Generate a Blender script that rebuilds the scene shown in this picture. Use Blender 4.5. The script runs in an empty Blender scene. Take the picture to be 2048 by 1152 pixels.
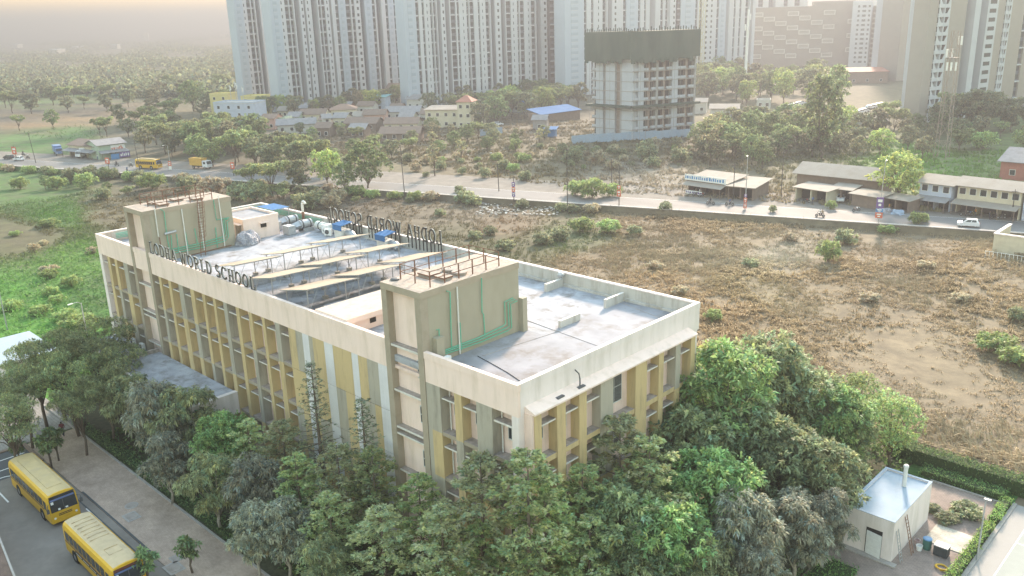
import bpy, bmesh, math, random
import numpy as np
from math import sin, cos, pi, radians, sqrt, atan2
from mathutils import Vector, Matrix
random.seed(7); RNG = np.random.default_rng(11)
scene = bpy.context.scene
COL = scene.collection

# ---------------------------------------------------------------- camera
YAW, PITCH, ROLL, FPX = -0.7712967514976553, 0.30361906833072794, -0.030413523467832142, 1724.6977
CAM = np.array([35.5445, -36.7730, 40.68])
_f = np.array([sin(YAW)*cos(PITCH), cos(YAW)*cos(PITCH), -sin(PITCH)])
_r0 = np.array([cos(YAW), -sin(YAW), 0.0]); _u0 = np.cross(_r0, _f)
_r = cos(ROLL)*_r0 + sin(ROLL)*_u0; _u = -sin(ROLL)*_r0 + cos(ROLL)*_u0
cd = bpy.data.cameras.new('camera'); cam = bpy.data.objects.new('camera', cd); COL.objects.link(cam)
cam.matrix_world = Matrix(((_r[0], _u[0], -_f[0], CAM[0]), (_r[1], _u[1], -_f[1], CAM[1]), (_r[2], _u[2], -_f[2], CAM[2]), (0, 0, 0, 1)))
cd.sensor_width = 36; cd.lens = FPX/2048*36; cd.clip_start = 0.5; cd.clip_end = 60000
scene.camera = cam

# ---------------------------------------------------------------- sky and sun
SUN_EL, SUN_AZ = 24.0, -24.0          # degrees; azimuth from +Y towards +X
world = bpy.data.worlds.new('World'); scene.world = world; world.use_nodes = True
nt = world.node_tree; nt.nodes.clear()
sky = nt.nodes.new('ShaderNodeTexSky'); sky.sky_type = 'NISHITA'; sky.sun_disc = False
sky.sun_elevation = radians(SUN_EL); sky.sun_rotation = radians(SUN_AZ)
sky.air_density = 2.1; sky.dust_density = 0.6; sky.ozone_density = 0.0
bg = nt.nodes.new('ShaderNodeBackground'); bg.inputs[1].default_value = 0.15
wo = nt.nodes.new('ShaderNodeOutputWorld')
nt.links.new(sky.outputs[0], bg.inputs[0]); nt.links.new(bg.outputs[0], wo.inputs[0])
sd = bpy.data.lights.new('sun', 'SUN'); sd.energy = 3.0; sd.angle = radians(6.0); sd.color = (1.0, 0.80, 0.64)
sun = bpy.data.objects.new('sun', sd); COL.objects.link(sun)
_s = Vector((sin(radians(SUN_AZ))*cos(radians(SUN_EL)), cos(radians(SUN_AZ))*cos(radians(SUN_EL)), sin(radians(SUN_EL))))
sun.rotation_euler = _s.to_track_quat('Z', 'Y').to_euler(); sun.location = (0, 0, 120)
scene.view_settings.view_transform = 'Standard'; scene.view_settings.look = 'None'
scene.view_settings.gamma = 1; scene.view_settings.exposure = 2.1
scene.render.engine = 'CYCLES'
cy = scene.cycles
cy.use_denoising = True; cy.max_bounces = 6; cy.diffuse_bounces = 3; cy.glossy_bounces = 2
cy.transmission_bounces = 4; cy.transparent_max_bounces = 6; cy.volume_bounces = 0; cy.caustics_reflective = False; cy.caustics_refractive = False

# ---------------------------------------------------------------- pixel helpers (photo pixels of the 2048 px frame -> points)
def ray(x, y): return (x-1024)*_r - (y-576)*_u + FPX*_f
def on(x, y, ax, val):
    d = ray(x, y); t = (val-CAM[ax])/d[ax]; return CAM + t*d
def G(x, y, z=0.0): return on(x, y, 2, z)
def proj(p):
    d = np.asarray(p, float)-CAM; w = d@_f
    return np.stack([1024+FPX*(d@_r)/w, 576-FPX*(d@_u)/w], -1)
def depth_pt(x, y, dep):                 # point on the pixel's ray at a depth along the view axis
    return CAM + ray(x, y)*(dep/FPX)

# ---------------------------------------------------------------- materials
def lin(c):
    return tuple(((v/255)/12.92 if v/255 <= 0.04045 else (((v/255)+0.055)/1.055)**2.4) for v in c)
MATS = {}
def mat(name, col, rough=0.8, var=0.12, scale=3.0, bump=0.0, bscale=30.0, metal=0.0, dirt=None, dirt_amt=0.0, dirt_scale=0.6, stretch=(1, 1, 1), spec=0.4, transl=0.0, attr=None, emis=None, island=False):
    if name in MATS: return MATS[name]
    m = bpy.data.materials.new(name); m.use_nodes = True; N = m.node_tree.nodes; L = m.node_tree.links
    b = N['Principled BSDF']; b.inputs['Roughness'].default_value = rough; b.inputs['Metallic'].default_value = metal
    b.inputs['Specular IOR Level'].default_value = spec
    tc = N.new('ShaderNodeTexCoord'); mp = N.new('ShaderNodeMapping'); mp.inputs['Scale'].default_value = stretch
    L.new(tc.outputs['Object'], mp.inputs[0])
    no = N.new('ShaderNodeTexNoise'); no.inputs['Scale'].default_value = scale; no.inputs['Detail'].default_value = 6; no.inputs['Roughness'].default_value = 0.6
    L.new(mp.outputs[0], no.inputs['Vector'])
    mr = N.new('ShaderNodeMapRange'); mr.inputs[1].default_value = 0.25; mr.inputs[2].default_value = 0.75
    mr.inputs[3].default_value = 1-var; mr.inputs[4].default_value = 1+var
    L.new(no.outputs[0], mr.inputs[0])
    base = None
    if attr:
        a = N.new('ShaderNodeAttribute'); a.attribute_name = attr; base = a.outputs['Color']
    mul = N.new('ShaderNodeVectorMath'); mul.operation = 'MULTIPLY'
    if base is not None: L.new(base, mul.inputs[0])
    else: mul.inputs[0].default_value = col[:3]
    L.new(mr.outputs[0], mul.inputs[1]); out = mul.outputs[0]
    if island:
        oi = N.new('ShaderNodeObjectInfo'); hs = N.new('ShaderNodeHueSaturation')
        m1 = N.new('ShaderNodeMapRange'); m1.inputs[3].default_value = 0.483; m1.inputs[4].default_value = 0.506; hs.inputs['Saturation'].default_value = 0.88
        m2 = N.new('ShaderNodeMapRange'); m2.inputs[3].default_value = 0.82; m2.inputs[4].default_value = 1.25
        L.new(oi.outputs['Random'], m1.inputs[0]); L.new(oi.outputs['Random'], m2.inputs[0])
        L.new(m1.outputs[0], hs.inputs['Hue']); L.new(m2.outputs[0], hs.inputs['Value']); L.new(out, hs.inputs['Color']); out = hs.outputs[0]
    if dirt is not None:
        n2 = N.new('ShaderNodeTexNoise'); n2.inputs['Scale'].default_value = dirt_scale; n2.inputs['Detail'].default_value = 8; n2.inputs['Roughness'].default_value = 0.68
        L.new(mp.outputs[0], n2.inputs['Vector'])
        r2 = N.new('ShaderNodeMapRange'); r2.inputs[1].default_value = 0.48; r2.inputs[2].default_value = 0.68; r2.inputs[3].default_value = 0; r2.inputs[4].default_value = dirt_amt
        L.new(n2.outputs[0], r2.inputs[0])
        mx = N.new('ShaderNodeMix'); mx.data_type = 'RGBA'; mx.inputs[7].default_value = (*dirt[:3], 1)
        L.new(r2.outputs[0], mx.inputs[0]); L.new(out, mx.inputs[6]); out = mx.outputs[2]
    L.new(out, b.inputs['Base Color'])
    if bump:
        bn = N.new('ShaderNodeTexNoise'); bn.inputs['Scale'].default_value = bscale; bn.inputs['Detail'].default_value = 4; L.new(mp.outputs[0], bn.inputs['Vector'])
        bu = N.new('ShaderNodeBump'); bu.inputs['Strength'].default_value = bump; bu.inputs['Distance'].default_value = 0.05
        L.new(bn.outputs[0], bu.inputs['Height']); L.new(bu.outputs[0], b.inputs['Normal'])
    if transl:
        tr = N.new('ShaderNodeBsdfTranslucent'); L.new(out, tr.inputs[0]); ms = N.new('ShaderNodeMixShader'); ms.inputs[0].default_value = transl
        L.new(b.outputs[0], ms.inputs[1]); L.new(tr.outputs[0], ms.inputs[2]); L.new(ms.outputs[0], N['Material Output'].inputs[0])
    MATS[name] = m; return m

M = dict(
 cream=mat('cream_paint', (0.82, 0.65, 0.57), 0.75, 0.05, 1.2, dirt=(0.55, 0.43, 0.32), dirt_amt=0.5, dirt_scale=0.9, stretch=(1, 1, 0.2), bump=0.08),
 white_wall=mat('white_paint', (0.75, 0.67, 0.64), 0.7, 0.05, 1.5, dirt=(0.48, 0.43, 0.36), dirt_amt=0.5, dirt_scale=0.9, stretch=(1, 1, 0.18), bump=0.06),
 recess=mat('recess_paint', (0.78, 0.60, 0.52), 0.8, 0.06, 1.5, dirt=(0.33, 0.27, 0.22), dirt_amt=0.35, dirt_scale=0.7, stretch=(1, 1, 0.3)),
 ledge=mat('ledge_concrete', (0.36, 0.31, 0.27), 0.9, 0.25, 3.0, dirt=(0.14, 0.11, 0.09), dirt_amt=0.6, dirt_scale=1.3),
 shade=mat('sunshade_white', (0.66, 0.63, 0.58), 0.8, 0.1, 3.0, dirt=(0.3, 0.26, 0.22), dirt_amt=0.4, dirt_scale=1.0),
 yellow=mat('mustard_paint', (0.55, 0.42, 0.225), 0.7, 0.08, 1.5, dirt=(0.33, 0.25, 0.15), dirt_amt=0.75, dirt_scale=1.5, stretch=(1, 1, 0.16)),
 grey=mat('grey_paint', (0.40, 0.365, 0.30), 0.75, 0.08, 1.5, dirt=(0.22, 0.2, 0.165), dirt_amt=0.75, dirt_scale=1.5, stretch=(1, 1, 0.16)),
 olive=mat('olive_paint', (0.345, 0.315, 0.24), 0.8, 0.06, 0.8, dirt=(0.28, 0.255, 0.18), dirt_amt=0.4, dirt_scale=0.5, stretch=(1, 1, 0.4), bump=0.1),
 olive_trim=mat('olive_trim', (0.36, 0.305, 0.235), 0.8, 0.06, 0.8, dirt=(0.2, 0.18, 0.12), dirt_amt=0.4),
 tile=mat('white_tile', (0.66, 0.65, 0.66), 0.35, 0.08, 2.0, dirt=(0.5, 0.49, 0.5), dirt_amt=0.4, dirt_scale=2),
 roofw=mat('roof_waterproofing', (0.36, 0.37, 0.40), 0.85, 0.3, 0.45, dirt=(0.18, 0.165, 0.15), dirt_amt=0.9, dirt_scale=0.6, bump=0.15, bscale=6, spec=.15),
 roofb=mat('roof_white_coat', (0.295, 0.295, 0.315), 0.85, 0.2, 0.45, dirt=(0.205, 0.185, 0.17), dirt_amt=0.85, dirt_scale=0.5, bump=0.1, bscale=6, spec=.15),
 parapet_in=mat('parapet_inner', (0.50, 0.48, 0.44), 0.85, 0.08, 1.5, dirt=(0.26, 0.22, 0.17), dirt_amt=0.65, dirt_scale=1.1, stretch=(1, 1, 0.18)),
 slabtop=mat('tank_slab', (0.36, 0.30, 0.25), 0.9, 0.25, 6, dirt=(0.22, 0.17, 0.14), dirt_amt=0.6, dirt_scale=2.5),
 rust=mat('rusty_steel', (0.20, 0.10, 0.065), 0.85, 0.3, 8),
 greenpipe=mat('green_pipe', (0.12, 0.40, 0.27), 0.5, 0.12, 4),
 whitepipe=mat('white_pipe', (0.62, 0.62, 0.58), 0.5, 0.1, 4),
 steel=mat('galvanised_steel', (0.42, 0.43, 0.44), 0.45, 0.15, 5, metal=0.5),
 dark_steel=mat('dark_steel', (0.09, 0.09, 0.095), 0.6, 0.2, 6),
 panel=mat('solar_panel_glare_tan', (0.42, 0.32, 0.225), 0.35, 0.10, 1.2, dirt=(0.34, 0.26, 0.19), dirt_amt=0.5, dirt_scale=1.0),  # tan is low-angle sky glare painted into the panel colour
 letter=mat('letter_face', (0.035, 0.028, 0.024), 0.5, 0.2, 6), letter_side=mat('letter_return', (0.34, 0.33, 0.31), 0.4, 0.1, 6),
 block=mat('concrete_block', (0.34, 0.32, 0.30), 0.9, 0.2, 5),
 blue=mat('blue_sheet', (0.07, 0.165, 0.33), 0.9, 0.12, 3, spec=.1), bluepale=mat('pale_blue_sheet', (0.28, 0.36, 0.47), 0.9, 0.12, 2, dirt=(0.3, 0.3, 0.3), dirt_amt=0.4),
 glass=mat('window_glass', (0.035, 0.04, 0.045), 0.12, 0.25, 2.0, spec=0.6), frame=mat('window_frame', (0.62, 0.62, 0.60), 0.5, 0.08, 5),
 black=mat('black_rubber', (0.02, 0.02, 0.02), 0.8, 0.2, 8), darkvoid=mat('dark_interior', (0.03, 0.027, 0.025), 0.9, 0.3, 2),
 white=mat('white_plastic', (0.72, 0.72, 0.70), 0.5, 0.08, 4), paleblue=mat('pale_blue_roof_paint', (0.30, 0.37, 0.44), 0.85, 0.08, 0.8, dirt=(0.36, 0.4, 0.44), dirt_amt=0.5),
 tarp=mat('grey_tarpaulin', (0.22, 0.22, 0.25), 0.6, 0.4, 5, dirt=(0.5, 0.5, 0.52), dirt_amt=0.9, dirt_scale=2.2),
)
for k, c in dict(bark=(0.13, 0.10, 0.075), bark_pale=(0.30, 0.27, 0.22)).items(): M[k] = mat(k, c, 0.9, 0.3, 6, bump=0.3)

# ---------------------------------------------------------------- mesh builder
class MB:
    def __init__(s): s.v = []; s.f = []; s.mi = []; s.mats = []
    def _m(s, m):
        if m not in s.mats: s.mats.append(m)
        return s.mats.index(m)
    def face(s, pts, m):
        n = len(s.v); s.v.extend(tuple(p) for p in pts); s.f.append(tuple(range(n, n+len(pts)))); s.mi.append(s._m(m)); return s
    def faces(s, vs, fs, m):
        n = len(s.v); s.v.extend(tuple(p) for p in vs); k = s._m(m)
        for f in fs: s.f.append(tuple(i+n for i in f)); s.mi.append(k)
        return s
    def box(s, x0, x1, y0, y1, z0, z1, m, top=None, R=None, o=(0, 0, 0)):
        v = [(x0, y0, z0), (x1, y0, z0), (x1, y1, z0), (x0, y1, z0), (x0, y0, z1), (x1, y0, z1), (x1, y1, z1), (x0, y1, z1)]
        if R is not None: v = [tuple(R @ Vector(p) + Vector(o)) for p in v]
        n = len(s.v); s.v.extend(v); k = s._m(m); kt = s._m(top) if top else k
        for i, f in enumerate(((3, 2, 1, 0), (4, 5, 6, 7), (0, 1, 5, 4), (1, 2, 6, 5), (2, 3, 7, 6), (3, 0, 4, 7))):
            s.f.append(tuple(j+n for j in f)); s.mi.append(kt if i == 1 else k)
        return s
    def tube(s, pts, r, m, n=6, r1=None, cap=True):
        pts = [Vector(p) for p in pts]; rings = []; base = len(s.v); K = len(pts); k = s._m(m)
        for i, p in enumerate(pts):
            a = pts[max(i-1, 0)]; b = pts[min(i+1, K-1)]; d = (b-a)
            d = d.normalized() if d.length > 1e-9 else Vector((0, 0, 1))
            q = Vector((0, 0, 1)) if abs(d.z) < 0.9 else Vector((1, 0, 0))
            e1 = d.cross(q).normalized(); e2 = d.cross(e1)
            rr = r if r1 is None else r+(r1-r)*i/max(K-1, 1)
            for j in range(n):
                t = 2*pi*j/n; s.v.append(tuple(p+e1*(rr*cos(t))+e2*(rr*sin(t))))
        for i in range(K-1):
            for j in range(n):
                a = base+i*n+j; b = base+i*n+(j+1) % n
                s.f.append((a, b, b+n, a+n)); s.mi.append(k)
        if cap:
            s.f.append(tuple(base+j for j in range(n))[::-1]); s.mi.append(k)
            s.f.append(tuple(base+(K-1)*n+j for j in range(n))); s.mi.append(k)
        return s
    def cyl(s, p0, p1, r, m, n=12, r1=None): return s.tube([p0, p1], r, m, n, r1)
    def lathe(s, c, prof, m, n=14):
        base = len(s.v); k = s._m(m)
        for (r, z) in prof:
            for j in range(n): t = 2*pi*j/n; s.v.append((c[0]+r*cos(t), c[1]+r*sin(t), c[2]+z))
        for i in range(len(prof)-1):
            for j in range(n):
                a = base+i*n+j; b = base+i*n+(j+1) % n; s.f.append((a, b, b+n, a+n)); s.mi.append(k)
        s.f.append(tuple(base+(len(prof)-1)*n+j for j in range(n))); s.mi.append(k)
        s.f.append(tuple(base+j for j in range(n))[::-1]); s.mi.append(k)
        return s
    def prism(s, poly, z0, z1, m, top=None):           # poly in xy
        n = len(poly); b = len(s.v); k = s._m(m); kt = s._m(top) if top else k
        s.v.extend((p[0], p[1], z0) for p in poly); s.v.extend((p[0], p[1], z1) for p in poly)
        s.f.append(tuple(range(b+n, b+2*n))); s.mi.append(kt); s.f.append(tuple(range(b, b+n))[::-1]); s.mi.append(k)
        for i in range(n): j = (i+1) % n; s.f.append((b+i, b+j, b+n+j, b+n+i)); s.mi.append(k)
        return s
    def extr(s, prof, x0, x1, m, ax=0):                # profile (a,b) extruded along an axis; ax 0: (y,z) along x, 1: (x,z) along y
        n = len(prof); b = len(s.v); k = s._m(m)
        for t in (x0, x1):
            for p in prof: s.v.append((t, p[0], p[1]) if ax == 0 else (p[0], t, p[1]))
        s.f.append(tuple(range(b, b+n))[::-1]); s.mi.append(k); s.f.append(tuple(range(b+n, b+2*n))); s.mi.append(k)
        for i in range(n): j = (i+1) % n; s.f.append((b+i, b+j, b+n+j, b+n+i)); s.mi.append(k)
        return s
    def build(s, name, parent=None, smooth=False, fix=True):
        me = bpy.data.meshes.new(name); me.from_pydata(s.v, [], s.f)
        for m in s.mats: me.materials.append(m)
        me.polygons.foreach_set('material_index', s.mi)
        if smooth: me.polygons.foreach_set('use_smooth', [True]*len(s.f))
        if fix:
            bm = bmesh.new(); bm.from_mesh(me); bmesh.ops.recalc_face_normals(bm, faces=bm.faces); bm.to_mesh(me); bm.free()
        o = bpy.data.objects.new(name, me); COL.objects.link(o)
        if parent is not None: o.parent = parent
        return o
def tag(o, label=None, cat=None, group=None, kind=None):
    if label: o['label'] = label
    if cat: o['category'] = cat
    if group: o['group'] = group
    if kind: o['kind'] = kind
    return o
def thing(name, label, cat, loc=(0, 0, 0), rz=0.0, group=None):
    o = bpy.data.objects.new(name, None); COL.objects.link(o); o.location = tuple(loc); o.rotation_euler = (0, 0, rz); o.empty_display_size = 0.3
    return tag(o, label, cat, group)
def dup(root, loc, rz=None, label=None, group=None, scale=None):
    r = root.copy(); COL.objects.link(r); r.location = tuple(loc)
    if rz is not None: r.rotation_euler = (0, 0, rz)
    if scale is not None: r.scale = (scale, scale, scale) if not hasattr(scale, '__len__') else scale
    if label: r['label'] = label
    if group: r['group'] = group
    for ch in list(root.children):
        c = ch.copy(); COL.objects.link(c); c.parent = r
        for g in list(ch.children):
            d = g.copy(); COL.objects.link(d); d.parent = c
    return r
def npmesh(name, V, F, mats, cols=None, parent=None, mi=None, kind=None, smooth=False):    # F: (n,4) or (n,3) array
    me = bpy.data.meshes.new(name); nv, nf, k = len(V), len(F), F.shape[1]
    me.vertices.add(nv); me.vertices.foreach_set('co', np.ascontiguousarray(V, dtype=np.float32).ravel())
    me.loops.add(nf*k); me.loops.foreach_set('vertex_index', np.ascontiguousarray(F, dtype=np.int32).ravel())
    me.polygons.add(nf); me.polygons.foreach_set('loop_start', np.arange(0, nf*k, k, dtype=np.int32)); me.polygons.foreach_set('loop_total', np.full(nf, k, dtype=np.int32))
    for m in mats: me.materials.append(m)
    if mi is not None: me.polygons.foreach_set('material_index', np.asarray(mi, dtype=np.int32))
    if smooth: me.polygons.foreach_set('use_smooth', np.ones(nf, dtype=bool))
    me.update(calc_edges=True)
    if cols is not None:
        ca = me.color_attributes.new('tint', 'FLOAT_COLOR', 'POINT'); c4 = np.ones((nv, 4), dtype=np.float32); c4[:, :3] = cols; ca.data.foreach_set('color', c4.ravel())
    o = bpy.data.objects.new(name, me); COL.objects.link(o)
    if parent is not None: o.parent = parent
    if kind: o['kind'] = kind
    return o
HAZE = 0.0009
AUTO = []       # things whose label is finished at the end from what stands beside them: (object, look, where-point)
LANDMARKS = []  # (name, point)
# ---------------------------------------------------------------- terrain
SL = 0.33; SN = sqrt(1+SL*SL)
def sdist(x, y): return (y-133.3-SL*(x+5))/SN            # metres beyond the road's near edge
def us(u, s):                                            # road coordinates -> world
    return (-5+u/SN-s*SL/SN, 133.3+u*SL/SN+s/SN)
def hnoise(x, y, k=1.0):
    return (np.sin(x*.051*k+1.3)*np.cos(y*.043*k+.7)+.6*np.sin(x*.13*k-y*.09*k)+.4*np.sin(x*.27*k+y*.31*k+2.0)+.25*np.sin(x*.61*k-y*.53*k))
ROADZ = 1.2
def terrain_z(x, y):
    s = sdist(x, y)
    mask = np.clip((y-43)/20, 0, 1)*np.clip((-1.5-s)/10, 0, 1); m2 = np.clip((-72-x)/15, 0, 1)*np.clip((-2-s)/10, 0, 1)
    mask = np.maximum(mask, m2)
    far = np.clip((s-20)/60, 0, 1)
    d = np.sqrt(x*x+y*y)
    return np.where(s > -0.55, ROADZ, 0.0) + 0.22*mask*hnoise(x, y) + far*0.35*hnoise(x, y) - 0.03 + np.clip((d-1500)/4000, 0, 1)*12*(1+hnoise(x*.03, y*.03))*(x < 400)
CTRL = [  # photo pixel, albedo of the ground there
 (40, 380, (.085, .14, .04)), (120, 430, (.10, .17, .045)), (150, 520, (.13, .22, .05)), (60, 600, (.12, .25, .05)), (190, 600, (.09, .17, .045)), (20, 680, (.13, .27, .05)), (230, 430, (.15, .13, .08)), (60, 470, (.14, .13, .07)),
 (330, 380, (.14, .12, .08)), (500, 400, (.15, .13, .09)), (620, 400, (.13, .11, .08)), (700, 420, (.16, .13, .10)), (850, 430, (.20, .165, .125)), (950, 420, (.21, .17, .13)), (1000, 450, (.22, .16, .11)), (900, 470, (.13, .12, .07)), (1000, 495, (.12, .12, .06)),
 (1150, 480, (.11, .13, .055)), (1200, 520, (.25, .19, .13)), (1300, 450, (.26, .20, .14)), (1300, 560, (.29, .22, .15)), (1500, 480, (.28, .22, .15)), (1545, 510, (.33, .29, .24)), (1500, 580, (.27, .22, .14)), (1600, 700, (.29, .23, .16)), (1800, 520, (.27, .21, .15)), (1800, 600, (.28, .22, .155)), (1950, 560, (.28, .22, .15)), (1950, 700, (.30, .24, .17)), (1800, 750, (.29, .23, .165)), (1990, 850, (.31, .245, .18)), (1450, 620, (.28, .21, .14)), (1650, 560, (.27, .21, .14)),
 (800, 330, (.17, .15, .09)), (900, 330, (.19, .155, .10)), (1000, 320, (.18, .15, .09)), (1100, 340, (.18, .155, .10)), (1250, 360, (.27, .235, .20)), (1320, 370, (.30, .26, .22)), (1200, 310, (.17, .15, .09)), (1330, 300, (.18, .155, .10)), (1000, 285, (.16, .145, .09)), (1400, 300, (.15, .13, .08)),
 (1500, 270, (.13, .14, .07)), (1700, 260, (.15, .15, .08)), (1650, 200, (.20, .18, .12)), (1900, 290, (.13, .15, .06)), (1850, 320, (.12, .20, .05)), (2040, 330, (.13, .19, .06)), (1450, 180, (.12, .13, .07)),
 (60, 285, (.09, .17, .05)), (150, 270, (.10, .17, .055)), (30, 300, (.10, .17, .05)), (250, 285, (.16, .15, .11)),
 (60, 255, (.30, .19, .10)), (160, 245, (.33, .22, .12)), (260, 225, (.27, .19, .12)), (20, 240, (.09, .08, .07)), (130, 228, (.055, .055, .055)), (200, 222, (.06, .06, .06)), (300, 205, (.17, .15, .09)), (60, 205, (.11, .17, .05)), (180, 200, (.10, .16, .05)), (300, 180, (.20, .18, .09)), (60, 185, (.18, .15, .09)), (420, 180, (.13, .14, .07)),
 (200, 150, (.17, .16, .09)), (380, 140, (.20, .18, .11)), (60, 140, (.16, .15, .09)), (300, 110, (.15, .15, .10)), (100, 100, (.14, .14, .10)), (400, 90, (.14, .14, .10)),
 (600, 250, (.17, .15, .12)), (800, 240, (.18, .15, .12)), (1100, 250, (.22, .19, .15)), (1050, 265, (.24, .2, .16)),
]
_cp = np.array([c[:2] for c in CTRL], float); _cc = np.array([c[2] for c in CTRL])
def ground_tint(x, y):
    p = np.stack([x, y, np.zeros_like(x)], -1); w = (p-CAM)@_f
    ok = w > 15; q = np.where(ok[:, None], proj(p), np.array([1024., 1300.]))
    q[:, 0] = np.clip(q[:, 0], -200, 2250); q[:, 1] = np.clip(q[:, 1], 60, 1300)
    jit = hnoise(x*1.7, y*1.7)*10
    q[:, 0] += jit; sc = np.array([1.0, 2.2]); out = np.zeros((len(x), 3))
    for i in range(0, len(x), 4000):
        d2 = (((q[i:i+4000, None, :]-_cp[None])*sc)**2).sum(-1)+60
        wgt = d2**-2.2; out[i:i+4000] = (wgt[..., None]*_cc[None]).sum(1)/wgt.sum(1)[:, None]
    g_ = np.clip(out[:, 1:2]/out[:, 0:1]-1.1, 0, .5)*2
    return out*np.array([.60, .60, .53])*(1+g_*np.array([-.05, .30, -.05]))
def axis(*segs):
    r = []
    for a, b, st in segs: r += list(np.arange(a, b, st))
    return np.array(r)
_U = np.concatenate([-np.geomspace(16000, 340, 40)[:-1], np.arange(-340, 130, 3.2), np.geomspace(130, 9000, 24)])
_S = np.concatenate([-np.geomspace(3000, 230, 10)[:-1], np.arange(-230, -1.0, 3.2), [-0.56, -0.54, 0, 6, 12], np.arange(15, 140, 4.0), np.geomspace(140, 16000, 60)])
_UU, _SS = np.meshgrid(_U, _S); _x, _y = us(_UU.ravel(), _SS.ravel())
_V = np.stack([_x, _y, terrain_z(_x, _y)], -1); nu, ns = len(_U), len(_S)
_i = np.arange(nu*ns).reshape(ns, nu); _F = np.stack([_i[:-1, :-1], _i[:-1, 1:], _i[1:, 1:], _i[1:, :-1]], -1).reshape(-1, 4)
M['ground'] = mat('dry_ground', (.2, .2, .2), 0.95, 0.45, 0.35, bump=0.5, bscale=2.0, dirt=(.12, .10, .065), dirt_amt=0.55, dirt_scale=0.16, attr='tint')
npmesh('ground', _V, _F, [M['ground']], ground_tint(_x, _y), kind='structure')

def brick_mat(name, c1, c2, cm, scale, rough=0.85, noise=0.25):
    m = bpy.data.materials.new(name); m.use_nodes = True; N = m.node_tree.nodes; L = m.node_tree.links; b = N['Principled BSDF']; b.inputs['Roughness'].default_value = rough; b.inputs['Specular IOR Level'].default_value = .15
    tc = N.new('ShaderNodeTexCoord'); br = N.new('ShaderNodeTexBrick'); br.inputs['Color1'].default_value = (*c1, 1); br.inputs['Color2'].default_value = (*c2, 1); br.inputs['Mortar'].default_value = (*cm, 1)
    br.inputs['Scale'].default_value = scale; br.inputs['Mortar Size'].default_value = 0.015; L.new(tc.outputs['Object'], br.inputs['Vector'])
    no = N.new('ShaderNodeTexNoise'); no.inputs['Scale'].default_value = 0.5; no.inputs['Detail'].default_value = 8; no.inputs['Roughness'].default_value = 0.7; L.new(tc.outputs['Object'], no.inputs['Vector'])
    mr = N.new('ShaderNodeMapRange'); mr.inputs[1].default_value = .3; mr.inputs[2].default_value = .7; mr.inputs[3].default_value = 1-noise; mr.inputs[4].default_value = 1+noise; L.new(no.outputs[0], mr.inputs[0])
    mu = N.new('ShaderNodeVectorMath'); mu.operation = 'MULTIPLY'; L.new(br.outputs[0], mu.inputs[0]); L.new(mr.outputs[0], mu.inputs[1]); L.new(mu.outputs[0], b.inputs['Base Color'])
    return m
M['paver'] = brick_mat('paving_blocks', (.47, .36, .285), (.40, .305, .24), (.29, .22, .175), 2.2)
M['paver2'] = brick_mat('grey_paving', (.27, .255, .235), (.23, .215, .20), (.16, .15, .13), 0.8)
M['court_pave'] = brick_mat('yard_paving', (.30, .24, .205), (.26, .21, .18), (.2, .16, .14), 1.5)
M['stone_slab'] = brick_mat('stone_slab', (.52, .48, .40), (.44, .40, .33), (.36, .33, .28), 0.9, noise=.4)
M['asphalt'] = mat('asphalt', (.225, .20, .175), 0.95, 0.12, 0.5, spec=.12, bump=0.2, bscale=25, dirt=(.28, .255, .225), dirt_amt=0.5, dirt_scale=0.25)
M['asphalt_dark'] = mat('dark_asphalt', (.075, .08, .085), 0.9, 0.12, 0.5, bump=0.2, bscale=25)
M['roadtop'] = mat('concrete_road', (.165, .16, .155), 0.8, 0.10, 0.15, dirt=(.10, .095, .088), dirt_amt=0.75, dirt_scale=0.12, stretch=(0.3, 1.2, 1))
M['soil'] = mat('garden_soil', (.075, .075, .04), 0.95, 0.4, 2.0, bump=0.5, bscale=8); M['lawn'] = mat('lawn', (.055, .13, .03), 0.95, 0.35, 4.0, bump=0.5, bscale=30)
M['kerb'] = mat('kerb_stone', (.36, .33, .30), 0.9, 0.2, 3); M['brownkerb'] = mat('brown_kerb', (.20, .14, .105), 0.9, 0.25, 3); M['paint'] = mat('road_paint', (.72, .72, .70), 0.7, 0.12, 3)
M['brick'] = brick_mat('brown_bricks', (.16, .105, .08), (.12, .08, .065), (.22, .18, .15), 3.0)
M['courtg'] = mat('court_surface', (.30, .285, .265), 0.8, 0.08, 0.6, dirt=(.25, .235, .21), dirt_amt=.5); M['courtgreen'] = mat('court_green', (.29, .305, .275), 0.8, 0.08, 0.6)
M['darkline'] = mat('drain_channel', (.075, .08, .085), 0.9, 0.2, 4)
def sheet(name, x0, x1, y0, y1, z, m, kind='structure', thick=0.06):
    o = MB().box(x0, x1, y0, y1, z-thick, z, m).build(name); return tag(o, kind=kind)
sheet('car_park', -140, 60, -70, -14.2, 0.02, M['asphalt'])
sheet('walkway', -57.0, 20.0, -14.2, -9.55, 0.09, M['paver'], thick=.12)
sheet('plaza', -120, -57.4, -40, -8.6, 0.06, M['paver2'], thick=.09)
sheet('parking_bay', -57.0, -50.9, -40, -14.6, 0.028, M['asphalt_dark'])
sheet('garden_bed', -66.0, 19.9, -9.35, -0.6, 0.03, M['soil'])
sheet('side_bed', 0.9, 12.2, -0.6, 41.4, 0.034, M['soil'])
b = MB().box(-66, 19.9, -9.55, -9.35, 0, 0.16, M['kerb']); tag(b.build('kerb'), kind='structure')
b = MB().box(-57.4, -57.0, -40, -14.2, -0.02, 0.15, M['brownkerb']); b.box(-57.0, -52, -14.6, -14.2, -.02, .15, M['brownkerb']); b.box(-50.9, -50.2, -17.4, -14.2, -.02, .15, M['brownkerb']); tag(b.build('brown_kerb'), kind='structure')
b = MB()
for xx in (-55.3, -53.0): b.box(xx-.07, xx+.07, -40, -15.0, .03, .034, M['paint'])
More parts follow.
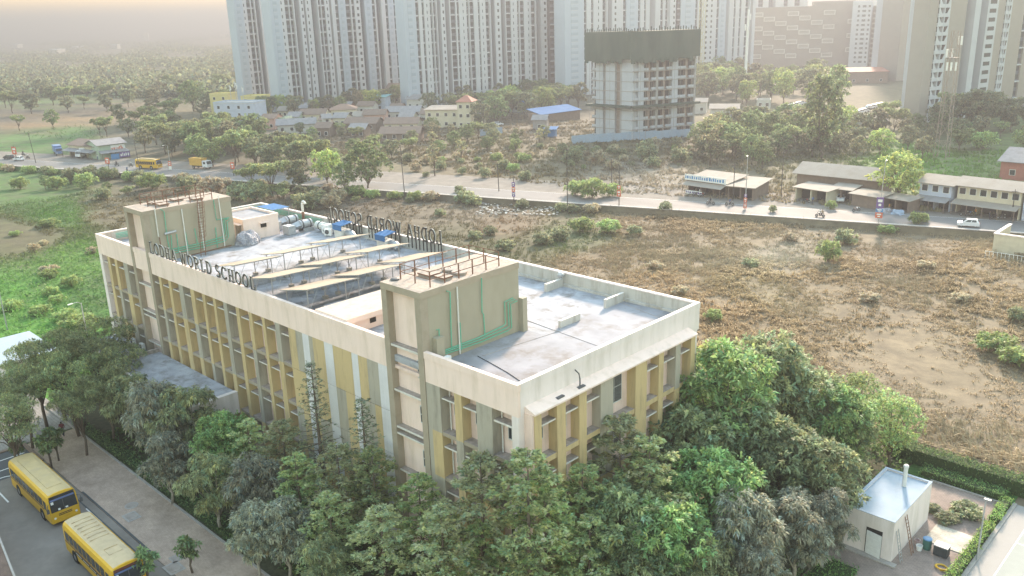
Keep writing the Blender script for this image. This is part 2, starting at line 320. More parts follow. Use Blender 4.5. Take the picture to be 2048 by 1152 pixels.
b.box(-52.0, -46.0, -19.4, -19.26, .024, .027, M['paint'])
for k in range(14):                                          # rounded end of the painted island behind the first bus
    a0, a1 = -pi/2+pi*k/14*1.0, -pi/2+pi*(k+1)/14
    c0 = (-50.2, -18.3)
    b.face([(c0[0]-1.15*cos(a0), c0[1]+1.15*sin(a0), .03), (c0[0]-1.3*cos(a0), c0[1]+1.3*sin(a0), .03), (c0[0]-1.3*cos(a1), c0[1]+1.3*sin(a1), .03), (c0[0]-1.15*cos(a1), c0[1]+1.15*sin(a1), .03)], M['paint'])
b.box(-39.4, -36.0, -15.05, -14.95, .024, .028, M['paint'])
tag(b.build('parking_lines'), kind='structure')
b = MB(); b.box(-42.6, -28.3, -14.19, -14.02, .088, .096, M['darkline']); b.box(-28.4, -28.2, -14.9, -14.02, .088, .097, M['darkline']); b.box(-42.5, -28.3, -14.97, -14.83, .024, .026, M['darkline'])
tag(b.build('drain_channel'), kind='structure')
# road on its low bank, built in road coordinates
def strip(name, u0, u1, s0, s1, z, m, thick=.08):
    p = [us(u0, s0), us(u1, s0), us(u1, s1), us(u0, s1)]
    o = MB().prism(p, z-thick, z, m).build(name); return tag(o, kind='structure')
strip('road', -700, 260, 0.5, 9.9, ROADZ+.05, M['roadtop'])
b = MB()
for s_, w_ in ((0.9, .10), (9.5, .10)): b.prism([us(-600, s_), us(200, s_), us(200, s_+w_), us(-600, s_+w_)], ROADZ+.052, ROADZ+.056, M['paint'])
tag(b.build('road_lines'), kind='structure')
M['dust'] = mat('dusty_verge', (.20, .18, .155), 0.95, 0.25, 0.4, dirt=(.14, .12, .10), dirt_amt=.6, dirt_scale=.3)
strip('verge', -190, 260, 9.95, 24, ROADZ+.03, M['dust']); strip('forecourt', -320, -192, 9.95, 22, ROADZ+.034, M['dust'])
# yard beside the shed
sheet('yard', 12.2, 20.25, 16.0, 37.8, 0.05, M['court_pave'], thick=.09)
sheet('yard_slab', 17.3, 20.2, 28.1, 31.1, 0.10, M['stone_slab'], thick=.1)
sheet('court', 21.3, 60, 5, 38.5, 0.05, M['courtg'], thick=.09); sheet('court_surface', 22.75, 60, 6, 36.8, 0.056, M['courtgreen'], thick=.01)
b = MB().box(22.75, 22.85, 6, 36.8, .056, .06, M['paint']); b.box(22.75, 60, 36.7, 36.8, .056, .061, M['paint'])
for k in range(24):
    a0, a1 = -pi/2+pi*k/24, -pi/2+pi*(k+1)/24; cx_, cy_ = 22.8, 29.5
    b.face([(cx_+2.9*cos(a0), cy_+2.9*sin(a0), .06), (cx_+3*cos(a0), cy_+3*sin(a0), .06), (cx_+3*cos(a1), cy_+3*sin(a1), .06), (cx_+2.9*cos(a1), cy_+2.9*sin(a1), .06)], M['paint'])
tag(b.build('court_lines'), kind='structure')
b = MB().box(21.0, 21.3, 5, 38.5, 0, .14, M['kerb']); b.box(14.5, 20.4, 37.8, 38.0, 0, .15, M['kerb']); tag(b.build('yard_kerb'), kind='structure')
sheet('lawn', 12.2, 21.0, 38.0, 41.4, 0.04, M['lawn']); sheet('front_lawn', 12.2, 20.25, -0.6, 15.9, 0.04, M['lawn'])
# ---------------------------------------------------------------- the school building
LX, WY, ZP, ZD, FB = 67.68, 21.73, 18.08, 16.8, 15.75      # length, depth, parapet top, deck, fascia bottom
FL = [0.9, 4.7, 8.4, 12.1]
school = thing('school_building', 'long cream school block with mustard and grey fins and a pale flat roof', 'building', (0, 0, 0))
b = MB(); b.box(-LX+.3, 0, .85, WY-.25, 0, 16.3, M['recess'], top=M['roofw']); b.build('wall', school)
b = MB()                                                     # corner piers and end walls
b.box(-.6, 0.003, -.002, .84, 0, FB, M['white_wall']).build('corner_pier', school); MB().box(-LX, -66.9, 0, .84, 0, FB, M['white_wall']).build('corner_pier', school); MB().box(-LX-.002, -LX+.3, .84, WY-.25, 0, FB, M['white_wall']).build('end_wall', school)
MB().box(-.4, 0.003, 19.97, WY-.25, 0, FB, M['white_wall']).build('corner_pier', school)
b = MB(); b.box(-LX, -13.62, -.01, .25, FB, ZP-.5, M['cream']); b.box(-LX, -13.62, -.06, .28, ZP-.5, ZP, M['cream'])
b.box(-9.18, 0, -.01, .25, FB, ZP-.5, M['cream']); b.box(-9.18, .05, -.06, .28, ZP-.5, ZP, M['cream']); b.box(-LX, 0, .25, .85, FB, FB+.25, M['recess'])
b.build('parapet', school)
b = MB(); b.box(-.25, .01, .25, WY, FB-.001, ZP-.5, M['white_wall']); b.box(-.28, .05, .28, WY+.03, ZP-.5, ZP, M['white_wall'])
b.build('parapet', school)
b = MB(); b.box(-LX+.25, -.25, WY-.25, WY, FB, ZP-.12, M['parapet_in']); b.box(-LX+.25, -.28, WY-.3, WY+.04, ZP-.12, ZP, M['white_wall']); b.box(-LX+.25, -.3, WY-.55, WY-.25, ZD, ZD+.22, M['parapet_in']); b.build('parapet', school)
b = MB(); b.box(-LX, -LX+.25, .25, WY, FB, ZP-.12, M['parapet_in']); b.box(-LX-.04, -LX+.3, .28, WY+.04, ZP-.12, ZP, M['white_wall']); b.build('parapet', school)
b = MB(); b.box(-LX+.25, -7.3, .28, WY-.3, 16.3, ZD, M['roofw']); b.box(-7.3, -.28, .28, WY-.3, 16.3, ZD+.012, M['roofb']); b.box(-9.15, -7.3, .28, 10.5, ZD+.0, ZD+.012, M['roofb']); b.build('roof_deck', school)
# bays: (x0, x1) recesses between the fins of the long face
C1 = [(-65.4, -64.7), (-63.4, -62.7), (-61.0, -59.95)]
C2 = [(-52.15, -51.58), (-49.95, -49.37), (-47.66, -46.74), (-45.14, -44.36), (-42.7, -42.16), (-40.56, -40.06), (-38.54, -37.86), (-36.21, -35.62), (-33.9, -33.34), (-31.6, -31.14), (-29.45, -28.72)]
Yc, Gc = M['yellow'], M['grey']
P1 = ['YYGY', 'YGYG', 'GYGY']
P2 = ['YGYY', 'YYYY', 'GYYY', 'YGYY', 'YYGY', 'YYYY', 'GGYY', 'YYYG', 'YGGY', 'YYYY', 'GYYY']
def fin(x0, x1, pat, y0=-.004, y1=.84, axis=0, tops=(FB, 12.1, 8.4, 4.7, 0)):
    b = MB()
    for k, ch in enumerate(pat):
        m = Yc if ch == 'Y' else Gc
        if axis == 0: b.box(x0, x1, y0, y1, tops[k+1], tops[k], m)
        else: b.box(y0, y1, x0, x1, tops[k+1], tops[k], m)
    return b.build('fin', school)
for (c, p) in zip(C1, P1): fin(c[0], c[1], p)
for (c, p) in zip(C2, P2): fin(c[0], c[1], p)
def bays(cols, xa, xb):
    e = [xa]
    for c in cols: e += [c[0], c[1]]
    e += [xb]; return [(e[i], e[i+1]) for i in range(0, len(e), 2)]
def window(kind, place, w, h, parent, panes=2, bar=False):
    """place(u, d, z) -> point: u along the wall, d outwards"""
    f = MB(); g = MB(); t = .06
    def bx(mb, u0, u1, d0, d1, z0, z1, m):
        c = [place(u, d, z) for u in (u0, u1) for d in (d0, d1) for z in (z0, z1)]
        xs, ys, zs = zip(*c); mb.box(min(xs), max(xs), min(ys), max(ys), min(zs), max(zs), m)
    bx(f, 0, w, 0, .07, -t, 0, M['frame']); bx(f, 0, w, 0, .07, h, h+t, M['frame'])
    for k in range(panes+1):
        u = w*k/panes; u0 = max(0, u-t/2); u1 = min(w, u+t/2); bx(f, u0, u1, 0, .065, 0, h, M['frame'])
    if bar: bx(f, 0.03, w-.03, 0, .06, h*.48, h*.48+t, M['frame'])
    fo = f.build(kind, parent); bx(g, .02, w-.02, .005, .03, .01, h-.01, M['glass']); g.build('pane', fo); return fo
def bay_fill(x0, x1, rows, win=True, axis=0, base=.0, wide=False):
    for r in rows:
        zt = (FB, 11.9, 8.2, 4.5)[r]; zb = (12.25, 8.55, 4.85, 1.0)[r]
        if axis == 0:
            MB().box(x0+.004, x1-.004, .14, .85, zt-.98, zt-.86, M['shade'], top=M['ledge']).build('sunshade', school)
            w = min(.85, x1-x0-.3); window('window', lambda u, d, z, xx=x1-.12-w, zz=zt-2.25: (xx+u, .85-d, zz+z), w, 1.15, school, 2)
        else:
            MB().box(.0, .68, x0+.004, x1-.004, zt-.98, zt-.86, M['shade'], top=M['ledge']).build('sunshade', school)
            w = min(.85, x1-x0-.3)
            window('window', lambda u, d, z, yy=x0+.08, zz=zt-2.3: (d, yy+u, zz+z), w, 1.15, school, 2)
B1 = bays(C1, -66.9, -58.1); B2 = bays(C2, -53.6, -27.32)
for (x0, x1) in B1: bay_fill(x0, x1, (0, 1, 2))
for i, (x0, x1) in enumerate(B2): bay_fill(x0, x1, (0, 1, 2) if i > 6 else (0, 1))
def spandrel(x0, x1, z0, z1, axis=0):
    if axis == 0: MB().box(x0, x1, .05, .849, z0, z1, M['olive_trim'], top=M['ledge']).build('spandrel', school)
    else: MB().box(-.001, .74, x0, x1, z0, z1, M['yellow'], top=M['ledge']).build('spandrel', school)
for (z0, z1) in ((11.92, 12.22), (8.22, 8.52), (4.52, 4.82)):
    for bb in (B1, B2):
        for (x0, x1) in bb: spandrel(x0, x1, z0, z1)
# cladding strips between the fins and the front stair tower
E3 = [(-27.32, -26.2, 'YYGY'), (-26.2, -25.17, 'GYYG'), (-25.17, -24.22, 'WWWW'), (-24.22, -23.65, 'GGYG'), (-23.65, -21.97, 'YYGY'), (-21.97, -20.76, 'WWWW'), (-20.76, -19.45, 'YGGY'), (-19.45, -18.19, 'YYYG'), (-18.19, -17.35, 'WWWW'), (-17.35, -16.19, 'YGGY'), (-16.19, -15.6, 'GGGG'), (-15.6, -14.78, 'GYYG'), (-14.78, -13.62, 'WWWW')]
M['tileg'] = brick_mat('white_tile_grid', (.66, .65, .66), (.62, .61, .63), (.48, .47, .48), 3.5, rough=.4, noise=.08)
for (x0, x1, p) in E3:
    b = MB(); zz = (FB, 12.0, 8.3, 4.6, 0)
    for k, ch in enumerate(p):
        y0 = -.006 if ch == 'W' else 0.0
        b.box(x0+.003, x1-.003, y0, .849, zz[k+1]+(.05 if k < 3 else 0), zz[k], M['tileg'] if ch == 'W' else (Yc if ch == 'Y' else Gc))
    b.build('cladding', school)
MB().box(-27.32, -13.62, .06, .848, 0, FB, M['recess']).build('backing_wall', school)
# near end of the long face
N3 = [(-9.18, -8.75, 'GGGG'), (-8.75, -7.7, 'GYGY'), (-6.19, -5.46, 'YGYY'), (-3.96, -2.45, 'GGYG')]
for (x0, x1, p) in N3: fin(x0, x1, p)
for (x0, x1) in ((-7.7, -6.19), (-5.46, -3.96)):
    bay_fill(x0, x1, (0, 1, 2)); [spandrel(x0, x1, a, a+.3) for a in (11.92, 8.22, 4.52)]
x0, x1 = -2.45, -.6
for r in (0, 1, 2):
    zt = (FB, 11.9, 8.2)[r]
    MB().box(x0+.004, x1-.004, .14, .85, zt-1.05, zt-.9, M['shade'], top=M['ledge']).build('sunshade', school)
    window('window', lambda u, d, z, zz=zt-2.35: (-1.75+u, .85-d, zz+z), 1.1, 1.15, school, 3)
    spandrel(x0, x1, zt-3.83, zt-3.53)
for (x, z0, z1) in ((-2.2, 8.6, 15.7), (-7.45, 8.6, 15.6), (-43.8, 4.8, 15.6)): MB().tube([(x, .7, z0), (x, .7, z1)], .06, M['whitepipe']).build('downpipe', school)
# short face: canopy, fins, big window
Rc = [(.72, 1.38, 'YYYY'), (2.94, 3.83, 'YYYY'), (5.29, 6.09, 'YYYY'), (7.67, 9.12, 'GGYG'), (11.86, 13.31, 'YYYY'), (14.89, 15.52, 'YYGY'), (17.19, 17.85, 'GYYY'), (19.35, 19.97, 'YYYY')]
for (y0, y1, p) in Rc: fin(y0, y1, p, .002, .8, axis=1, tops=(15.9, 12.1, 8.4, 4.7, 0))
b = MB(); b.extr([(-.0, 15.9), (.92, 15.9), (.92, 16.02), (0.01, 16.36), (0, 16.36)], .62, 20.1, M['cream'], ax=1); b.build('canopy', school)
b = MB().box(.003, .72, .55, .72, 0, 15.9, M['recess']); b.build('fin_cheek', school)
RB = [(1.38, 2.94), (3.83, 5.29), (6.09, 7.67), (13.31, 14.89), (15.52, 17.19), (17.85, 19.35)]
for (y0, y1) in RB:
    bay_fill(y0, y1, (0, 1, 2), axis=1); [spandrel(y0, y1, a, a+.4, 1) for a in (11.95, 8.25, 4.55)]
for zz in (13.25, 9.3):
    wo_ = window('window', lambda u, d, z, q=zz: (.02+d, 9.2+u, q+z), 1.9, 2.45, school, 2, bar=True)
    g = MB()
    for k in range(18): g.box(.10, .12, 9.25+k*.103, 9.27+k*.103, zz+.04, zz+2.4, M['steel'])
    g.build('grille', wo_)
for a in (11.95, 8.25, 4.55): spandrel(9.12, 11.86, a, a+.4, 1)
# stair towers
def stair_tower(x0, x1, deep):
    t = MB()
    t.box(x0, x1, .62, deep, 16.35, 22.0, M['olive'], top=M['slabtop']); t.box(x0-.05, x1+.05, -.08, deep+.05, 22.0, 22.5, M['olive_trim'], top=M['slabtop'])
    t.box(x0+.5, x1-.5, .55, .66, 0, 22.0, M['cream'])
    root = t.build('stair_tower', school)
    for (xa, xb) in ((x0, x0+.6), (x1-.6, x1)): MB().box(xa, xb, -.07, .615, 16.34, 22.0, M['olive_trim']).box(xa, xb, -.07, .846, 0, 16.338, M['olive_trim']).build('post', root)
    for z in (17.75, 14.1, 11.0, 7.3):
        MB().box(x0+.6, x1-.6, .02, .56, z-.12, z+.05, M['shade'], top=M['ledge']).build('ledge', root)
    MB().box(x0+.6, x1-.6, -.0, .56, 10.35, 10.5, M['shade'], top=M['ledge']).build('ledge', root)
    for z in (15.55, 11.9, 8.2): window('window', lambda u, d, zz, q=z: (x1-1.45+u, .55-d, q+zz), .62, 1.3, root, 1, bar=True)
    return root
stair_tower(-13.6, -9.2, 10.0); stair_tower(-58.1, -53.6, 10.0)
# porch roof by the entrance
b = MB(); b.box(-55.0, -38.3, -5.0, -.02, 6.1, 6.5, M['white_wall'], top=M['roofw']); b.box(-55.3, -55.0, -5.2, -.02, 6.1, 6.9, M['dark_steel'] if False else M['ledge']); b.box(-38.5, -38.0, -5.2, -.02, 4.4, 6.62, M['white_wall'])
b.box(-55.3, -38.0, -5.25, -5.0, 5.9, 6.62, M['white_wall']); b.box(-66.5, -55.3, -3.8, -.02, 5.5, 5.9, M['white_wall'], top=M['roofw'])
for x in (-54.6, -46.5, -38.4): b.box(x-.25, x+.25, -4.9, -4.4, 0, 5.9, M['white_wall'])
for x in (-65.8, -60.0): b.box(x-.2, x+.2, -3.5, -3.1, 0, 5.5, M['white_wall'])
b.build('porch', school)
# pipes on the tower flanks (photo pixels -> the plane of the flank)
def flank(px, xpl): return [tuple(on(p[0], p[1], 0, xpl)) for p in px]
X2, X1 = -9.08, -53.48
def pipes(name, runs, xpl, r, m):
    for run in runs: MB().tube(flank(run, xpl), r, m, 6).build(name, school)
pipes('green_pipe', [[(893, 582), (900, 584), (903, 690), (905, 700)], [(963, 556), (964, 625), (967, 628), (970, 672)], [(885, 706), (960, 679), (1012, 656), (1018, 652), (1016, 605), (1030, 599)], [(884, 710), (962, 684), (1016, 661), (1023, 655), (1021, 608), (1034, 602)], [(884, 703), (958, 675), (1006, 652), (1011, 647), (1009, 604), (1026, 596)], [(873, 660), (878, 658), (880, 705)], [(920, 645), (923, 700)]], X2, .045, M['greenpipe'])
pipes('white_pipe', [[(914, 574), (920, 708)]], X2, .06, M['whitepipe'])
b = MB().box(-9.2, -8.7, .85, 1.6, 16.8, 18.9, M['olive']); b.build('meter_box', school); b = MB().box(-9.2, -8.75, 9.95, 10.45, 16.8, 19.6, M['olive']); b.build('meter_box', school)
pipes('green_pipe', [[(320, 418), (328, 423), (335, 480), (340, 500)], [(346, 502), (395, 492), (447, 478), (453, 470), (449, 440), (457, 438)], [(346, 498), (395, 488), (444, 474), (449, 468), (446, 442), (456, 435)], [(350, 506), (398, 496), (450, 482), (457, 473), (454, 444), (460, 441)], [(427, 400), (433, 440), (458, 435)], [(371, 465), (376, 492)], [(389, 457), (395, 487)], [(342, 470), (344, 500)], [(353, 468), (358, 505)], [(431, 455), (435, 495)]], X1, .05, M['greenpipe'])
pipes('white_pipe', [[(363, 418), (376, 510)], [(396, 408), (409, 500)], [(436, 391), (444, 448), (450, 494)], [(309, 417), (317, 473)]], X1, .065, M['whitepipe'])
MB().tube(flank([(329, 468), (352, 462)], X1+.15), .12, M['steel'], 8).build('water_drum', school)
pipes('rusty_pipe', [[(375, 512), (463, 490)], [(319, 475), (323, 500)]], X1+.1, .05, M['rust'])
# green water pipes along the far parapet
b = MB()
for k in range(4): b.tube([(-53.0, WY-.42, ZD+.45+k*.17), (-66.9, WY-.42, ZD+.45+k*.17), (-66.95, 12.0, ZD+.45+k*.17), (-66.95, 2.0, ZD+.45+k*.17)], .045, M['greenpipe'], 5)
b.build('pipe_rack', school)
# upstands on the deck
for (x0, x1, y0, y1, h) in ((-14.5, -14.2, 18.9, 21.2, .75), (-7.45, -7.2, 18.6, 21.2, .8), (-7.3, -7.05, 12.5, 15.0, .6), (-1.5, -.4, 10.6, 11.0, .35), (-.9, -.3, .4, .7, .5)):
    MB().box(x0, x1, y0, y1, ZD-.02, ZD+h, M['parapet_in'], top=M['shade']).build('upstand', school)
# ---------------------------------------------------------------- things on the roof
def ell(cx, cz, rx, rz, a0, a1, n=18): return [(cx+rx*cos(radians(a0+(a1-a0)*i/n)), cz+rz*sin(radians(a0+(a1-a0)*i/n))) for i in range(n+1)]
GL = {
 'L': (.78, [[(.2, .0), (.2, 1)], [(.04, .965), (.38, .965)], [(.04, .035), (.76, .035)], [(.74, 0), (.74, .25)]]),
 'O': (1.0, [ell(.5, .5, .41, .46, 0, 360)]),
 'D': (.95, [[(.2, 0), (.2, 1)], [(.04, .965), (.45, .965)] + ell(.45, .5, .40, .465, 88, -88, 14) + [(.04, .035)]]),
 'H': (.98, [[(.2, 0), (.2, 1)], [(.78, 0), (.78, 1)], [(.2, .5), (.78, .5)], [(.05, .965), (.36, .965)], [(.62, .965), (.94, .965)], [(.05, .035), (.36, .035)], [(.62, .035), (.94, .035)]]),
 'A': (1.0, [[(.12, 0), (.5, 1)], [(.5, 1), (.88, 0)], [(.26, .34), (.74, .34)], [(.0, .035), (.25, .035)], [(.74, .035), (1.0, .035)]]),
 'W': (1.3, [[(.12, 1), (.36, 0)], [(.36, 0), (.62, .95)], [(.62, .95), (.9, 0)], [(.9, 0), (1.16, 1)], [(.0, .965), (.26, .965)], [(1.04, .965), (1.28, .965)]]),
 'R': (.98, [[(.2, 0), (.2, 1)], [(.04, .965), (.5, .965)] + ell(.5, .73, .27, .235, 88, -88, 12) + [(.2, .49)], [(.48, .5), (.84, .03)], [(.05, .035), (.36, .035)], [(.8, .035), (.96, .035)]]),
 'S': (.8, [ell(.4, .73, .29, .235, 30, 270, 14)[0:] + ell(.4, .26, .31, .235, 90, -150, 14)]),
 'C': (.95, [ell(.5, .5, .42, .46, 48, 312, 18), [(.79, .72), (.79, .95)]]),
}
def letter(ch, H, parent, x, sx=1.0, depth=.12, posts=0.0):
    b = MB(); W, strokes = GL[ch]; wd = .072; W = W*sx; strokes = [[(p[0]*sx, p[1]) for p in pl] for pl in strokes]
    for si, pl in enumerate(strokes):
        n = len(pl); off = []; closed = (abs(pl[0][0]-pl[-1][0])+abs(pl[0][1]-pl[-1][1])) < 1e-6
        for i in range(n):
            a = pl[i-1] if i else (pl[-2] if closed else pl[0]); c = pl[i+1] if i < n-1 else (pl[1] if closed else pl[-1])
            d = Vector((c[0]-a[0], c[1]-a[1])).normalized(); nn = Vector((-d.y, d.x)); th = wd if n > 2 or abs(d.x) < .5 else wd*.62
            off.append((pl[i][0]+nn.x*th, pl[i][1]+nn.y*th, pl[i][0]-nn.x*th, pl[i][1]-nn.y*th))
        y0 = -depth/2-.0015*si; y1 = depth/2+.0015*si
        for i in range(n-1):
            p, q = off[i], off[i+1]
            A0, A1 = (x+p[0]*H, p[1]*H), (x+p[2]*H, p[3]*H); B0, B1 = (x+q[0]*H, q[1]*H), (x+q[2]*H, q[3]*H)
            b.face([(A0[0], y0, A0[1]), (B0[0], y0, B0[1]), (B1[0], y0, B1[1]), (A1[0], y0, A1[1])], M['letter'])
            b.face([(A0[0], y1, A0[1]), (A1[0], y1, A1[1]), (B1[0], y1, B1[1]), (B0[0], y1, B0[1])], M['letter'])
            b.face([(A0[0], y0, A0[1]), (A0[0], y1, A0[1]), (B0[0], y1, B0[1]), (B0[0], y0, B0[1])], M['letter_side'])
            b.face([(A1[0], y0, A1[1]), (B1[0], y0, B1[1]), (B1[0], y1, B1[1]), (A1[0], y1, A1[1])], M['letter_side'])
    if posts:
        for u in (.22, .78): b.box(x+W*H*u-.05, x+W*H*u+.05, -.04, .04, -posts, .05, M['letter'])
    b.build('letter', parent, fix=False); return W*H
def sign(name, label, loc, rz, H, length, posts):
    root = thing(name, label, 'sign', loc, rz); txt = 'LODHA WORLD SCHOOL'
    tot = sum(GL[c][0]*H for c in txt if c != ' '); sx = .78*length/tot if tot > .78*length else 1.0; gap = (length-tot*sx-1.0*H)/15; x = 0
    for c in txt:
        if c == ' ': x += .5*H; continue
        x += letter(c, H, root, x, sx, posts=posts)+gap
    return root
sign('rooftop_sign', 'black capital letters on the front parapet reading left to right', (-53.4, .11, 18.1), 0, 1.22, 21.2, 0.0)
sign('rooftop_sign', 'black capital letters on posts along the far parapet, seen mirrored from behind', (-30.7, 21.1, 18.15), pi, 1.5, 20.6, 1.1)
# solar tables
def solar_table(loc, label):
    root = thing('solar_table', label, 'solar panel', loc, 0, 'solar panel tables on the roof')
    w, l = 4.5, 5.35; a = radians(11.5); c = radians(-2.2)
    def S(u, v, h=0): return (u*cos(a), v, 1.72+u*sin(a)+v*math.tan(c)+h)
    b = MB(); vs = [S(0, 0), S(w, 0), S(w, l), S(0, l), S(0, 0, .07), S(w, 0, .07), S(w, l, .07), S(0, l, .07)]
    b.faces(vs, [(3, 2, 1, 0), (0, 1, 5, 4), (1, 2, 6, 5), (2, 3, 7, 6), (3, 0, 4, 7)], M['steel']); b.faces(vs[4:], [(0, 1, 2, 3)], M['panel'])
    for k in range(1, 3):
        u = w*k/3; b.faces([S(u-.015, .01, .072), S(u+.015, .01, .072), S(u+.015, l-.01, .072), S(u-.015, l-.01, .072)], [(0, 1, 2, 3)], M['steel'])
    for k in range(1, 5):
        v = l*k/5; b.faces([S(.01, v-.015, .0735), S(w-.01, v-.015, .0735), S(w-.01, v+.015, .0735), S(.01, v+.015, .0735)], [(0, 1, 2, 3)], M['steel'])
    b.build('panel', root)
    for v in (.35, l-1.1):
        for u in (.55, w-.6):
            p = S(u, v, -.02); MB().box(p[0]-.035, p[0]+.035, v-.035, v+.035, .3, p[2], M['steel']).build('leg', root)
            MB().box(p[0]-.2, p[0]+.2, v-.2, v+.2, 0, .32, M['block']).build('footing', root)
    for v in (.35, l-1.1):
        p0, p1 = S(.55, v), S(w-.6, v)
        MB().tube([(p1[0], v+.05, .5), S(1.9, v+.05, -.05)], .018, M['steel'], 5).tube([(p0[0], v+.05, .5), S(1.6, v+.05, -.05)], .018, M['steel'], 5).tube([(p1[0]+.05, v, .5), S(w-.55, v+1.1, -.05)], .018, M['steel'], 5).build('brace', root)
    MB().tube([S(.55, .1, -.04), S(.55, l-.1, -.04)], .04, M['steel'], 5).tube([S(w-.6, .1, -.04), S(w-.6, l-.1, -.04)], .04, M['steel'], 5).build('rail', root)
    return root
first = None
for i, x0 in enumerate((-41.4, -34.9, -29.3)):
    for k in range(3):
        lb = 'tan solar table, %s of the %s' % (('nearest the front letters', 'middle one', 'nearest the mirrored letters')[k], ('row nearest the rear stair tower', 'middle row', 'row nearest the front stair tower')[i])
        loc = (x0-.15*k, .75+5.42*k, ZD-.03)
        if first is None: first = solar_table(loc, lb)
        else: dup(first, loc, label=lb)
# railings and covers on the tower tops
def railing(x0, x1, y0, y1, z, label, gap=None):
    root = thing('guard_railing', label, 'railing', (x0, y0, z)); W, D = x1-x0, y1-y0; h = 1.15
    b = MB()
    for zz in (h*.5, h): b.tube([(0, 0, zz), (W, 0, zz), (W, D, zz), (0, D, zz), (0, 0, zz)], .03, M['rust'], 5)
    b.build('rail', root)
    pts = [(0, D*k/5) for k in range(6)]+[(W, D*k/5) for k in range(6)]+[(W/2, 0), (W/2, D)]
    for p in pts: MB().box(p[0]-.035, p[0]+.035, p[1]-.035, p[1]+.035, 0, h, M['rust']).build('post', root)
    return root
railing(-12.9, -9.6, 1.3, 8.3, 22.5, 'rusty pipe railing around the covers on the front stair tower'); railing(-57.6, -53.9, 1.6, 8.0, 22.5, 'rusty pipe railing around the covers on the rear stair tower')
def cover(x, y, z, s, rnd, label, grp):
    root = thing('tank_cover', label, 'tank cover', (x, y, z), 0, grp); b = MB()
    if rnd: b.lathe((0, 0, 0), [(s*.92, 0), (s*.92, .12), (s, .13), (s, .22), (s*.85, .25)], M['ledge'], 18)
    else: b.box(-s, s, -s*.85, s*.85, 0, .16, M['ledge']); b.box(-s*1.08, s*1.08, -s*.93, s*.93, .16, .26, M['rust'], top=M['slabtop'])
    b.build('lid', root)
    MB().tube([(-.12, 0, .25), (-.12, 0, .34), (.12, 0, .34), (.12, 0, .25)], .018, M['rust'], 5).build('handle', root)
for (x, y, s, rnd, n) in ((-11.9, 3.2, .62, 0, 'square rusty cover nearest the edge on the front stair tower'), (-11.6, 5.0, .62, 1, 'round cover with a raised rim on the front stair tower, farther back'), (-10.4, 3.3, .5, 0, 'small square cover beside the outer rail on the front stair tower'), (-10.4, 4.9, .6, 1, 'round cover beside the outer rail on the front stair tower')):
    cover(x, y, 22.5, s, rnd, n, 'covers on the front stair tower')
for (x, y, n) in ((-56.5, 2.6, 'grey cover at the front left of the rear stair tower'), (-55.0, 2.8, 'grey cover at the front right of the rear stair tower'), (-56.2, 5.0, 'grey cover in the middle of the rear stair tower top'), (-54.8, 6.6, 'grey cover at the back of the rear stair tower top, by the ladder')):
    cover(x, y, 22.5, .6, 0, n, 'covers on the rear stair tower')
o = tag(MB().lathe((-13.1, .9, 22.5), [(.33, 0), (.33, .1), (.2, .16)], M['dark_steel'], 14).build('roof_vent'), 'small dark round vent at the front corner of the front stair tower', 'vent')
# rusty ladder on the rear tower
root = thing('roof_ladder', 'rusty caged ladder leaning against the olive rear stair tower', 'ladder', (-52.2, 5.0, ZD)); b = MB()
for yy in (0, .55): b.tube([(0, yy, 0), (-1.15, yy+1.0, 5.9), (-1.5, yy+1.0, 6.6)], .04, M['rust'], 5)
b.build('stile', root); b = MB()
for k in range(20): t = (k+.7)/20.5; b.tube([(-1.15*t, 1.0*t, 5.9*t), (-1.15*t, 1.0*t+.55, 5.9*t)], .022, M['rust'], 5)
b.build('rung', root); b = MB()
for k in range(8):
    t = .35+.085*k; cx_, cy_, cz_ = -1.15*t, 1.0*t+.27, 5.9*t
    b.tube([(cx_+.0+.55*sin(radians(a))*1.1, cy_+.38*cos(radians(a)), cz_+.1) for a in range(0, 181, 30)], .018, M['rust'], 4)
for a in (45, 90, 135): b.tube([(-1.15*t+.55*sin(radians(a))*1.1, t+.27+.38*cos(radians(a)), 5.9*t+.1) for t in (.35, .95)], .018, M['rust'], 4)
b.build('safety_cage', root)
# white plant room and the heap beside it
root = thing('plant_room', 'white rooftop plant room beside the rear stair tower', 'plant room', (-60.4, 11.6, ZD))
b = MB().box(0, 6.0, 0, 4.6, -.02, 2.35, M['cream'], top=M['roofb']); b.box(-.05, 6.05, -.05, .18, 2.35, 2.6, M['cream']); b.box(-.05, 6.05, 4.42, 4.65, 2.35, 2.6, M['cream']); b.box(-.05, .18, .18, 4.42, 2.35, 2.6, M['cream']); b.box(5.82, 6.05, .18, 4.42, 2.35, 2.6, M['cream']); b.build('wall', root)
MB().box(6.0, 6.12, 2.2, 2.9, 1.25, 1.75, M['darkvoid']).box(6.0, 6.5, 2.0, 3.1, 1.8, 1.88, M['cream']).build('vent', root)
MB().box(4.3, 5.4, -.1, .0, 0, 1.9, M['ledge']).build('door', root); MB().box(3.9, 5.8, -.6, -.05, 1.95, 2.05, M['cream']).build('canopy', root)
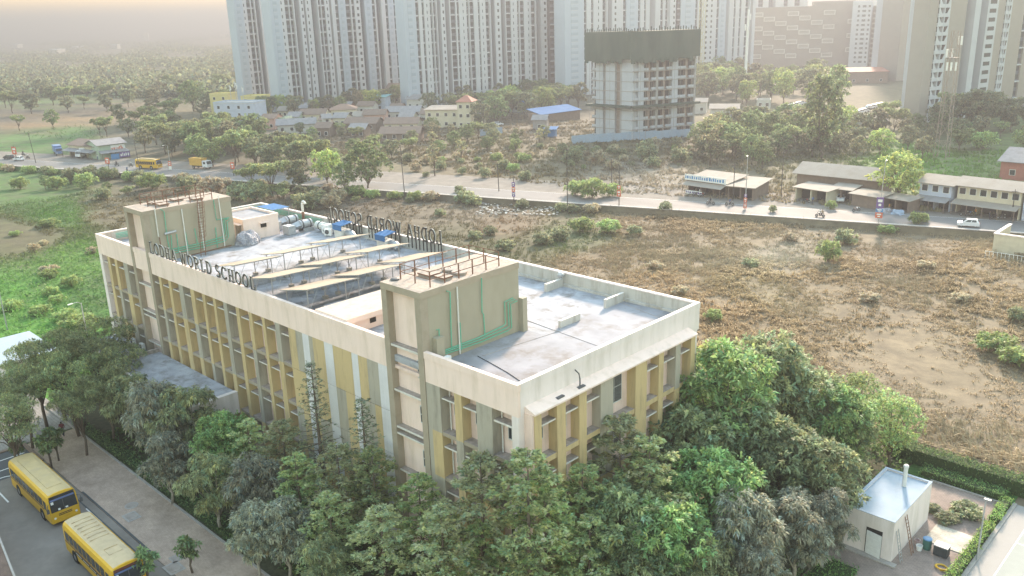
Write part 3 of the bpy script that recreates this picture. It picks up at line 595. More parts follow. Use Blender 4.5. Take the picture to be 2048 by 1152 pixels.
def blob(name, label, cat, c, r, m, seed, n=3, amp=.25, group=None, flat=1.0):
    bm = bmesh.new(); bmesh.ops.create_icosphere(bm, subdivisions=n, radius=1); rr = random.Random(seed); ph = [rr.uniform(0, 6) for _ in range(6)]
    for v in bm.verts:
        p = v.co; k = 1+amp*(sin(p.x*4+ph[0])*cos(p.y*5+ph[1])+.6*sin(p.z*7+ph[2]+p.x*5)+.4*sin(p.y*11+ph[3])+rr.uniform(-.35, .35)*(n > 4))
        v.co = Vector((p.x*r[0]*k, p.y*r[1]*k, max(-.02, p.z*r[2]*k*flat)))
    me = bpy.data.meshes.new(name); bm.to_mesh(me); bm.free(); me.materials.append(m)
    o = bpy.data.objects.new(name, me); COL.objects.link(o); o.location = c; return tag(o, label, cat, group)
blob('wrapped_heap', 'heap of grey and white wrapped bundles between the rear stair tower and plant room', 'heap', (-53.3, 11.3, ZD), (1.3, 1.5, 1.45), M['tarp'], 3, 5, .09)
# exhaust fans with ducts by the far corner
def fan(x, y, s, label, grp='exhaust fans at the far roof corner'):
    root = thing('exhaust_fan', label, 'fan', (x, y, ZD), 0, grp)
    MB().tube([(0, 0, .9), (0, 1.9*s, .9)], .62*s, M['steel'], 16).build('drum', root)
    [MB().tube([(0, q, .9), (0, q+.1, .9)], .70*s, M['dark_steel'], 16).build('flange', root) for q in (.25, 1.5*s)]
    MB().box(-.75*s, .75*s, -1.9, -.9, .05, 1.3*s, M['steel']).build('duct', root)
    MB().tube([(0, -.95, .8), (0, .05, .9)], .5*s, M['steel'], 4, r1=.62*s).build('cone', root)
    MB().box(-.6, -.5, .2, 1.7, 0, .5, M['steel']).box(.5, .6, .2, 1.7, 0, .5, M['steel']).build('stand', root)
fan(-56.6, 18.4, .85, 'large galvanised exhaust fan nearest the rear parapet'); fan(-53.2, 18.2, .85, 'large galvanised exhaust fan nearest the open roof')
root = thing('duct_unit', 'pale ducted blower with a dark strap near the far parapet', 'blower', (-52.0, 20.0, ZD), -pi/2)
MB().tube([(0, 0, .75), (0, 1.5, .75)], .5, M['whitepipe'], 12).build('drum', root); MB().tube([(0, .7, .75), (0, .85, .75)], .55, M['dark_steel'], 12).build('strap', root); MB().box(-.5, .5, 1.5, 2.6, .1, 1.1, M['white']).build('duct', root)
root = thing('gooseneck_vent', 'tall curved white vent pipe rising above the far parapet', 'vent', (-56.4, 20.9, ZD))
MB().tube([(0, 0, 0), (0, 0, 2.6)]+[(.35-.35*cos(a), 0, 2.6+.35*sin(a)) for a in np.linspace(.2, 2.9, 7)], .15, M['whitepipe'], 10).build('pipe', root); MB().cyl((0, 0, 0), (0, 0, 1.6), .17, M['rust'], 10).build('base', root)
def canopy_vent(x, y, w, label):
    root = thing('vent_hood', label, 'vent', (x, y, ZD), 0, 'blue roofed vents along the far parapet')
    MB().box(0, w, 0, 1.3, 0, .95, M['shade']).build('curb', root)
    MB().faces([(-.15, -.15, 1.55), (w+.15, -.15, 1.55), (w+.15, 1.5, 1.75), (-.15, 1.5, 1.75), (-.15, -.15, 1.6), (w+.15, -.15, 1.6), (w+.15, 1.5, 1.8), (-.15, 1.5, 1.8)], [(3, 2, 1, 0), (4, 5, 6, 7), (0, 1, 5, 4), (1, 2, 6, 5), (2, 3, 7, 6), (3, 0, 4, 7)], M['blue']).box(-.12, w+.12, -.13, -.08, .95, 1.55, M['blue']).build('hood', root)
    MB().tube([(w+.1, .7, .6), (w+.9, .7, .6), (w+1.4, .7, .25)], .42, M['steel'], 12).build('elbow', root)
canopy_vent(-47.6, 19.3, 1.5, 'blue roofed vent with a steel elbow, behind the word school'); canopy_vent(-39.6, 19.3, 1.5, 'blue roofed vent with a steel elbow, nearest the front of the mirrored letters')
root = thing('blue_shelter', 'flat blue sheet shelter over equipment at the far roof corner', 'shelter', (-62.2, 18.0, ZD))
MB().box(0, 3.6, 0, 2.4, 2.0, 2.06, M['bluepale'], top=M['blue']).build('roof', root)
for p in ((.1, .1), (3.5, .1), (.1, 2.3), (3.5, 2.3)): MB().box(p[0]-.04, p[0]+.04, p[1]-.04, p[1]+.04, 0, 2.0, M['steel']).build('leg', root)
def outdoor_unit(x, y, rz, label, s=1.0, z=ZD):
    root = thing('outdoor_unit', label, 'air conditioner', (x, y, z), rz)
    MB().box(-.42*s, .42*s, -.16*s, .16*s, .1, .7*s+.1, M['white']).build('case', root)
    MB().cyl((-.08*s, -.17*s, .42*s+.05), (-.08*s, -.185*s, .42*s+.05), .25*s, M['dark_steel'], 16).build('fan_grille', root); MB().box(-.35*s, -.28*s, -.14*s, .14*s, 0, .1, M['steel']).box(.28*s, .35*s, -.14*s, .14*s, 0, .1, M['steel']).build('foot', root)
    return root
outdoor_unit(-7.95, .95, pi/2+.25, 'white outdoor unit behind the front parapet by the front stair tower', 1.1)
outdoor_unit(-49.6, 19.6, .5, 'grey outdoor unit by the far parapet, left of the pair', 1.1); outdoor_unit(-48.7, 19.2, .5, 'grey outdoor unit by the far parapet, right of the pair', 1.1)
outdoor_unit(-61.0, -.35, 0, 'white outdoor unit on the lower terrace by the left fins', 1.0, 5.9); outdoor_unit(-58.6, -.35, 0, 'white outdoor unit on the lower terrace by the rear stair tower', 1.0, 5.9)
root = thing('roof_hatch', 'low white box hatch in front of the nearest solar row', 'hatch', (-24.2, 2.0, ZD), 0)
MB().box(0, 1.9, 0, 1.5, -.02, 1.0, M['white_wall']).box(-.12, 2.02, -.12, 1.62, 1.0, 1.1, M['white_wall'], top=M['roofb']).build('box', root)
M['skytop'] = mat('dusty_slab_top', (0.46, 0.40, 0.34), .9, .15, 3, dirt=(.33, .28, .23), dirt_amt=.6, dirt_scale=1.2)
root = thing('skylight_block', 'low flat cream roof block beside the front stair tower', 'roof block', (-23.2, .3, ZD), 0)
MB().box(.2, 4.1, .0, 7.6, -.02, 1.0, M['cream']).box(0, 4.35, -.02, 7.8, 1.0, 1.42, M['cream'], top=M['skytop']).build('wall', root); MB().box(4.1, 4.14, 2.4, 3.0, .45, .85, M['darkvoid']).build('opening', root)
for (x, y, s, n) in ((-11.0+.7, 0, 0, ''),): pass
def coil(c, r, m, name, label, turns=5, t=.03):
    pts = [(r*(1+.12*sin(i*.9))*cos(i*.52), r*.9*(1+.1*cos(i*.7))*sin(i*.52), t+.012*i % .14+.02*sin(i*1.7)) for i in range(turns*12)]
    o = MB().tube(pts, t, m, 5).build(name); o.location = c; return tag(o, label, 'hose' if 'hose' in name else 'cable')
coil((-6.5, 1.75, ZD+.02), .5, M['black'], 'cable_coil', 'loose black cable coil on the white roof by the front stair tower', 3, .035)
o = tag(MB().tube([tuple(on(x, y, 2, ZD+.04)) for x, y in ((955, 712), (985, 728), (1015, 745), (1040, 762))], .025, M['black'], 5).build('cable'), 'thin cable lying across the white roof towards the near corner', 'cable')
o = blob('plastic_bag', 'pale blue plastic bag on the roof beside the cable coil', 'bag', (-7.0, 1.35, ZD), (.3, .35, .3), mat('bag_plastic', (.42, .60, .66), .5, .2, 4), 9, 2, .2)
def whirly(x, y, label):
    root = thing('turbine_vent', label, 'vent', (x, y, ZD+.7)); MB().lathe((0, 0, 0), [(.16, 0), (.16, .2), (.3, .3), (.34, .5), (.25, .68), (.08, .75)], M['steel'], 16).build('head', root)
whirly(-14.3, 21.0, 'small round metal vent on the far parapet upstand')
for (px_, lb) in (((1118, 793), 'small black spotlight nearest the near corner on the short canopy'), ((1160, 770), 'black spotlight on a curved arm on the short canopy')):
    p = on(px_[0], px_[1], 0, .45); arm = px_[0] > 1150
    root = thing('canopy_light', lb, 'lamp', (.45, p[1], 16.12)); 
    if arm: MB().tube([(0, 0, 0), (0, 0, .6), (-.05, -.05, 1.0), (-.15, -.35, 1.35)], .05, M['dark_steel'], 6).build('arm', root)
    MB().box(-.22, .22, -.35, .35, .0, .09, M['dark_steel']).build('base', root)
for k, (x, y) in enumerate(((-62.6, 6.0), (-63.4, 7.4), (-64.5, 4.0))):
    outdoor_unit(x, y, .4*k, ('grey unit on the left roof end, nearest the rear stair tower', 'grey unit on the left roof end, middle of three', 'grey unit on the left roof end, nearest the left parapet')[k], 1.2)

for k, (a_, c_) in enumerate((((1052, 640), (1195, 692)), ((965, 712), (1120, 662)), ((1190, 585), (1330, 640)))):
    tag(MB().tube([tuple(on(a_[0], a_[1], 2, ZD+.02)), tuple(on(c_[0], c_[1], 2, ZD+.02))], .022, M['ledge'], 4).build('roof_seam', school))
# ---------------------------------------------------------------- buses, cars, bikes and people
M['busy'] = mat('bus_yellow', (.62, .36, .02), 0.4, 0.08, 1.5, dirt=(.42, .27, .06), dirt_amt=.35, dirt_scale=.8); M['busroof'] = mat('bus_roof_dust', (.50, .38, .19), 0.7, 0.12, 1.2, dirt=(.42, .33, .2), dirt_amt=.7, dirt_scale=.7)
M['busroof2'] = mat('bus_roof_tan', (.50, .39, .24), 0.8, 0.12, 1.2, dirt=(.38, .3, .2), dirt_amt=.6, dirt_scale=.7); M['maroon'] = mat('maroon_stripe', (.12, .04, .03), .5, .1, 3); M['busglass'] = mat('bus_glass', (.03, .035, .04), .15, .3, 2, spec=.6)
M['chrome'] = mat('wheel_rim', (.35, .35, .36), .4, .15, 6, metal=.6); M['lampg'] = mat('headlamp', (.75, .75, .72), .2, .05, 6); M['redlamp'] = mat('tail_lamp', (.35, .02, .015), .3, .1, 6)
M['bannerblue'] = mat('windscreen_strip', (.10, .14, .30), .5, .15, 3)
def wheel(root, x, y, r, w, name='wheel'):
    t = MB(); s = 1 if y > 0 else -1
    pr = [(r*.62, -w/2), (r*.95, -w/2), (r, -w*.3), (r, w*.3), (r*.95, w/2), (r*.62, w/2)]
    n = 18; vs = []; fs = []
    for (rr, yy) in pr:
        for j in range(n): a = 2*pi*j/n; vs.append((x+rr*cos(a), y+yy, r+rr*sin(a)))
    for i in range(len(pr)-1):
        for j in range(n): fs.append((i*n+j, i*n+(j+1) % n, (i+1)*n+(j+1) % n, (i+1)*n+j))
    o = MB().faces(vs, fs, M['black']).build('wheel', root)
    MB().cyl((x, y-w*.3, r), (x, y+w*.38*s+w*.04*s, r), r*.64, M['chrome'], 14).build('rim', o); return o
def bus(name, label, loc, rz, Lb=9.6, Wd=2.4, H=3.0, old=False, group=None):
    root = thing(name, label, 'bus', loc, rz, group); w = Wd/2; h = Lb/2
    prof = [(-w, .42), (-w, 1.35), (-w*.99, 2.45), (-w*.93, 2.74), (-w*.8, 2.90), (-w*.4, 2.99), (0, 3.01), (w*.4, 2.99), (w*.8, 2.90), (w*.93, 2.74), (w*.99, 2.45), (w, 1.35), (w, .42)]
    prof = [(y, z*H/3.0) for (y, z) in prof]; n = len(prof)
    def front(z): return h-(max(0, z-1.35)*.22 if not old else max(0, z-1.45)*.10)
    st = []
    for t, k in ((-1, 0), (-.985, 1), (.9, 1), (.985, 1), (1, 0)):
        row = []
        for (y, z) in prof:
            sc = .955 if k == 0 else 1.0; xx = (front(z) if t == 1 else front(z)-.10 if t == .985 else h*t)
            zz = z if z < 1 else 1+(z-1)*(.985 if k == 0 else 1); row.append((xx, y*sc, zz))
        st.append(row)
    vs = [p for r in st for p in r]; b = MB(); base = 0; fs = []; top = []
    for i in range(len(st)-1):
        for j in range(n-1):
            f = (i*n+j, i*n+j+1, (i+1)*n+j+1, (i+1)*n+j); (top if j in (4, 5, 6, 7) and 0 < i < 3 else fs).append(f)
        fs.append((i*n+n-1, i*n, (i+1)*n, (i+1)*n+n-1))
    fs.append(tuple(range(n))); fs.append(tuple((len(st)-1)*n+j for j in range(n))[::-1])
    k = len(b.v); b.v.extend(vs); my, mr = b._m(M['busy']), b._m(M['busroof2'] if old else M['busroof'])
    for f in fs: b.f.append(f); b.mi.append(my)
    for f in top: b.f.append(f); b.mi.append(mr)
    o = b.build('body', root, smooth=False)
    z0, z1 = 1.5*H/3, 2.3*H/3; nw = 8 if not old else 9; x0 = -h+.35; x1 = h-1.55
    for s in (-1, 1):
        for i in range(nw):
            a0 = x0+(x1-x0)*i/nw+.065; a1 = x0+(x1-x0)*(i+1)/nw-.065
            MB().box(a0, a1, s*w-.03, s*w+.012*s, z0, z1, M['busglass']).build('window', root) if s > 0 else MB().box(a0, a1, -w-.012, -w+.03, z0, z1, M['busglass']).build('window', root)
        y0, y1 = (w-.02, w+.014) if s > 0 else (-w-.014, -w+.02)
        MB().box(-h+.2, h-1.4, y0, y1, 1.30, 1.40, M['maroon']).build('stripe', root)
        if old:
            MB().box(-h+2.2, h-2.0, y0, y1, .98, 1.24, M['black']).build('side_band', root)
            q = MB()
            for i in range(26):
                xx = -h+2.4+i*.2
                if i % 7 != 6: q.box(xx, xx+.11, (w+.012 if s > 0 else -w-.017), (w+.017 if s > 0 else -w-.012), 1.06, 1.16, M['white'])
            q.build('lettering', root)
        d = MB().box(h-1.42, h-.62, y0, y1, .5, 2.35*H/3, M['busy']).build('door', root); MB().box(h-1.36, h-.68, *((w, w+.02) if s > 0 else (-w-.02, -w)), 1.45, 2.28*H/3, M['busglass']).build('door_window', d)
        for xx in (-h+1.9, h-2.2):
            MB().cyl((xx, s*(w-.06), .5), (xx, s*(w+.006), .5), .60, M['black'], 20).build('wheel_arch', root); wheel(root, xx, s*(w-.10), .46, .26)
        MB().tube([(h-.25, s*(w-.05), 2.2), (h+.18, s*(w+.14), 2.25), (h+.2, s*(w+.16), 1.9)], .03, M['dark_steel'], 5).box(h+.14, h+.24, s*(w+.16)-.1, s*(w+.16)+.1, 1.6, 2.0, M['dark_steel']).build('mirror', root)
        MB().cyl((h-.05, s*w*.72, .85), (h+.02, s*w*.72, .85), .10, M['lampg'], 14).build('headlight', root)
        MB().box(-h-.02, -h+.02, s*w*.85-.1, s*w*.85+.1, .8, 1.1, M['redlamp']).build('tail_light', root)
    zb, zt = 1.42, 2.55*H/3
    f = MB(); q = [(front(zb)+.015, -w*.9, zb), (front(zb)+.015, w*.9, zb), (front(zt)+.015, w*.87, zt), (front(zt)+.015, -w*.87, zt)]
    q2 = [(p[0]-.12, p[1], p[2]) for p in q]; f.faces(q+q2, [(0, 1, 2, 3), (4, 7, 6, 5), (0, 4, 5, 1), (1, 5, 6, 2), (2, 6, 7, 3), (3, 7, 4, 0)], M['busglass']); ws_ = f.build('windscreen', root)
    def wp(y, t, d=.022): return (front(zb)+(front(zt)-front(zb))*t+d, y, zb+(zt-zb)*t)
    def wq(y0, y1, t0, t1, m, nm):
        q = [wp(y0, t0), wp(y1, t0), wp(y1, t1), wp(y0, t1)]; MB().faces(q+[(p[0]-.02, p[1], p[2]) for p in q], [(0, 1, 2, 3), (4, 7, 6, 5), (0, 4, 5, 1), (1, 5, 6, 2), (2, 6, 7, 3), (3, 7, 4, 0)], m).build(nm, ws_)
    wq(-.02, .02, .02, .98, M['dark_steel'], 'centre_bar'); wq(-w*.82, w*.82, .84, .97, M['bannerblue'], 'sun_strip'); wq(-.5, -.32, .06, .2, M['white'], 'sticker'); wq(.1, .3, .05, .17, M['white'], 'sticker'); wq(-w*.8, -w*.62, .6, .8, M['white'], 'sticker')
    MB().box(front(zt)-.1, front(zt)+.03, -w*.85, w*.85, zt+.02, zt+.22, M['maroon' if old else 'busglass']).build('destination_board', root)
    MB().box(h-.1, h+.05, -w*.95, w*.95, .42, .66, M['dark_steel' if old else 'busy']).build('bumper', root); g = MB()
    for i in range(2): g.box(h-.03, h+.015, -w*.45, w*.45, .98+i*.13, 1.04+i*.13, M['black'])
    g.build('grille', root); MB().tube([(h+.02, -.3, 1.45), (front(2.0)+.04, .1, 2.0)], .015, M['black'], 4).build('wiper', root)
    MB().box(-h-.012, -h+.1, -w*.8, w*.8, 1.6, 2.4, M['busglass']).build('rear_window', root)
    if old:
        for i in range(7): MB().box(-h+1.0+i*.62, -h+1.06+i*.62, -w*.62, w*.62, 2.985*H/3, 3.04*H/3, M['busroof2']).build('roof_rib', root)
        MB().box(1.9, 1.98, -.5, .5, 3.0, 3.09, M['busroof2']).box(1.98, 2.9, -.5, .5, 3.0, 3.03, M['busroof2']).build('roof_hatch', root)
    else:
        MB().box(-h+1.0, h-1.7, -w*.5, w*.5, 2.99, 3.03, M['busroof']).build('roof_panel', root)
    return root
bus('school_bus', 'yellow school bus with flat dusty roof and big windscreen, behind the tan roofed bus', (-43.3, -17.0, .02), 0, 10.2)
bus('school_bus', 'yellow bus with ribbed tan roof cut off by the bottom edge', (-28.6, -17.55, .02), 0, 9.8, old=True)
def px_heading(a, z=ROADZ+.05):
    p0, p1 = G(a[0], a[1], z), G(a[2], a[3], z); return p0, p1, atan2(p1[1]-p0[1], p1[0]-p0[0])
RA = math.atan(SL)
def onroad(x, y, z=ROADZ+.05): return tuple(G(x, y, z))
bus('road_bus', 'small yellow bus driving on the far road beside the pole', onroad(299, 337), RA+.05, 8.2, 2.3, 2.9)
def truck(name, label, loc, rz, cargo, cab):
    root = thing(name, label, 'truck', loc, rz)
    MB().box(-3.6, 1.2, -1.1, 1.1, 1.0, 3.0, cargo).box(-3.66, 1.26, -1.15, 1.15, 2.9, 3.06, cargo).build('cargo_box', root)
    MB().box(-3.5, 3.0, -.4, .4, .55, .98, M['dark_steel']).build('chassis', root)
    b = MB(); b.extr([(1.3, .6), (3.25, .6), (3.25, 1.45), (2.85, 2.4), (1.3, 2.45)], -1.02, 1.02, cab, ax=1); b.build('cab', root)
    MB().faces([(3.27, -.9, 1.5), (3.27, .9, 1.5), (2.92, .85, 2.3), (2.92, -.85, 2.3), (3.1, -.9, 1.5), (3.1, .9, 1.5), (2.8, .85, 2.3), (2.8, -.85, 2.3)], [(0, 1, 2, 3), (0, 4, 5, 1), (1, 5, 6, 2), (2, 6, 7, 3), (3, 7, 4, 0)], M['busglass']).build('windscreen', root)
    for s in (-1, 1):
        MB().box(1.7, 2.6, s*1.02-.012, s*1.02+.012, 1.5, 2.2, M['busglass']).build('side_window', root); MB().box(3.2, 3.28, s*.75-.15, s*.75+.15, .8, 1.02, M['lampg']).build('headlight', root)
        for x in (-2.3, 2.2): wheel(root, x, s*.9, .42, .25)
    return root
M['orange'] = mat('ochre_truck_paint', (.55, .32, .06), .6, .1, 2, dirt=(.35, .24, .1), dirt_amt=.4); M['silver'] = mat('white_car_paint', (.66, .67, .70), .3, .04, 2, spec=.6); M['carblue'] = mat('blue_truck_paint', (.12, .2, .4), .5, .1, 2); M['cardark'] = mat('dark_car_paint', (.04, .045, .05), .3, .1, 2)
M['carred'] = mat('red_paint', (.4, .06, .04), .5, .1, 2)
truck('cargo_truck', 'yellow ochre box truck with white cab on the far road', onroad(404, 337), RA-.02, M['orange'], M['silver'])
truck('delivery_van', 'white box van parked facing the road at the left shops', onroad(172, 314), -1.15, M['silver'], M['silver'])
truck('pickup_truck', 'blue pickup truck parked left of the white box van', onroad(117, 309), -.2, M['carblue'], M['carblue'])
def car(name, label, loc, rz, m, L=3.7, group=None, lite=False):
    root = thing(name, label, 'car', loc, rz, group); k = L/3.7; w = .78
    side = [(-1.82, .28), (1.80, .28), (1.86, .55), (1.78, .78), (1.05, .92), (-1.70, .95), (-1.85, .75)]
    b = MB(); b.extr([(x*k, z) for x, z in side], -w, w, m, ax=1)
    lo = [(-1.72, .945), (1.08, .915)]; hi = [(-1.42, 1.46), (.30, 1.47)]
    v = []
    for (x, z), yy in ((lo[0], w-.03), (lo[1], w-.03), (hi[1], w-.2), (hi[0], w-.2)): v += [(x*k, -yy, z), (x*k, yy, z)]
    b.faces(v, [(0, 1, 3, 2), (2, 3, 5, 4), (4, 5, 7, 6), (6, 7, 1, 0), (0, 2, 4, 6), (1, 7, 5, 3)], m); b.build('body', root)
    if lite: MB().box(-1.3*k, .55*k, -w+.06, w-.06, 1.0, 1.34, M['busglass']).build('window', root)
    def lp(a, c, t): return tuple(a[i]+(c[i]-a[i])*t for i in range(3))
    if not lite:
        for s in (-1, 1):
            a, bb, c, d = (lo[0][0]*k, s*(w-.02), lo[0][1]), (lo[1][0]*k, s*(w-.02), lo[1][1]), (hi[1][0]*k, s*(w-.19), hi[1][1]), (hi[0][0]*k, s*(w-.19), hi[0][1])
            for (t0, t1) in ((.14, .47), (.52, .86)):
                A, B_ = lp(lp(a, bb, t0), lp(d, c, t0), .12), lp(lp(a, bb, t1), lp(d, c, t1), .12); C_, D_ = lp(lp(a, bb, t1), lp(d, c, t1), .86), lp(lp(a, bb, t0), lp(d, c, t0), .86)
                q = [(p[0], p[1]+s*.012, p[2]) for p in (A, B_, C_, D_)]; MB().faces(q+[(p[0], p[1]-s*.03, p[2]) for p in q], [(0, 1, 2, 3), (0, 4, 5, 1), (1, 5, 6, 2), (2, 6, 7, 3), (3, 7, 4, 0)], M['busglass']).build('side_window', root)
            for x in (-1.15*k, 1.15*k): wheel(root, x, s*(w-.10), .28, .17)
            MB().box(1.70*k, 1.845*k, s*.55-.16, s*.55+.16, .62, .76, M['lampg']).build('headlight', root); MB().box(-1.86*k, -1.74*k, s*.65-.08, s*.65+.08, .7, .9, M['redlamp']).build('tail_light', root)
            MB().box(.62*k, .75*k, s*(w+.1)-.08, s*(w+.1)+.08, .95, 1.08, m).build('mirror', root)
        for (p, q_, nm) in ((lo[1], hi[1], 'windscreen'), (lo[0], hi[0], 'rear_window')):
            sg = 1 if nm == 'windscreen' else -1; P_ = [(p[0]*k+(q_[0]-p[0])*k*t+sg*.014, yy, p[1]+(q_[1]-p[1])*t+.008) for t, yy in ((.1, -w+.1), (.1, w-.1), (.9, w-.25), (.9, -w+.25))]
            MB().faces(P_+[(c[0]-sg*.05, c[1], c[2]-.03) for c in P_], [(0, 1, 2, 3), (0, 4, 5, 1), (1, 5, 6, 2), (2, 6, 7, 3), (3, 7, 4, 0)], M['busglass']).build(nm, root)
    else:
        for x in (-1.15*k, 1.15*k):
            for s in (-1, 1): MB().cyl((x, s*(w-.18), .28), (x, s*(w+.005), .28), .28, M['black'], 10).build('wheel', root)
    return root
car('hatchback_car', 'small white hatchback driving left on the road at the right edge', onroad(1936, 453), RA+pi, M['silver'])
car('parked_car', 'white car parked nose out in the open shed', onroad(1681, 402), -1.2, M['silver'])
car('parked_car', 'dark car on the road at the far left edge', onroad(18, 318), RA+pi, M['cardark']); car('parked_car', 'red and white car ahead of the dark car at the far left', onroad(38, 321), RA+pi, M['silver'])
# people: one skinned figure, coloured by height
M['skin'] = mat('brown_skin', (.20, .10, .06), .6, .08, 5); M['hair'] = mat('black_hair', (.012, .01, .01), .6, .1, 8)
for k, c in dict(white=(.6, .6, .58), dark=(.04, .04, .05), blue=(.08, .13, .25), maroon=(.16, .04, .05), khaki=(.25, .2, .13), orange=(.5, .2, .05)).items(): M['cl_'+k] = mat('cloth_'+k, c, .9, .15, 6)
def person(label, loc, rz, top, legs, pose='walk', group=None):
    if pose == 'ride':
        J = dict(pel=(0, 0, .0), ch=(.12, 0, .40), nk=(.16, 0, .55), hd=(.18, 0, .66), ht=(.19, 0, .80), ls=(.14, .19, .48), le=(.30, .24, .28), lh=(.52, .22, .30), rs=(.14, -.19, .48), re=(.30, -.24, .28), rh=(.52, -.22, .30), lk=(.40, .20, -.08), la=(.18, .2, -.48), lf=(.34, .2, -.52), rk=(.40, -.20, -.08), ra=(.18, -.2, -.48), rf=(.34, -.2, -.52)); base = 0
    else:
        st = .16 if pose == 'walk' else .02
        J = dict(pel=(0, 0, .92), ch=(.02, 0, 1.28), nk=(.02, 0, 1.43), hd=(.04, 0, 1.53), ht=(.04, 0, 1.66), ls=(.02, .19, 1.36), le=(-.06, .24, 1.10), lh=(.05+st*.6, .23, .88), rs=(.02, -.19, 1.36), re=(-.02, -.24, 1.10), rh=(.10, -.2, .9), lk=(st+.03, .09, .50), la=(st*1.1, .09, .08), lf=(st*1.1+.15, .1, .04), rk=(-st*.4+.04, -.09, .50), ra=(-st*1.3, -.09, .10), rf=(-st*1.3+.14, -.1, .04))
    E = [('pel', 'ch'), ('ch', 'nk'), ('nk', 'hd'), ('hd', 'ht'), ('ch', 'ls'), ('ls', 'le'), ('le', 'lh'), ('ch', 'rs'), ('rs', 're'), ('re', 'rh'), ('pel', 'lk'), ('lk', 'la'), ('la', 'lf'), ('pel', 'rk'), ('rk', 'ra'), ('ra', 'rf')]
    R = dict(pel=.15, ch=.16, nk=.06, hd=.10, ht=.085, ls=.075, le=.05, lh=.045, rs=.075, re=.05, rh=.045, lk=.075, la=.05, lf=.05, rk=.075, ra=.05, rf=.05)
    ks = list(J); me = bpy.data.meshes.new('person'); me.from_pydata([J[k] for k in ks], [(ks.index(a), ks.index(c)) for a, c in E], [])
    o = bpy.data.objects.new('person', me); COL.objects.link(o); o.modifiers.new('skin', 'SKIN'); sub = o.modifiers.new('sub', 'SUBSURF'); sub.levels = 1; sub.render_levels = 1
    if not me.skin_vertices: pass
    for i, k in enumerate(ks): me.skin_vertices[0].data[i].radius = (R[k], R[k]); me.skin_vertices[0].data[i].use_root = (k == 'pel')
    dg = bpy.context.evaluated_depsgraph_get(); m2 = bpy.data.meshes.new_from_object(o.evaluated_get(dg)); o.modifiers.clear(); o.data = m2
    mats = [top, legs, M['skin'], M['hair']]; m2.materials.clear()
    for m in mats: m2.materials.append(m)
    hz = J['pel'][2]+.04; nz = J['nk'][2]; 
    for p in m2.polygons:
        c = p.center; hand = min((Vector(c)-Vector(J['lh'])).length, (Vector(c)-Vector(J['rh'])).length)
        p.material_index = 3 if c.z > J['hd'][2]+.07 or (c.z > nz+.04 and c.x < J['hd'][0]-.04) else 2 if c.z > nz or hand < .10 else 0 if (c.z > hz or abs(c.y) > .17 and pose != 'ride') else 1
        p.use_smooth = True
    o.location = loc; o.rotation_euler = (0, 0, rz); return tag(o, label, 'person', group)
def motorbike(label, loc, rz, m, rider=None, pillion=None):
    root = thing('motorcycle', label, 'motorcycle', loc, rz, 'motorcycles on and by the road')
    for x in (-.62, .66): wheel(root, x, 0.001, .30, .10)
    MB().tube([(-.62, 0, .32), (-.1, 0, .5), (.35, 0, .72), (.52, 0, .9), (.66, 0, .32)], .05, M['dark_steel'], 6).box(-.18, .25, -.13, .13, .22, .52, M['dark_steel']).build('frame', root)
    MB().lathe((.18, 0, .66), [(.10, 0), (.17, .08), (.16, .18), (.06, .24)], m, 12).build('fuel_tank', root); MB().box(-.75, .05, -.13, .13, .74, .83, M['black']).build('seat', root)
    MB().tube([(.45, -.33, 1.02), (.52, -.1, .96), (.52, .1, .96), (.45, .33, 1.02)], .022, M['dark_steel'], 5).build('handlebar', root); MB().cyl((.60, 0, .82), (.68, 0, .82), .09, M['lampg'], 10).build('headlight', root)
    def at_(x): return (loc[0]+x*cos(rz), loc[1]+x*sin(rz), loc[2]+.86)
    if rider: person(rider[0], at_(-.1), rz, rider[1], rider[2], 'ride')
    if pillion: person(pillion[0], at_(-.55), rz, pillion[1], pillion[2], 'ride')
    return root
motorbike('dark motorcycle on the road in front of the signed shop, left of the pair', onroad(1421, 409), RA+pi, M['cardark'], ('rider in dark clothes on the motorcycle in front of the signed shop', M['cl_dark'], M['cl_dark']))
motorbike('dark motorcycle by the banner pole, right of the pair', onroad(1459, 411), RA, M['cardark'], ('rider in blue on the motorcycle nearest the banner pole', M['cl_blue'], M['cl_dark']))
motorbike('white scooter carrying two people at the near road edge', onroad(1640, 434), RA+pi, M['silver'], ('rider in white steering the scooter at the near road edge', M['cl_white'], M['cl_dark']), ('pillion passenger in khaki on the scooter at the near road edge', M['cl_khaki'], M['cl_dark']))
motorbike('motorcycle by the left shops heading towards the bus', onroad(234, 332), RA+pi, M['cardark'], ('rider in dark clothes near the left shops', M['cl_dark'], M['cl_dark']))
motorbike('motorcycle close behind the yellow road bus', onroad(262, 333), RA, M['cardark'], ('rider in a white shirt behind the yellow road bus', M['cl_white'], M['cl_dark']))
motorbike('motorcycle at the far left of the road, left one', onroad(47, 311), RA, M['silver'], ('rider in black at the far left of the road', M['cl_dark'], M['cl_dark'])); motorbike('motorcycle at the far left of the road, right one', onroad(56, 317), RA, M['carred'], ('rider in white at the far left of the road', M['cl_white'], M['cl_dark']))
motorbike('dark motorcycle parked before the two storey shop', onroad(1988, 437), 1.2, M['cardark']); motorbike('red motorcycle parked under the left shop front with posters', onroad(205, 318), .8, M['carred'])
person('person in dark clothes standing beside the parked motorcycle at the two storey shop', onroad(1978, 439), .6, M['cl_dark'], M['cl_dark'], 'stand')
person('person in blue walking along the near edge of the far left road', onroad(255, 345), RA+pi, M['cl_blue'], M['cl_dark'])
person('person in maroon walking along the paved walkway beneath the garden trees', tuple(G(127, 872, .09)), 2.6, M['cl_maroon'], M['cl_dark'], 'walk')
person('person in orange standing by the blue sacks under the roadside tree', onroad(1778, 422), 3.6, M['cl_orange'], M['cl_khaki'], 'stand')
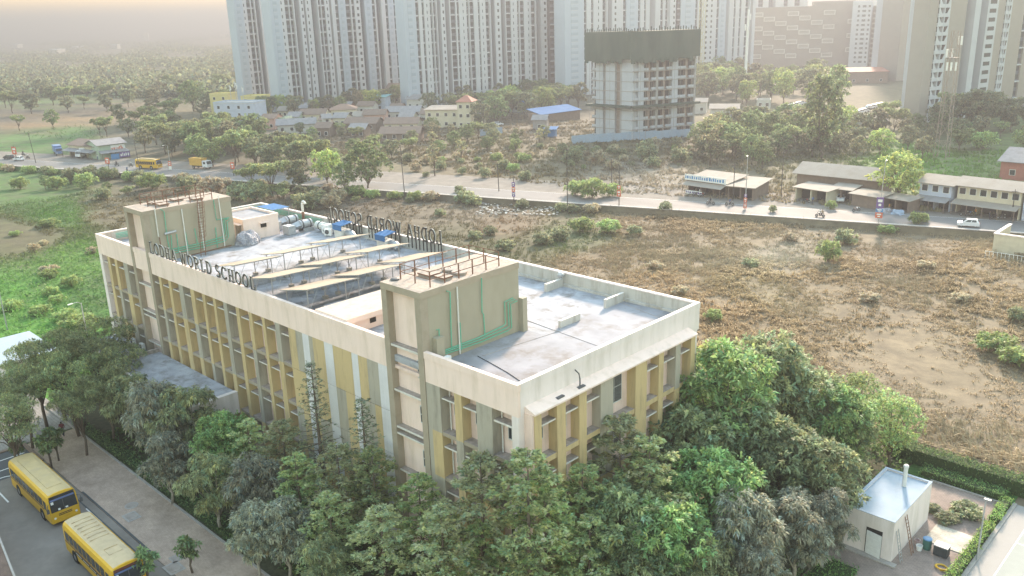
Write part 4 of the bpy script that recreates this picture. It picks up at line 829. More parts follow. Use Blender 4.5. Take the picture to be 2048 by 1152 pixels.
person('person in white standing under the left shop front with posters', onroad(196, 319), -1, M['cl_white'], M['cl_blue'], 'stand')

# ---------------------------------------------------------------- around the shed
root = thing('white_shed', 'small white flat roofed shed with an open door', 'shed', (12.75, 23.4, .05), 0)
W_, D_, H_ = 3.75, 7.9, 3.5
b = MB(); b.box(0, W_, 0, .18, 0, H_, M['white_wall']); b.box(0, W_, D_-.18, D_, 0, H_, M['white_wall']); b.box(0, .18, .18, D_-.18, 0, H_, M['white_wall']); b.box(W_-.18, W_, .18, D_-.18, 0, H_, M['white_wall']); b.box(.18, W_-.18, .18, D_-.18, H_-.4, H_-.12, M['white_wall'], top=M['paleblue'])
b.build('wall', root)
b = MB(); b.box(-.02, W_+.02, -.02, .2, H_, H_+.04, M['paleblue']); b.box(-.02, W_+.02, D_-.2, D_+.02, H_, H_+.04, M['paleblue']); b.box(-.02, .2, .2, D_-.2, H_, H_+.04, M['paleblue']); b.box(W_-.2, W_+.02, .2, D_-.2, H_, H_+.04, M['paleblue']); b.build('coping', root)
MB().box(1.72, 2.96, -.012, .05, .02, 2.35, M['darkvoid']).build('doorway', root)
d = MB(); R_ = Matrix.Rotation(radians(-9), 3, 'Z'); d.box(0, 1.22, -.04, 0, .05, 2.1, M['white'], R=R_, o=(1.8, -.03, 0)); 
for k in range(5): d.box(.08, 1.07, -.055, -.04, .15+k*.38, .45+k*.38, M['white'], R=R_, o=(1.8, -.03, 0))
d.build('door', root); MB().lathe((2.2, 6.0, H_-.15), [(.17, 0), (.17, 1.75), (.21, 1.76), (.21, 1.9), (.12, 1.98)], M['whitepipe'], 14).build('vent_pipe', root)
MB().box(-.15, W_+.5, -.55, -.02, 0, .12, M['kerb']).build('plinth', root)
def ladder(label, x, y, lean, h, m):
    r = thing('ladder', label, 'ladder', (x, y, .06)); b = MB()
    for yy in (-.2, .2): b.tube([(lean, yy, 0), (0, yy, h)], .035, m, 5)
    b.build('stile', r); b = MB()
    for k in range(int(h/.3)): t = (k+.7)/(h/.3+.5); b.tube([(lean*(1-t), -.2, h*t), (lean*(1-t), .2, h*t)], .022, m, 5)
    b.build('rung', r)
ladder('grey ladder leaning on the shed wall, nearest the door', 16.55, 24.0, .55, 2.6, M['steel']); ladder('brown wooden ladder leaning on the shed wall, farther from the door', 16.55, 25.6, .8, 3.1, mat('old_wood', (.22, .13, .09), .9, .3, 5))
M['drumgreen'] = mat('green_drum', (.05, .14, .12), .6, .15, 3); M['drumlid'] = mat('blue_lid', (.12, .25, .42), .5, .1, 3); M['crate'] = mat('black_crate', (.05, .055, .06), .7, .2, 4)
p = G(1853, 1097, .05); root = thing('plastic_drum', 'dark green drum with a blue lid beside the buckets', 'drum', tuple(p)); MB().lathe((0, 0, 0), [(.30, 0), (.33, .25), (.33, .6), (.31, .85)], M['drumgreen'], 18).build('body', root); MB().lathe((0, 0, .85), [(.34, 0), (.34, .07), (.25, .1)], M['drumlid'], 18).build('lid', root)
for (x, y, lb, s) in ((1838, 1100, 'white bucket standing between the ladder and the drum', .24), (1834, 1088, 'pinkish bucket behind the white bucket by the shed', .22)):
    root = thing('bucket', lb, 'bucket', tuple(G(x, y, .05))); m = M['white'] if 'white bucket standing' in lb else mat('pink_plastic', (.45, .33, .32), .5, .1, 4)
    MB().lathe((0, 0, 0), [(s*.8, 0), (s, s*1.7), (s*1.06, s*1.72), (s*1.06, s*1.8), (s*.9, s*1.8), (s*.75, .06)], m, 16).build('body', root); MB().tube([(s*cos(a), 0, s*1.75+s*.6*sin(a)) for a in np.linspace(0, pi, 8)], .012, M['steel'], 4).build('handle', root)
root = thing('storage_bin', 'black bin with a pale lid on the yard paving', 'bin', tuple(G(1882, 1110, .05)), .0); MB().box(-.5, .5, -.38, .38, .06, .85, M['crate']).build('body', root); MB().box(-.53, .53, -.41, .41, .85, .92, mat('bin_lid', (.30, .31, .32), .5, .1, 3)).build('lid', root)
M['hose'] = mat('yellow_hose', (.55, .33, .02), .5, .15, 5); coil(tuple(G(1883, 1137, .06)), .42, M['hose'], 'hose_coil', 'coil of yellow hose on the brown yard paving', 7, .04)
o = tag(MB().lathe(tuple(G(1716, 1075, 1.0)), [(.2, 0), (.28, .1), (.2, .2)], M['carred'], 12).build('hose_reel'), 'small red reel on the front wall of the white shed', 'reel'); o.rotation_euler = (0, 0, 0)
root = thing('lamp_post', 'thin grey lamp post beside the clipped hedge at the bottom right', 'lamp post', (21.25, 28.0, .1)); MB().tube([(0, 0, 0), (0, 0, 5.2)], .07, M['steel'], 8, r1=.045).build('pole', root); MB().box(-.12, .35, -.1, .1, 5.2, 5.3, M['steel']).build('lamp', root)
# rail fence along the plot edge
def rail_fence(label, p0, p1, h, step, m, name='rail_fence', rails=2):
    d = Vector((p1[0]-p0[0], p1[1]-p0[1])); n = max(1, int(d.length/step)); root = thing(name, label, 'fence', p0, atan2(d.y, d.x))
    for k in range(n+1): MB().box(k*d.length/n-.05, k*d.length/n+.05, -.05, .05, 0, h, m).build('post', root)
    b = MB()
    for r in range(rails): b.tube([(0, 0, h*(1-.45*r)-.04), (d.length, 0, h*(1-.45*r)-.04)], .04, m, 5)
    b.build('rail', root); return root
rail_fence('brown rail fence between the garden hedge and the dry field', (3.0, 41.9, 0), (58, 42.6, 0), 1.35, 2.3, mat('fence_rust', (.17, .12, .09), .9, .2, 5))
for (x, y, w_, d_, lb, rnd) in ((263, 1011, .45, .45, 'round manhole cover on the walkway near the buses', 1), (263, 1033, .55, .42, 'square manhole cover beside the round one on the walkway', 0), (352, 1117, .38, .3, 'small pale square cover nearest the potted shrub on the walkway', 0), (348, 1136, .6, .45, 'square drain cover nearest the bottom edge on the walkway', 0), (62, 846, .8, .8, 'faint round cover on the pale plaza', 1)):
    p = G(x, y, .09); root = thing('manhole_cover', lb, 'manhole cover', tuple(p), 0, 'covers set in the paving')
    if rnd: MB().lathe((0, 0, 0), [(w_*1.3, 0), (w_*1.3, .012)], M['kerb'], 20).build('frame', root); MB().lathe((0, 0, .012), [(w_, 0), (w_, .012)], M['ledge'], 20).build('lid', root)
    else: MB().box(-w_*1.35, w_*1.35, -d_*1.4, d_*1.4, 0, .012, M['kerb']).build('frame', root); MB().box(-w_, w_, -d_, d_, .012, .026, M['ledge']).build('lid', root)
# brick parapet strip at the bottom left
a, c = G(-15, 1035, 3.0), G(34, 1160, 3.0)
root = thing('brick_wall', 'brown brick wall with a pale edge at the bottom left corner', 'wall', (0, 0, 0))
dv = Vector((c[0]-a[0], c[1]-a[1])).normalized(); nv = Vector((dv.y, -dv.x)); P_ = lambda t, s, q: (q[0]+dv.x*t+nv.x*s, q[1]+dv.y*t+nv.y*s)
MB().prism([P_(-8, .1, a), P_(6, .1, c), P_(6, 4, c), P_(-8, 4, a)], 0, 2.98, M['brick']).build('wall', root); MB().prism([P_(-8, 0, a), P_(6, 0, c), P_(6, .14, c), P_(-8, .14, a)], 0, 3.03, M['kerb']).build('coping', root)
root = thing('gate_cabin', 'small cabin with a flat pale roof behind the feathery trees at the left edge', 'cabin', tuple(G(-30, 735, 0)), 0)
MB().box(0, 9.5, 0, 5.5, 0, 2.9, M['white_wall']).build('wall', root); MB().box(-.5, 10, -.5, 6, 2.9, 3.15, M['white_wall'], top=M['paleblue']).build('roof', root); MB().box(5.5, 6.5, -.03, .02, 0, 2.1, M['darkvoid']).build('door', root); MB().box(2, 3.4, -.03, .02, 1.0, 2.1, M['glass']).build('window', root)
# ---------------------------------------------------------------- vegetation
def leafmat(name, transl=.5, var=.25): return mat(name, (.1, .1, .1), 0.6, var, 1.2, attr='tint', transl=transl, island=True, spec=.35)
LM = leafmat('leaves'); M['leaves'] = LM
M['drygrass'] = mat('dry_grass_blades', (.1, .1, .1), 0.8, .2, .6, attr='tint', transl=.3, spec=.2)
def norm(a): return a/np.maximum(np.linalg.norm(a, axis=-1, keepdims=True), 1e-9)
def leaf_cloud(rg, tips, dirs, per, L, Wd, droop, col, spread=.9, cvar=.22, flat=0.0):
    """rosettes of leaf quads at the twig tips; returns V, F, tint"""
    n = len(tips); N = n*per
    P = np.repeat(tips, per, 0)+rg.normal(0, L*.18, (N, 3)); D = np.repeat(dirs, per, 0)+rg.normal(0, spread, (N, 3)); D[:, 2] *= (1-flat); D = norm(D)
    l = L*rg.uniform(.65, 1.25, (N, 1)); w = Wd*rg.uniform(.7, 1.3, (N, 1))
    up = norm(np.array([0, 0, 1.0])+rg.normal(0, .45, (N, 3))); S = norm(np.cross(D, up)); Dn = np.array([0, 0, -1.0])*droop
    m = P+D*l*.5+Dn*l*.15; t = P+D*l+Dn*l*.75
    V = np.stack([P, m+S*w*.5, t, m-S*w*.5], 1).reshape(-1, 3); F = np.arange(N*4).reshape(N, 4)
    tone = np.repeat(np.clip(rg.normal(1, cvar*1.3, n), .35, 2), per)*rg.normal(1, cvar*.6, N); hue = np.repeat(rg.normal(0, .10, n), per)
    c = np.clip(2.5*np.array(col)[None]*tone[:, None]*np.stack([1+hue*1.3, 1+hue*.2, 1-hue], -1), .008, .6)
    return V, F, np.repeat(c, 4, 0)
def lumps(rg, H, R, z0, k, squash=.75, lump=.42):
    """centres and radii of leaf masses filling a crown from z0 to H"""
    C = []; 
    for i in range(k):
        a = i*2.39996+rg.uniform(-.3, .3); t = (i+.5)/k; zz = -1+2*t; rad = sqrt(max(0, 1-zz*zz))*rg.uniform(.55, .85)
        C.append((R*rad*cos(a), R*rad*sin(a), (z0+H)/2+(H-z0)/2*zz*.78, R*lump*rg.uniform(.7, 1.2)))
    return np.array(C)
def lump_tips(rg, C, n, squash=.7):
    k = rg.integers(0, len(C), n); d = norm(rg.normal(0, 1, (n, 3))); d[:, 2] = np.where(d[:, 2] < -.3, -d[:, 2]*.5, d[:, 2]); rr = C[k, 3:4]*rg.uniform(.55, 1.08, (n, 1))**.6
    return C[k, :3]+d*rr*np.array([1, 1, squash]), d
TREE_SRC = {}
def tree_src(key, kind, seed, H, R, col, n=900, per=8, L=.32, Wd=.12, droop=.4, bark='bark', base=.28, k=14):
    rg = np.random.default_rng(seed); b = MB(); bm_ = M[bark]; rt = .018*H+.03
    if kind in ('tier', 'spire'):
        tips, dirs = [], []; lv = int(H*(.72 if kind == 'tier' else 1.5)); b.tube([(0, 0, 0), (.06, .03, H*.5), (0, 0, H*.98)], rt, bm_, 7, r1=.02)
        for i in range(lv):
            t = (i+.5)/lv; z = H*(base+(1-base)*t); r = R*(1-t)**(.62 if kind == 'tier' else .8)*rg.uniform(.82, 1.12)+.25; nb = rg.integers(5, 7) if kind == 'tier' else 6; lr = rg.uniform(.03, .16)
            for j in range(nb):
                a = 2*pi*(j+rg.uniform(-.25, .25))/nb+i*.8; rr = r*rg.uniform(.7, 1.15); rise = lr+rg.uniform(-.03, .05)
                b.tube([(0, 0, z), (rr*.9*cos(a), rr*.9*sin(a), z+rr*rise)], .035*(1-t)+.012, bm_, 4, r1=.01, cap=False)
                m = max(3, int(n/(lv*nb)*rr/r)); s = rg.uniform(.15, 1.05, m)**.75; wob = rg.normal(0, .2, m)*s
                tips.append(np.stack([rr*s*np.cos(a+wob), rr*s*np.sin(a+wob), z+rr*s*rise+rg.normal(0, .035, m)-.03*s*s*rr], -1)); dirs.append(np.stack([np.cos(a+wob*2), np.sin(a+wob*2), np.full(m, .25)], -1))
        tips = np.concatenate(tips); dirs = np.concatenate(dirs); V, F, c = leaf_cloud(rg, tips, dirs, per, L, Wd, droop, col, .7, flat=.8)
    else:
        z0 = H*base; C = lumps(rg, H, R, z0, k, lump=.36 if kind == 'open' else .44); zt = H*base*.9
        if kind == 'umbrella': C[:, 2] = H*(.78+.16*rg.uniform(-1, 1, len(C)))-.12*np.hypot(C[:, 0], C[:, 1])**1.3; C[:, :2] *= 1.15; C[:, 3] *= .8
        b.tube([(0, 0, 0), (.05*H*.3, .02*H, zt*.6), (0, 0, zt)], rt, bm_, 7, r1=rt*.75)
        for cx_, cy_, cz_, cr in C:
            q = rg.uniform(.7, 1.0)*zt; b.tube([(0, 0, q), (cx_*.45, cy_*.45, q+(cz_-q)*.6), (cx_, cy_, cz_)], rt*.42, bm_, 4, r1=.015, cap=False)
        tips, d = lump_tips(rg, C, n, .45 if kind == 'umbrella' else .72); V, F, c = leaf_cloud(rg, tips, d, per, L, Wd, droop, col)
    root = bpy.data.objects.new('tree', None); COL.objects.link(root); root.empty_display_size = .5
    b.build('trunk', root, smooth=True, fix=False); npmesh('crown', V, F, [LM], c, root); TREE_SRC[key] = (root, H); return root
GREEN, OLIVE, BROAD, GREY = (.105, .205, .035), (.115, .13, .06), (.115, .143, .068), (.135, .14, .098)
for s in range(3): tree_src('tier%d' % s, 'tier', 20+s, 10, 3.3, ((.165, .205, .08), (.18, .2, .095), (.155, .21, .075))[s], n=1500, per=7, L=.27, Wd=.11, droop=.06)
for s in range(3): tree_src('droop%d' % s, 'lump', 30+s, 10, 2.9, GREY if s != 1 else OLIVE, n=900, per=10, L=.46, Wd=.12, droop=.8, bark='bark_pale', k=13)
for s in range(3): tree_src('broad%d' % s, 'lump', 40+s, 10, 3.3, BROAD if s != 1 else (.10, .16, .05), n=1150, per=9, L=.42, Wd=.16, droop=.4, k=18)
for s in range(2): tree_src('feather%d' % s, 'umbrella', 50+s, 10, 4.0, (.115, .135, .055), n=2700, per=6, L=.26, Wd=.08, droop=.3, base=.42, k=22)
for s in range(2): tree_src('spire%d' % s, 'spire', 60+s, 11, 1.9, (.10, .115, .07), n=560, per=6, L=.22, Wd=.06, droop=.1, base=.3)
for s in range(2): tree_src('round%d' % s, 'lump', 70+s, 8, 2.9, (.125, .165, .06), n=1500, per=8, L=.22, Wd=.11, droop=.3, base=.22, k=22)
for s in range(3): tree_src('sapling%d' % s, 'open', 80+s, 3.2, .75, (.085, .12, .045), n=120, per=7, L=.32, Wd=.12, droop=.5, base=.4, k=7)
for s, c in enumerate(((.075, .105, .04), (.10, .12, .045), (.085, .095, .05), (.13, .17, .04), (.10, .10, .055))):
    tree_src('far%d' % s, ('lump', 'umbrella', 'open', 'lump', 'open')[s], 90+s, 9, 3.9, c, n=560, per=7, L=.52, Wd=.28, droop=.3, base=(.2, .34, .22, .2, .3)[s], k=(14, 13, 12, 12, 9)[s])
tree_src('thin0', 'open', 97, 8, 2.2, (.12, .12, .06), n=130, per=6, L=.5, Wd=.22, droop=.4, base=.35, k=9)
tree_src('tall0', 'lump', 98, 14, 3.0, (.10, .13, .05), n=520, per=7, L=.6, Wd=.32, droop=.5, base=.12, k=18)
for s, c in enumerate(((.12, .165, .05), (.11, .125, .065), (.19, .155, .095))):
    tree_src('shrub%d' % s, 'open', 100+s, 2.2, 1.6, c, n=260, per=7, L=.40, Wd=.15, droop=.3, base=.08, k=10)
USED = set()
def plant(key, loc, H, label=None, group=None, cat='tree', name='tree', rs=1.0, look=None, sink=0.05):
    src, h0 = TREE_SRC[key]; sc = H/h0; scv = (sc*rs, sc*rs, sc)
    if key in USED: o = dup(src, loc, random.uniform(0, 6.28), scale=scv)
    else: o = src; o.location = loc; o.rotation_euler = (0, 0, random.uniform(0, 6.28)); o.scale = scv; USED.add(key)
    o.location = (loc[0], loc[1], loc[2]-sink); o.name = name
    for k_ in ('label', 'group', 'category'):
        if k_ in o: del o[k_]
    o['category'] = cat
    if group: o['group'] = group
    if label: o['label'] = label
    else: AUTO.append((o, look or 'green tree', (loc[0], loc[1], loc[2]+H*.6)))
    return o
LOOK = dict(tier='light green tree with flat layered branches', droop='grey green tree with long drooping leaves', broad='dense glossy broad leaved tree', feather='spreading feathery tree', spire='thin dark pagoda shaped tree', round='round dense small leaved tree', far='dark bushy tree', thin='thin open tree', tall='tall narrow tree', shrub='leafy shrub', sapling='young staked tree')
# garden trees: photo pixel of the crown top, height
GARDEN = [('feather0', 95, 662, 10.5, 1.0), ('feather1', 178, 645, 10.5, 1.05), ('feather0', 236, 690, 9, .9), ('feather1', 30, 735, 9, .8), ('feather0', 125, 705, 9.5, .9), ('feather1', 60, 690, 9.5, .9), ('feather1', 200, 735, 8.5, .8), ('droop1', 255, 745, 8.5, .9), ('droop0', 345, 815, 7.5, .9), ('feather0', 5, 790, 8.5, .8), ('feather1', 145, 765, 8, .8), ('droop0', 300, 762, 9.5, 1.0), ('droop1', 368, 770, 9.5, 1.0), ('broad1', 436, 828, 8.5, .9), ('droop2', 322, 868, 7.0, 1.0), ('tier0', 492, 838, 8.8, 1.05), ('tier1', 562, 838, 9.2, 1.0), ('spire0', 621, 722, 12.5, 1.0), ('spire1', 722, 795, 12.0, 1.05),
 ('droop1', 420, 905, 7.6, 1.05), ('droop0', 505, 915, 7.8, 1.05), ('tier2', 588, 905, 9.0, 1.0), ('tier1', 672, 885, 10.0, .95), ('tier0', 742, 892, 10.0, .9), ('tier2', 835, 945, 9.6, .9), ('droop2', 560, 1000, 7.0, 1.0), ('tier0', 655, 985, 8.2, 1.05), ('droop0', 500, 1010, 6.6, .95), ('droop1', 640, 1075, 6.5, .95), ('tier1', 760, 1010, 8.4, 1.05),
 ('tier0', 1055, 893, 12.2, 1.0), ('tier1', 960, 905, 12.6, .95), ('tier2', 1088, 945, 11.5, .95), ('tier1', 880, 1010, 9.2, 1.0), ('tier2', 960, 1040, 8.4, .95), ('tier1', 1240, 828, 13.2, .95), ('tier0', 1300, 868, 12.6, .9), ('tier2', 1165, 930, 11.5, .9), ('broad0', 1250, 965, 10.2, .95), ('tier0', 1180, 1030, 9.2, .95), ('tier1', 1060, 1090, 7.5, .9),
 ('broad0', 1385, 805, 11.5, 1.0), ('broad1', 1440, 685, 13.5, 1.0), ('broad2', 1530, 672, 12.8, 1.0), ('broad0', 1605, 722, 11.0, 1.0), ('broad1', 1672, 770, 9.6, 1.0), ('broad2', 1490, 790, 11.2, 1.05), ('broad0', 1570, 845, 10.0, 1.05), ('broad1', 1420, 905, 10.4, 1.0), ('broad2', 1650, 880, 8.8, 1.05), ('droop0', 1490, 985, 8.8, 1.05), ('droop2', 1600, 985, 7.8, 1.05), ('broad1', 1330, 1000, 9.4, 1.0), ('droop1', 1400, 1065, 7.4, 1.0), ('droop0', 1520, 1085, 6.4, 1.0), ('droop2', 1660, 975, 7.2, .9), ('broad2', 1290, 1085, 7.5, 1.0), ('broad0', 1700, 800, 8.2, .85),
 ('round0', 1792, 785, 7.6, 1.0), ('round1', 1722, 745, 7.2, .9)]
for (key, x, y, h, rs) in GARDEN:
    p = G(x, y, h)
    h0 = h
    while p[1] > -1.6 and p[0] < 1.9 and h < h0+5: h += .2; p = G(x, y, h)
    rs *= h0/h
    kind = key[:-1]; plant(key, (p[0], p[1], .03), h, group='garden trees round the school', look=LOOK[kind], rs=rs, name=kind.replace('tier', 'terrace_tree').replace('droop', 'garden_tree').replace('broad', 'broadleaf_tree').replace('feather', 'feathery_tree').replace('spire', 'pagoda_tree').replace('round', 'round_tree'))
# young staked trees on the paving
for (x, y, h, lb) in ((103, 935, 4.2, 'young staked tree in the brown kerb beside the pale plaza'), (118, 921, 3.6, 'young staked tree with wooden props at the end of the parking bays'), (40, 925, 2.6, 'young thin tree in front of the parking bay lines'), (385, 1145, 3.4, 'dark young tree alone on the walkway near the bottom edge'), (300, 1175, 3.6, 'young tree in front of the tan roofed bus at the bottom edge'), (45, 895, 4.4, 'tall young tree at the far corner of the parking bays')):
    p = G(x, y, .1); r = plant('sapling%d' % (int(x) % 3), tuple(p), h, label=lb, name='young_tree')
    for s in ((.4, .0), (-.3, .3), (-.2, -.35)):
        pass
M['hedge'] = M['leaves']
def leafy_mass(name, label, cat, boxes, col, per_m2, L, Wd, seed, group=None, kind=None, zf=None):
    rg = np.random.default_rng(seed); P = []
    for (x0, x1, y0, y1, z0, z1) in boxes:
        n = int(per_m2*((x1-x0)*(y1-y0)+2*(z1-z0)*((x1-x0)+(y1-y0))))
        a = rg.uniform(0, 1, (n, 3)); f = rg.integers(0, 5, n); a[f < 3, 2] = rg.uniform(.9, 1.05, (f < 3).sum()); a[f == 3, 1] = rg.integers(0, 2, (f == 3).sum()); a[f == 4, 0] = rg.integers(0, 2, (f == 4).sum())
        P.append(a*np.array([x1-x0, y1-y0, z1-z0])+np.array([x0, y0, z0]))
    P = np.concatenate(P)+rg.normal(0, .07, (sum(len(q) for q in P), 3)); d = norm(rg.normal(0, .6, P.shape)+np.array([0, 0, .9])); V, F, c = leaf_cloud(rg, P, d, 3, L, Wd, .2, col)
    o = npmesh(name, V, F, [LM], c); b = MB()
    return tag(o, label, cat, group, kind)
def hedge(label, box, col, seed, per=40, L=.14):
    x0, x1, y0, y1, z0, z1 = box; root = thing('hedge', label, 'hedge', (0, 0, 0), 0, 'clipped hedges round the yard')
    o = leafy_mass('foliage', None, None, [box], col, per, L, .07, seed); o.parent = root
    MB().box(x0+.08, x1-.08, y0+.08, y1-.08, 0, z1-.1, M['hedge_core']).build('stem_mass', root)
M['hedge_core'] = mat('hedge_core', (.03, .055, .015), .9, .3, 4)
hedge('bright clipped hedge between the yard and the pale court', (20.3, 20.98, 22, 33.1, .05, .75), (.11, .20, .035), 1)
hedge('short clipped hedge at the court corner behind the lamp post', (20.2, 21.0, 34.2, 38.2, .05, .6), (.10, .19, .035), 2)
hedge('long clipped hedge at the back of the yard', (13.5, 20.3, 38.1, 39.6, .05, .7), (.06, .125, .03), 3)
hedge('tall dark hedge along the rail fence behind the shed', (10.0, 34, 39.9, 41.5, .05, 1.5), (.055, .10, .028), 4, 34, .2)
hedge('low green hedge strip in front of the shed at the bottom edge', (12.6, 15.2, 17.0, 20.6, .05, .5), (.06, .14, .03), 5)
hedge('dark hedge strip along the walkway kerb under the garden trees', (-58, -21, -9.2, -8.3, .05, .7), (.05, .085, .025), 6, 26, .2)
for (x, y, s, lb) in ((1930, 1030, 1.0, 'broad dark shrub bed in the yard, larger one'), (1893, 1043, .6, 'small dark shrub bed in the yard between the shed and the larger bed'), (1862, 1020, .5, 'small shrub against the back corner of the white shed')):
    plant('shrub1', tuple(G(x, y, .05)), 0.75*s+.2, label=lb, cat='shrub', name='yard_shrub', rs=1.9)
# leafy undergrowth below the garden trees
leafy_mass('undergrowth', 'low dark undergrowth below the garden trees', 'plants', [(-52, 11, -8, -1, .05, .6), (1.5, 12, 0, 40, .05, .8)], (.05, .085, .025), 7, .34, .16, 8, kind='stuff')
# ---------------------------------------------------------------- fields: dry grass, green ground cover, shrubs
def field_points(rg, n, x0, x1, y0, y1, test):
    x, y = rg.uniform(x0, x1, n), rg.uniform(y0, y1, n); k = test(x, y); return x[k], y[k]
def inside(x, y):                                          # anywhere something hard stands
    bld = (x > -LX-3) & (x < 2) & (y > -8) & (y < WY+1.5); camp = (y < 42.5) & (x > -57.5); s = sdist(x, y); road = (s > -.8) & (s < 13)
    return bld | (camp & (x > -.5)) | (y < -8) | road
def tufts(name, x, y, tint, blades, hmin, hmax, width, rg, lean, kind='stuff', label=None):
    n = len(x); N = n*blades; X = np.repeat(x, blades)+rg.normal(0, .22, N); Y = np.repeat(y, blades)+rg.normal(0, .22, N); Z = terrain_z(X, Y)-.05
    h = np.repeat(rg.uniform(hmin, hmax, n), blades)*rg.uniform(.6, 1.15, N); ang = hnoise(X*.8, Y*.8)*2.2+rg.normal(0, .7, N); lk = lean*rg.uniform(.4, 1.6, N)
    d = np.stack([np.cos(ang), np.sin(ang)], -1); w = width*rg.uniform(.6, 1.4, N); sx, sy = -np.sin(ang+rg.normal(0, .8, N))*w, np.cos(ang+rg.normal(0, .8, N))*w
    b0 = np.stack([X-sx, Y-sy, Z], -1); b1 = np.stack([X+sx, Y+sy, Z], -1); mx, my, mz = X+d[:, 0]*h*lk*.35, Y+d[:, 1]*h*lk*.35, Z+h*.7
    m0 = np.stack([mx-sx*.8, my-sy*.8, mz], -1); m1 = np.stack([mx+sx*.8, my+sy*.8, mz], -1); tz = Z+h*(1.0-.25*np.minimum(lk, 1.6)); t = np.stack([X+d[:, 0]*h*lk, Y+d[:, 1]*h*lk, tz], -1); t1 = t+np.stack([sx, sy, 0*sx], -1)*.25
    V = np.stack([b0, b1, m1, m0, t1, t], 1).reshape(-1, 3); i = np.arange(N)[:, None]*6
    F = np.concatenate([i+np.array([[0, 1, 2, 3]]), i+np.array([[3, 2, 4, 5]])], 0); c = np.repeat(np.clip(np.repeat(tint, blades, 0)*rg.normal(1, .09, (N, 1)), .01, .7), 6, 0)
    return tag(npmesh(name, V, F, [M['drygrass']], c), label, None, None, kind)
rg = np.random.default_rng(5)
def dryness(t): return t[:, 0] > t[:, 1]*1.08
def clumpy(x, y, thr=-.15): return (np.sin(x*.55+1.7*np.sin(y*.31))+np.sin(y*.62+1.9*np.sin(x*.27))+.8*rg.normal(0, 1, len(x))) > thr
def on_field(x, y):
    s = sdist(x, y); return ~inside(x, y) & (s < -.7) & (x < 75)
x, y = field_points(rg, 60000, -78, 75, 22, 150, lambda x, y: on_field(x, y) & (y > 43) & clumpy(x, y, -1.1))
t = ground_tint(x, y); gr = np.clip(hnoise(x*.5+3, y*.5)*.5, -.5, .5)[:, None]
k = dryness(t); lowf = np.sin(x*.11+2*np.sin(y*.07))+np.sin(y*.16+1.6*np.sin(x*.09))+rg.normal(0, .35, len(x)); ta = k & (lowf > .25); tl = k & (lowf <= .25) & (lowf > -1.35)
tufts('dry_grass', x[ta], y[ta], t[ta]*np.array([[2.2, 2.2, 2.05]])*(1+.3*gr[ta]), 10, .4, 1.05, .045, rg, 1.2); tufts('dry_grass', x[tl], y[tl], t[tl]*np.array([[2.1, 2.05, 1.95]])*(1+.25*gr[tl]), 9, .12, .5, .04, rg, 1.5)
x, y = field_points(rg, 30000, -190, -3, 22, 118, lambda x, y: on_field(x, y) & clumpy(x, y, -.4))
t = ground_tint(x, y); tufts('rough_grass', x, y, t*1.9, 7, .2, .7, .06, rg, .6)
x, y = field_points(rg, 40000, -235, 60, 120, 230, lambda x, y: (sdist(x, y) > 14) & clumpy(x, y, -.2))
t = ground_tint(x, y); tufts('rough_grass', x, y, t*1.9, 6, .3, 1.1, .10, rg, .6)
# green ground cover on the left
def cover_leaves(name, n, x0, x1, y0, y1, zmax, L, W_, test, per=3, gain=2.3):
    x, y = field_points(rg, n, x0, x1, y0, y1, test); t = ground_tint(x, y); k = t[:, 1] > t[:, 0]*1.12; x, y, t = x[k], y[k], t[k]
    hump = np.clip(.5+.35*hnoise(x*2.2, y*2.2), .05, 1.2); z = terrain_z(x, y)+rg.uniform(.05, 1, len(x))*zmax*hump
    P = np.stack([x, y, z], -1); V, F, c = leaf_cloud(rg, P, norm(rg.normal(0, .6, P.shape)+np.array([0, 0, .8])), per, L, W_, .3, (1, 1, 1), cvar=.2)
    c = np.clip(np.repeat(np.repeat(t, per, 0), 4, 0)*c*gain, .01, .5); return npmesh(name, V, F, [LM], c, kind='stuff')
cover_leaves('ground_cover', 42000, -200, -62, -40, 75, 1.1, .55, .22, lambda x, y: (sdist(x, y) < -1) & ~((x > -70) & (y > -10) & (y < 24)) & ~((y < -8) & (x > -120)) & (y > -9))
cover_leaves('ground_cover', 9000, -66, 20, 22, 110, .7, .5, .2, on_field)
cover_leaves('ground_cover', 9000, -420, -60, 80, 330, .8, .9, .4, lambda x, y: (sdist(x, y) > 24))
def shrub(x, y, h, lb=None, key=None, z=0.0, look=None, rs=1.0):
    p = G(x, y, z); p[2] = float(terrain_z(np.array([p[0]]), np.array([p[1]]))[0]); return plant(key or 'shrub%d' % random.randint(0, 2), tuple(p), h, label=lb, cat='shrub', name='shrub', look=look or 'low leafy shrub', rs=rs, group='shrubs in the open ground')
